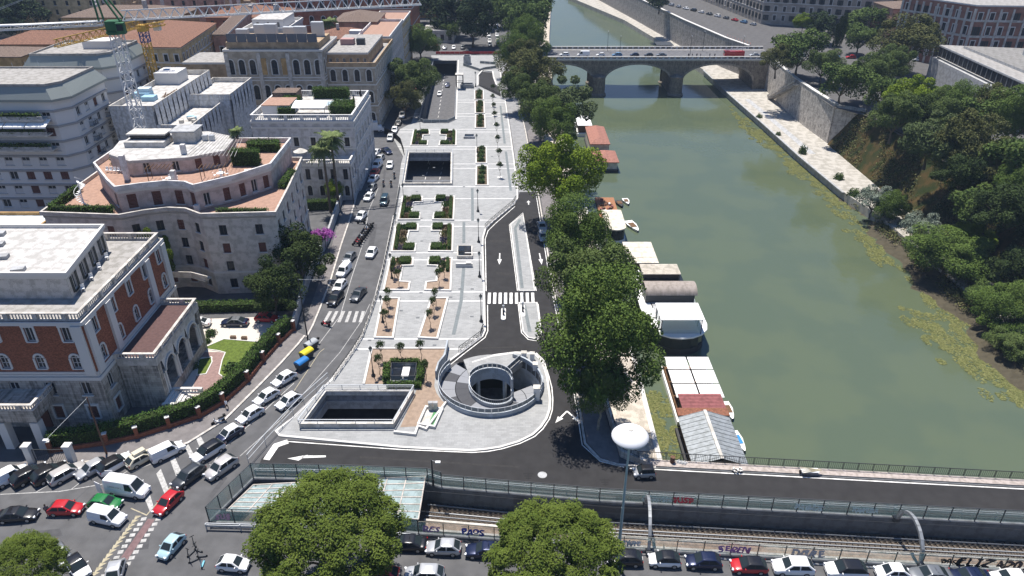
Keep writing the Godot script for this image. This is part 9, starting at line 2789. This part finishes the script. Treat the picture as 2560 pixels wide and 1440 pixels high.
	b.strip(kerb, 0.35, 0.0, 0.15)
	struct("street_kerb", b.mesh(), MT.kerb)
	b = MB.new()
	var up_in := P([-35.5, -106.1, -36.1, -113.5, -36.6, -122.5, -37.4, -136, -38.5, -148.4, -39.6, -164.2, -40.5, -178.2, -40.7, -192.1])
	var up_out := P([-39.2, -185.7, -38.1, -172.6, -36.5, -152.8, -35.6, -136.7, -34.5, -121.7, -34.2, -112.1, -34.1, -106.1, -34.3, -102.4])
	b.prism(up_in + up_out, 0.0, 0.13)
	struct("upper_pavement", b.mesh(), MT.pavement)
	b = MB.new()
	b.strip(up_out, 0.3, 0.0, 0.15)
	struct("upper_kerb", b.mesh(), MT.kerb)
	t = thing("garden_wall", "low red brick garden wall with taller piers round the villa", "wall", v3(wall[0]))
	b = MB.new()
	b.strip(wall, 0.35, 0.0, 0.75)
	part(t, "wall_base", b.mesh(), MT.brick, Transform3D(Basis(), -t.position))
	for s in walk(wall, 4.6):
		add_box(t, "pier", v3(s[0]), Vector3(0.5, 2.0, 0.5), MT.brick, -(s[1] as Vector2).angle())
		add_box(t, "pier_cap", v3(s[0], 2.0), Vector3(0.62, 0.12, 0.62), MT.travertine, -(s[1] as Vector2).angle())
	var k := 0
	for i in wall.size() - 1:
		var a: Vector2 = wall[i]
		var c: Vector2 = wall[i + 1]
		var d := (c - a).normalized()
		var o := Vector2(d.y, -d.x) * 1.0
		if o.y > 0: o = -o
		var h := solo("garden_hedge", MB.new(), tinted("leaves"), "dense green hedge behind the brick wall, %s stretch from the villa gate" % ORD[i], "hedge", "villa hedge")
		h.mesh = hedge_mesh(Vector3(1.5, 2.7, a.distance_to(c) + 0.5), 34.0, 700 + i, 0.24)
		h.position = v3((a + c) * 0.5 + o)
		h.rotation.y = atan2(d.x, d.y)
	b = MB.new()
	b.strip(P([-36.9, -105.2, -37.7, -112.1, -38.7, -124.1, -38.7, -139.8, -39.7, -152.8, -40.8, -167.3]), 0.4, 0.0, 2.3)
	solo("street_wall", b, MT.concrete, "grey garden wall along the upper pavement", "wall")
	for q in [["dark hedge under the curved house", Vector3(-51.1, 0, -111.4), 24.0, 1.6, 0.05], ["hedge before the white villa's garden", Vector3(-44.5, 0, -156.9), 9.0, 2.2, 0.1]]:
		var h := solo("garden_hedge", MB.new(), tinted("leaves"), q[0], "hedge", "garden hedges")
		h.mesh = hedge_mesh(Vector3(q[2], q[3], 1.8), 26.0, int(q[2]), 0.26)
		h.position = q[1]
		h.rotation.y = q[4]
	# villa garden ground
	b = MB.new()
	b.sheet(P([-59.3, -108, -39.2, -109.4, -37.6, -106.5, -38.8, -100.3, -39.8, -95.1, -41.2, -89.7, -43.2, -84.8, -48.1, -81.2, -50.9, -83, -53.1, -92.7]), 0.01)
	struct("garden_drive", b.mesh(), MT.gravel)
	var lawns := [P([-50.5, -99.2, -47.9, -102, -42.3, -101.2, -39.8, -101.8, -40.1, -97.1, -41.2, -91.7, -43.8, -90.9, -45.3, -92.2, -46.1, -96, -46.3, -98, -47.5, -98.5]), P([-49.9, -96.2, -48.1, -96.8, -47.5, -95.4, -47.3, -92.2, -48.6, -91.9]), P([-49.4, -85.8, -48.2, -87.2, -47.1, -85.8, -48.7, -84.1])]
	for l in lawns:
		b = MB.new()
		b.sheet(l, 0.03)
		struct("lawn", b.mesh(), MT.grass)
		b = MB.new()
		b.strip(l, 0.16, 0.0, 0.1, true)
		struct("lawn_edge", b.mesh(), MT.travertine)
	b = MB.new()
	b.sheet(P([-47.4, -98.2, -46.1, -97.8, -44.8, -92.2, -43.7, -90.7, -46.4, -87.2, -47.7, -87.2, -48.6, -91.7, -47.2, -92.1, -47.9, -96.8, -49.9, -96.8, -50.5, -98.2]), 0.02)
	struct("garden_path", b.mesh(), mat("path_mauve", 0.3, 0.2, 0.18, 0.95, "blotch", 2.0))
	for q in [["left", Vector3(-46.4, 0, -102.2)], ["right", Vector3(-44.5, 0, -102)]]:
		var u := thing("flower_trough", "terracotta flower trough at the lawn's edge, %s one" % q[0], "planter", q[1], 0.0, "flower troughs")
		part(u, "trough", box_mesh(Vector3(0.9, 0.5, 0.45)), MT.terrace, Transform3D(Basis(), Vector3(0, 0.25, 0)))
		part(u, "soil", box_mesh(Vector3(0.8, 0.04, 0.35)), MT.earth, Transform3D(Basis(), Vector3(0, 0.51, 0)))
	# red site barriers at the far end of the square
	for i in 14:
		var u := thing("site_barrier", "red plastic site barrier, %s from the left at the far end of the square" % ORD[i], "barrier", Vector3(-32.0 + i * 2.05, 0.05, -326.5), 0.0, "red site barriers")
		part(u, "panel", box_mesh(Vector3(1.95, 1.0, 0.12)), mat("barrier_red", 0.5, 0.05, 0.04, 0.7), Transform3D(Basis(), Vector3(0, 0.6, 0)))
		for x in [-0.8, 0.8]: part(u, "foot", box_mesh(Vector3(0.25, 0.12, 0.6)), MT.steel_dark, Transform3D(Basis(), Vector3(x, 0.06, 0)))
	for i in 9:
		var u := thing("site_barrier", "orange net barrier on the far embankment, %s from the bridge" % ORD[i], "barrier", Vector3(108.5 - i * 0.7, 0.05, -345 - i * 2.4), 1.3, "orange net barriers")
		part(u, "net", box_mesh(Vector3(2.3, 1.0, 0.08)), mat("net_orange", 0.6, 0.13, 0.06, 0.8), Transform3D(Basis(), Vector3(0, 0.6, 0)))
		part(u, "post", box_mesh(Vector3(0.1, 1.2, 0.1)), MT.steel, Transform3D(Basis(), Vector3(-1.1, 0.6, 0)))
	# rented kick scooters by the station roof
	k = 0
	for q in [Vector3(-36.5, 0, -59), Vector3(-35.7, 0, -58.1), Vector3(-35, 0, -57.3), Vector3(-35.7, 0, -56.7), Vector3(-36.4, 0, -57.7), Vector3(-34.5, 0, -56.2)]:
		var u := thing("kick_scooter", "%s kick scooter by the station corner, %s from the rack" % ["pale blue" if k == 5 else "dark", ORD[k]], "kick scooter", q, 0.7 + k * 0.5, "kick scooters")
		var m: Material = mat("scooter_blue", 0.15, 0.4, 0.5, 0.5) if k == 5 else MT.steel_dark
		part(u, "deck", box_mesh(Vector3(0.2, 0.06, 0.9)), m, Transform3D(Basis(), Vector3(0, 0.16, 0)))
		b = MB.new()
		b.bar(Vector3(0, 0.16, -0.45), Vector3(0, 1.15, -0.3), 0.07, 0.07)
		part(u, "stem", b.mesh(), m)
		part(u, "handlebar", box_mesh(Vector3(0.5, 0.06, 0.06)), MT.tyre, Transform3D(Basis(), Vector3(0, 1.15, -0.3)))
		for z in [-0.52, 0.48]: part(u, "wheel", MT.scooter_wheel, MT.tyre, Transform3D(Basis().scaled(Vector3(0.5, 0.42, 0.42)), Vector3(0, 0.12, z)))
		k += 1
	# odds and ends on the bridge pavement
	for q in [["rusty oil drum and bags on the bridge pavement", Vector3(21, 0, -72.5), "drum"], ["tipped stack of bricks on the bridge pavement", Vector3(28.6, 0, -71), "bricks"], ["hand cart with scaffold poles on the bridge pavement", Vector3(37.6, 0, -70.4), "cart"]]:
		var u := thing("site_pile", q[0], "site gear", q[1] + Vector3(0, 0.14, 0))
		if q[2] == "drum":
			b = MB.new()
			b.tube(Vector3.ZERO, Vector3(0, 0.9, 0), 0.32, 0.32, 12)
			part(u, "drum", b.mesh(), MT.rust)
			for i in 3: part(u, "bag", MT.shrub1, MT.canopy, Transform3D(Basis().scaled(Vector3(0.45, 0.35, 0.4)), Vector3(0.8 + i * 0.35, 0, 0.1 * i)))
		elif q[2] == "bricks":
			for i in 9: part(u, "brick", box_mesh(Vector3(0.45, 0.14, 0.22)), MT.concrete_pale, Transform3D(Basis(Vector3.UP, i * 0.7), Vector3((i % 3) * 0.45, 0.07 + 0.14 * (i / 3), (i % 2) * 0.3)))
		else:
			part(u, "tray", box_mesh(Vector3(2.2, 0.12, 0.8)), MT.canopy, Transform3D(Basis(), Vector3(0.6, 0.5, 0)))
			for i in 5: part(u, "pole", box_mesh(Vector3(2.6, 0.06, 0.06)), MT.paint_yellow, Transform3D(Basis(Vector3.UP, 0.1 * i - 0.2), Vector3(0.8, 0.6, -0.3 + 0.15 * i)))
			part(u, "wheel", MT.scooter_wheel, MT.tyre, Transform3D(Basis(), Vector3(-0.6, 0.28, 0)))
	for q in [Vector3(2.1, 0, -70.1), Vector3(11.8, 0, -69)]:
		var m := MB.new()
		for i in 3: m.box(q + Vector3(0, 0.012, -0.4 + i * 0.4), Vector3(1.3 - 0.3 * i, 0.006, 0.22))
		m.box(q + Vector3(0, 0.015, 0), Vector3(0.2, 0.006, 1.2))
		part(get_node("river_road"), "blacked_out_mark", m.mesh(), MT.black)
	b = MB.new()
	b.lathe([Vector2(0.6, 0.0), Vector2(0.0, 0.004)], Vector3.ZERO, 16)
	part(get_node("river_road"), "manhole_cover", b.mesh(), MT.concrete, Transform3D(Basis(), Vector3(3.9, 0, -70.3) + Vector3(0, 0.012, 0)))
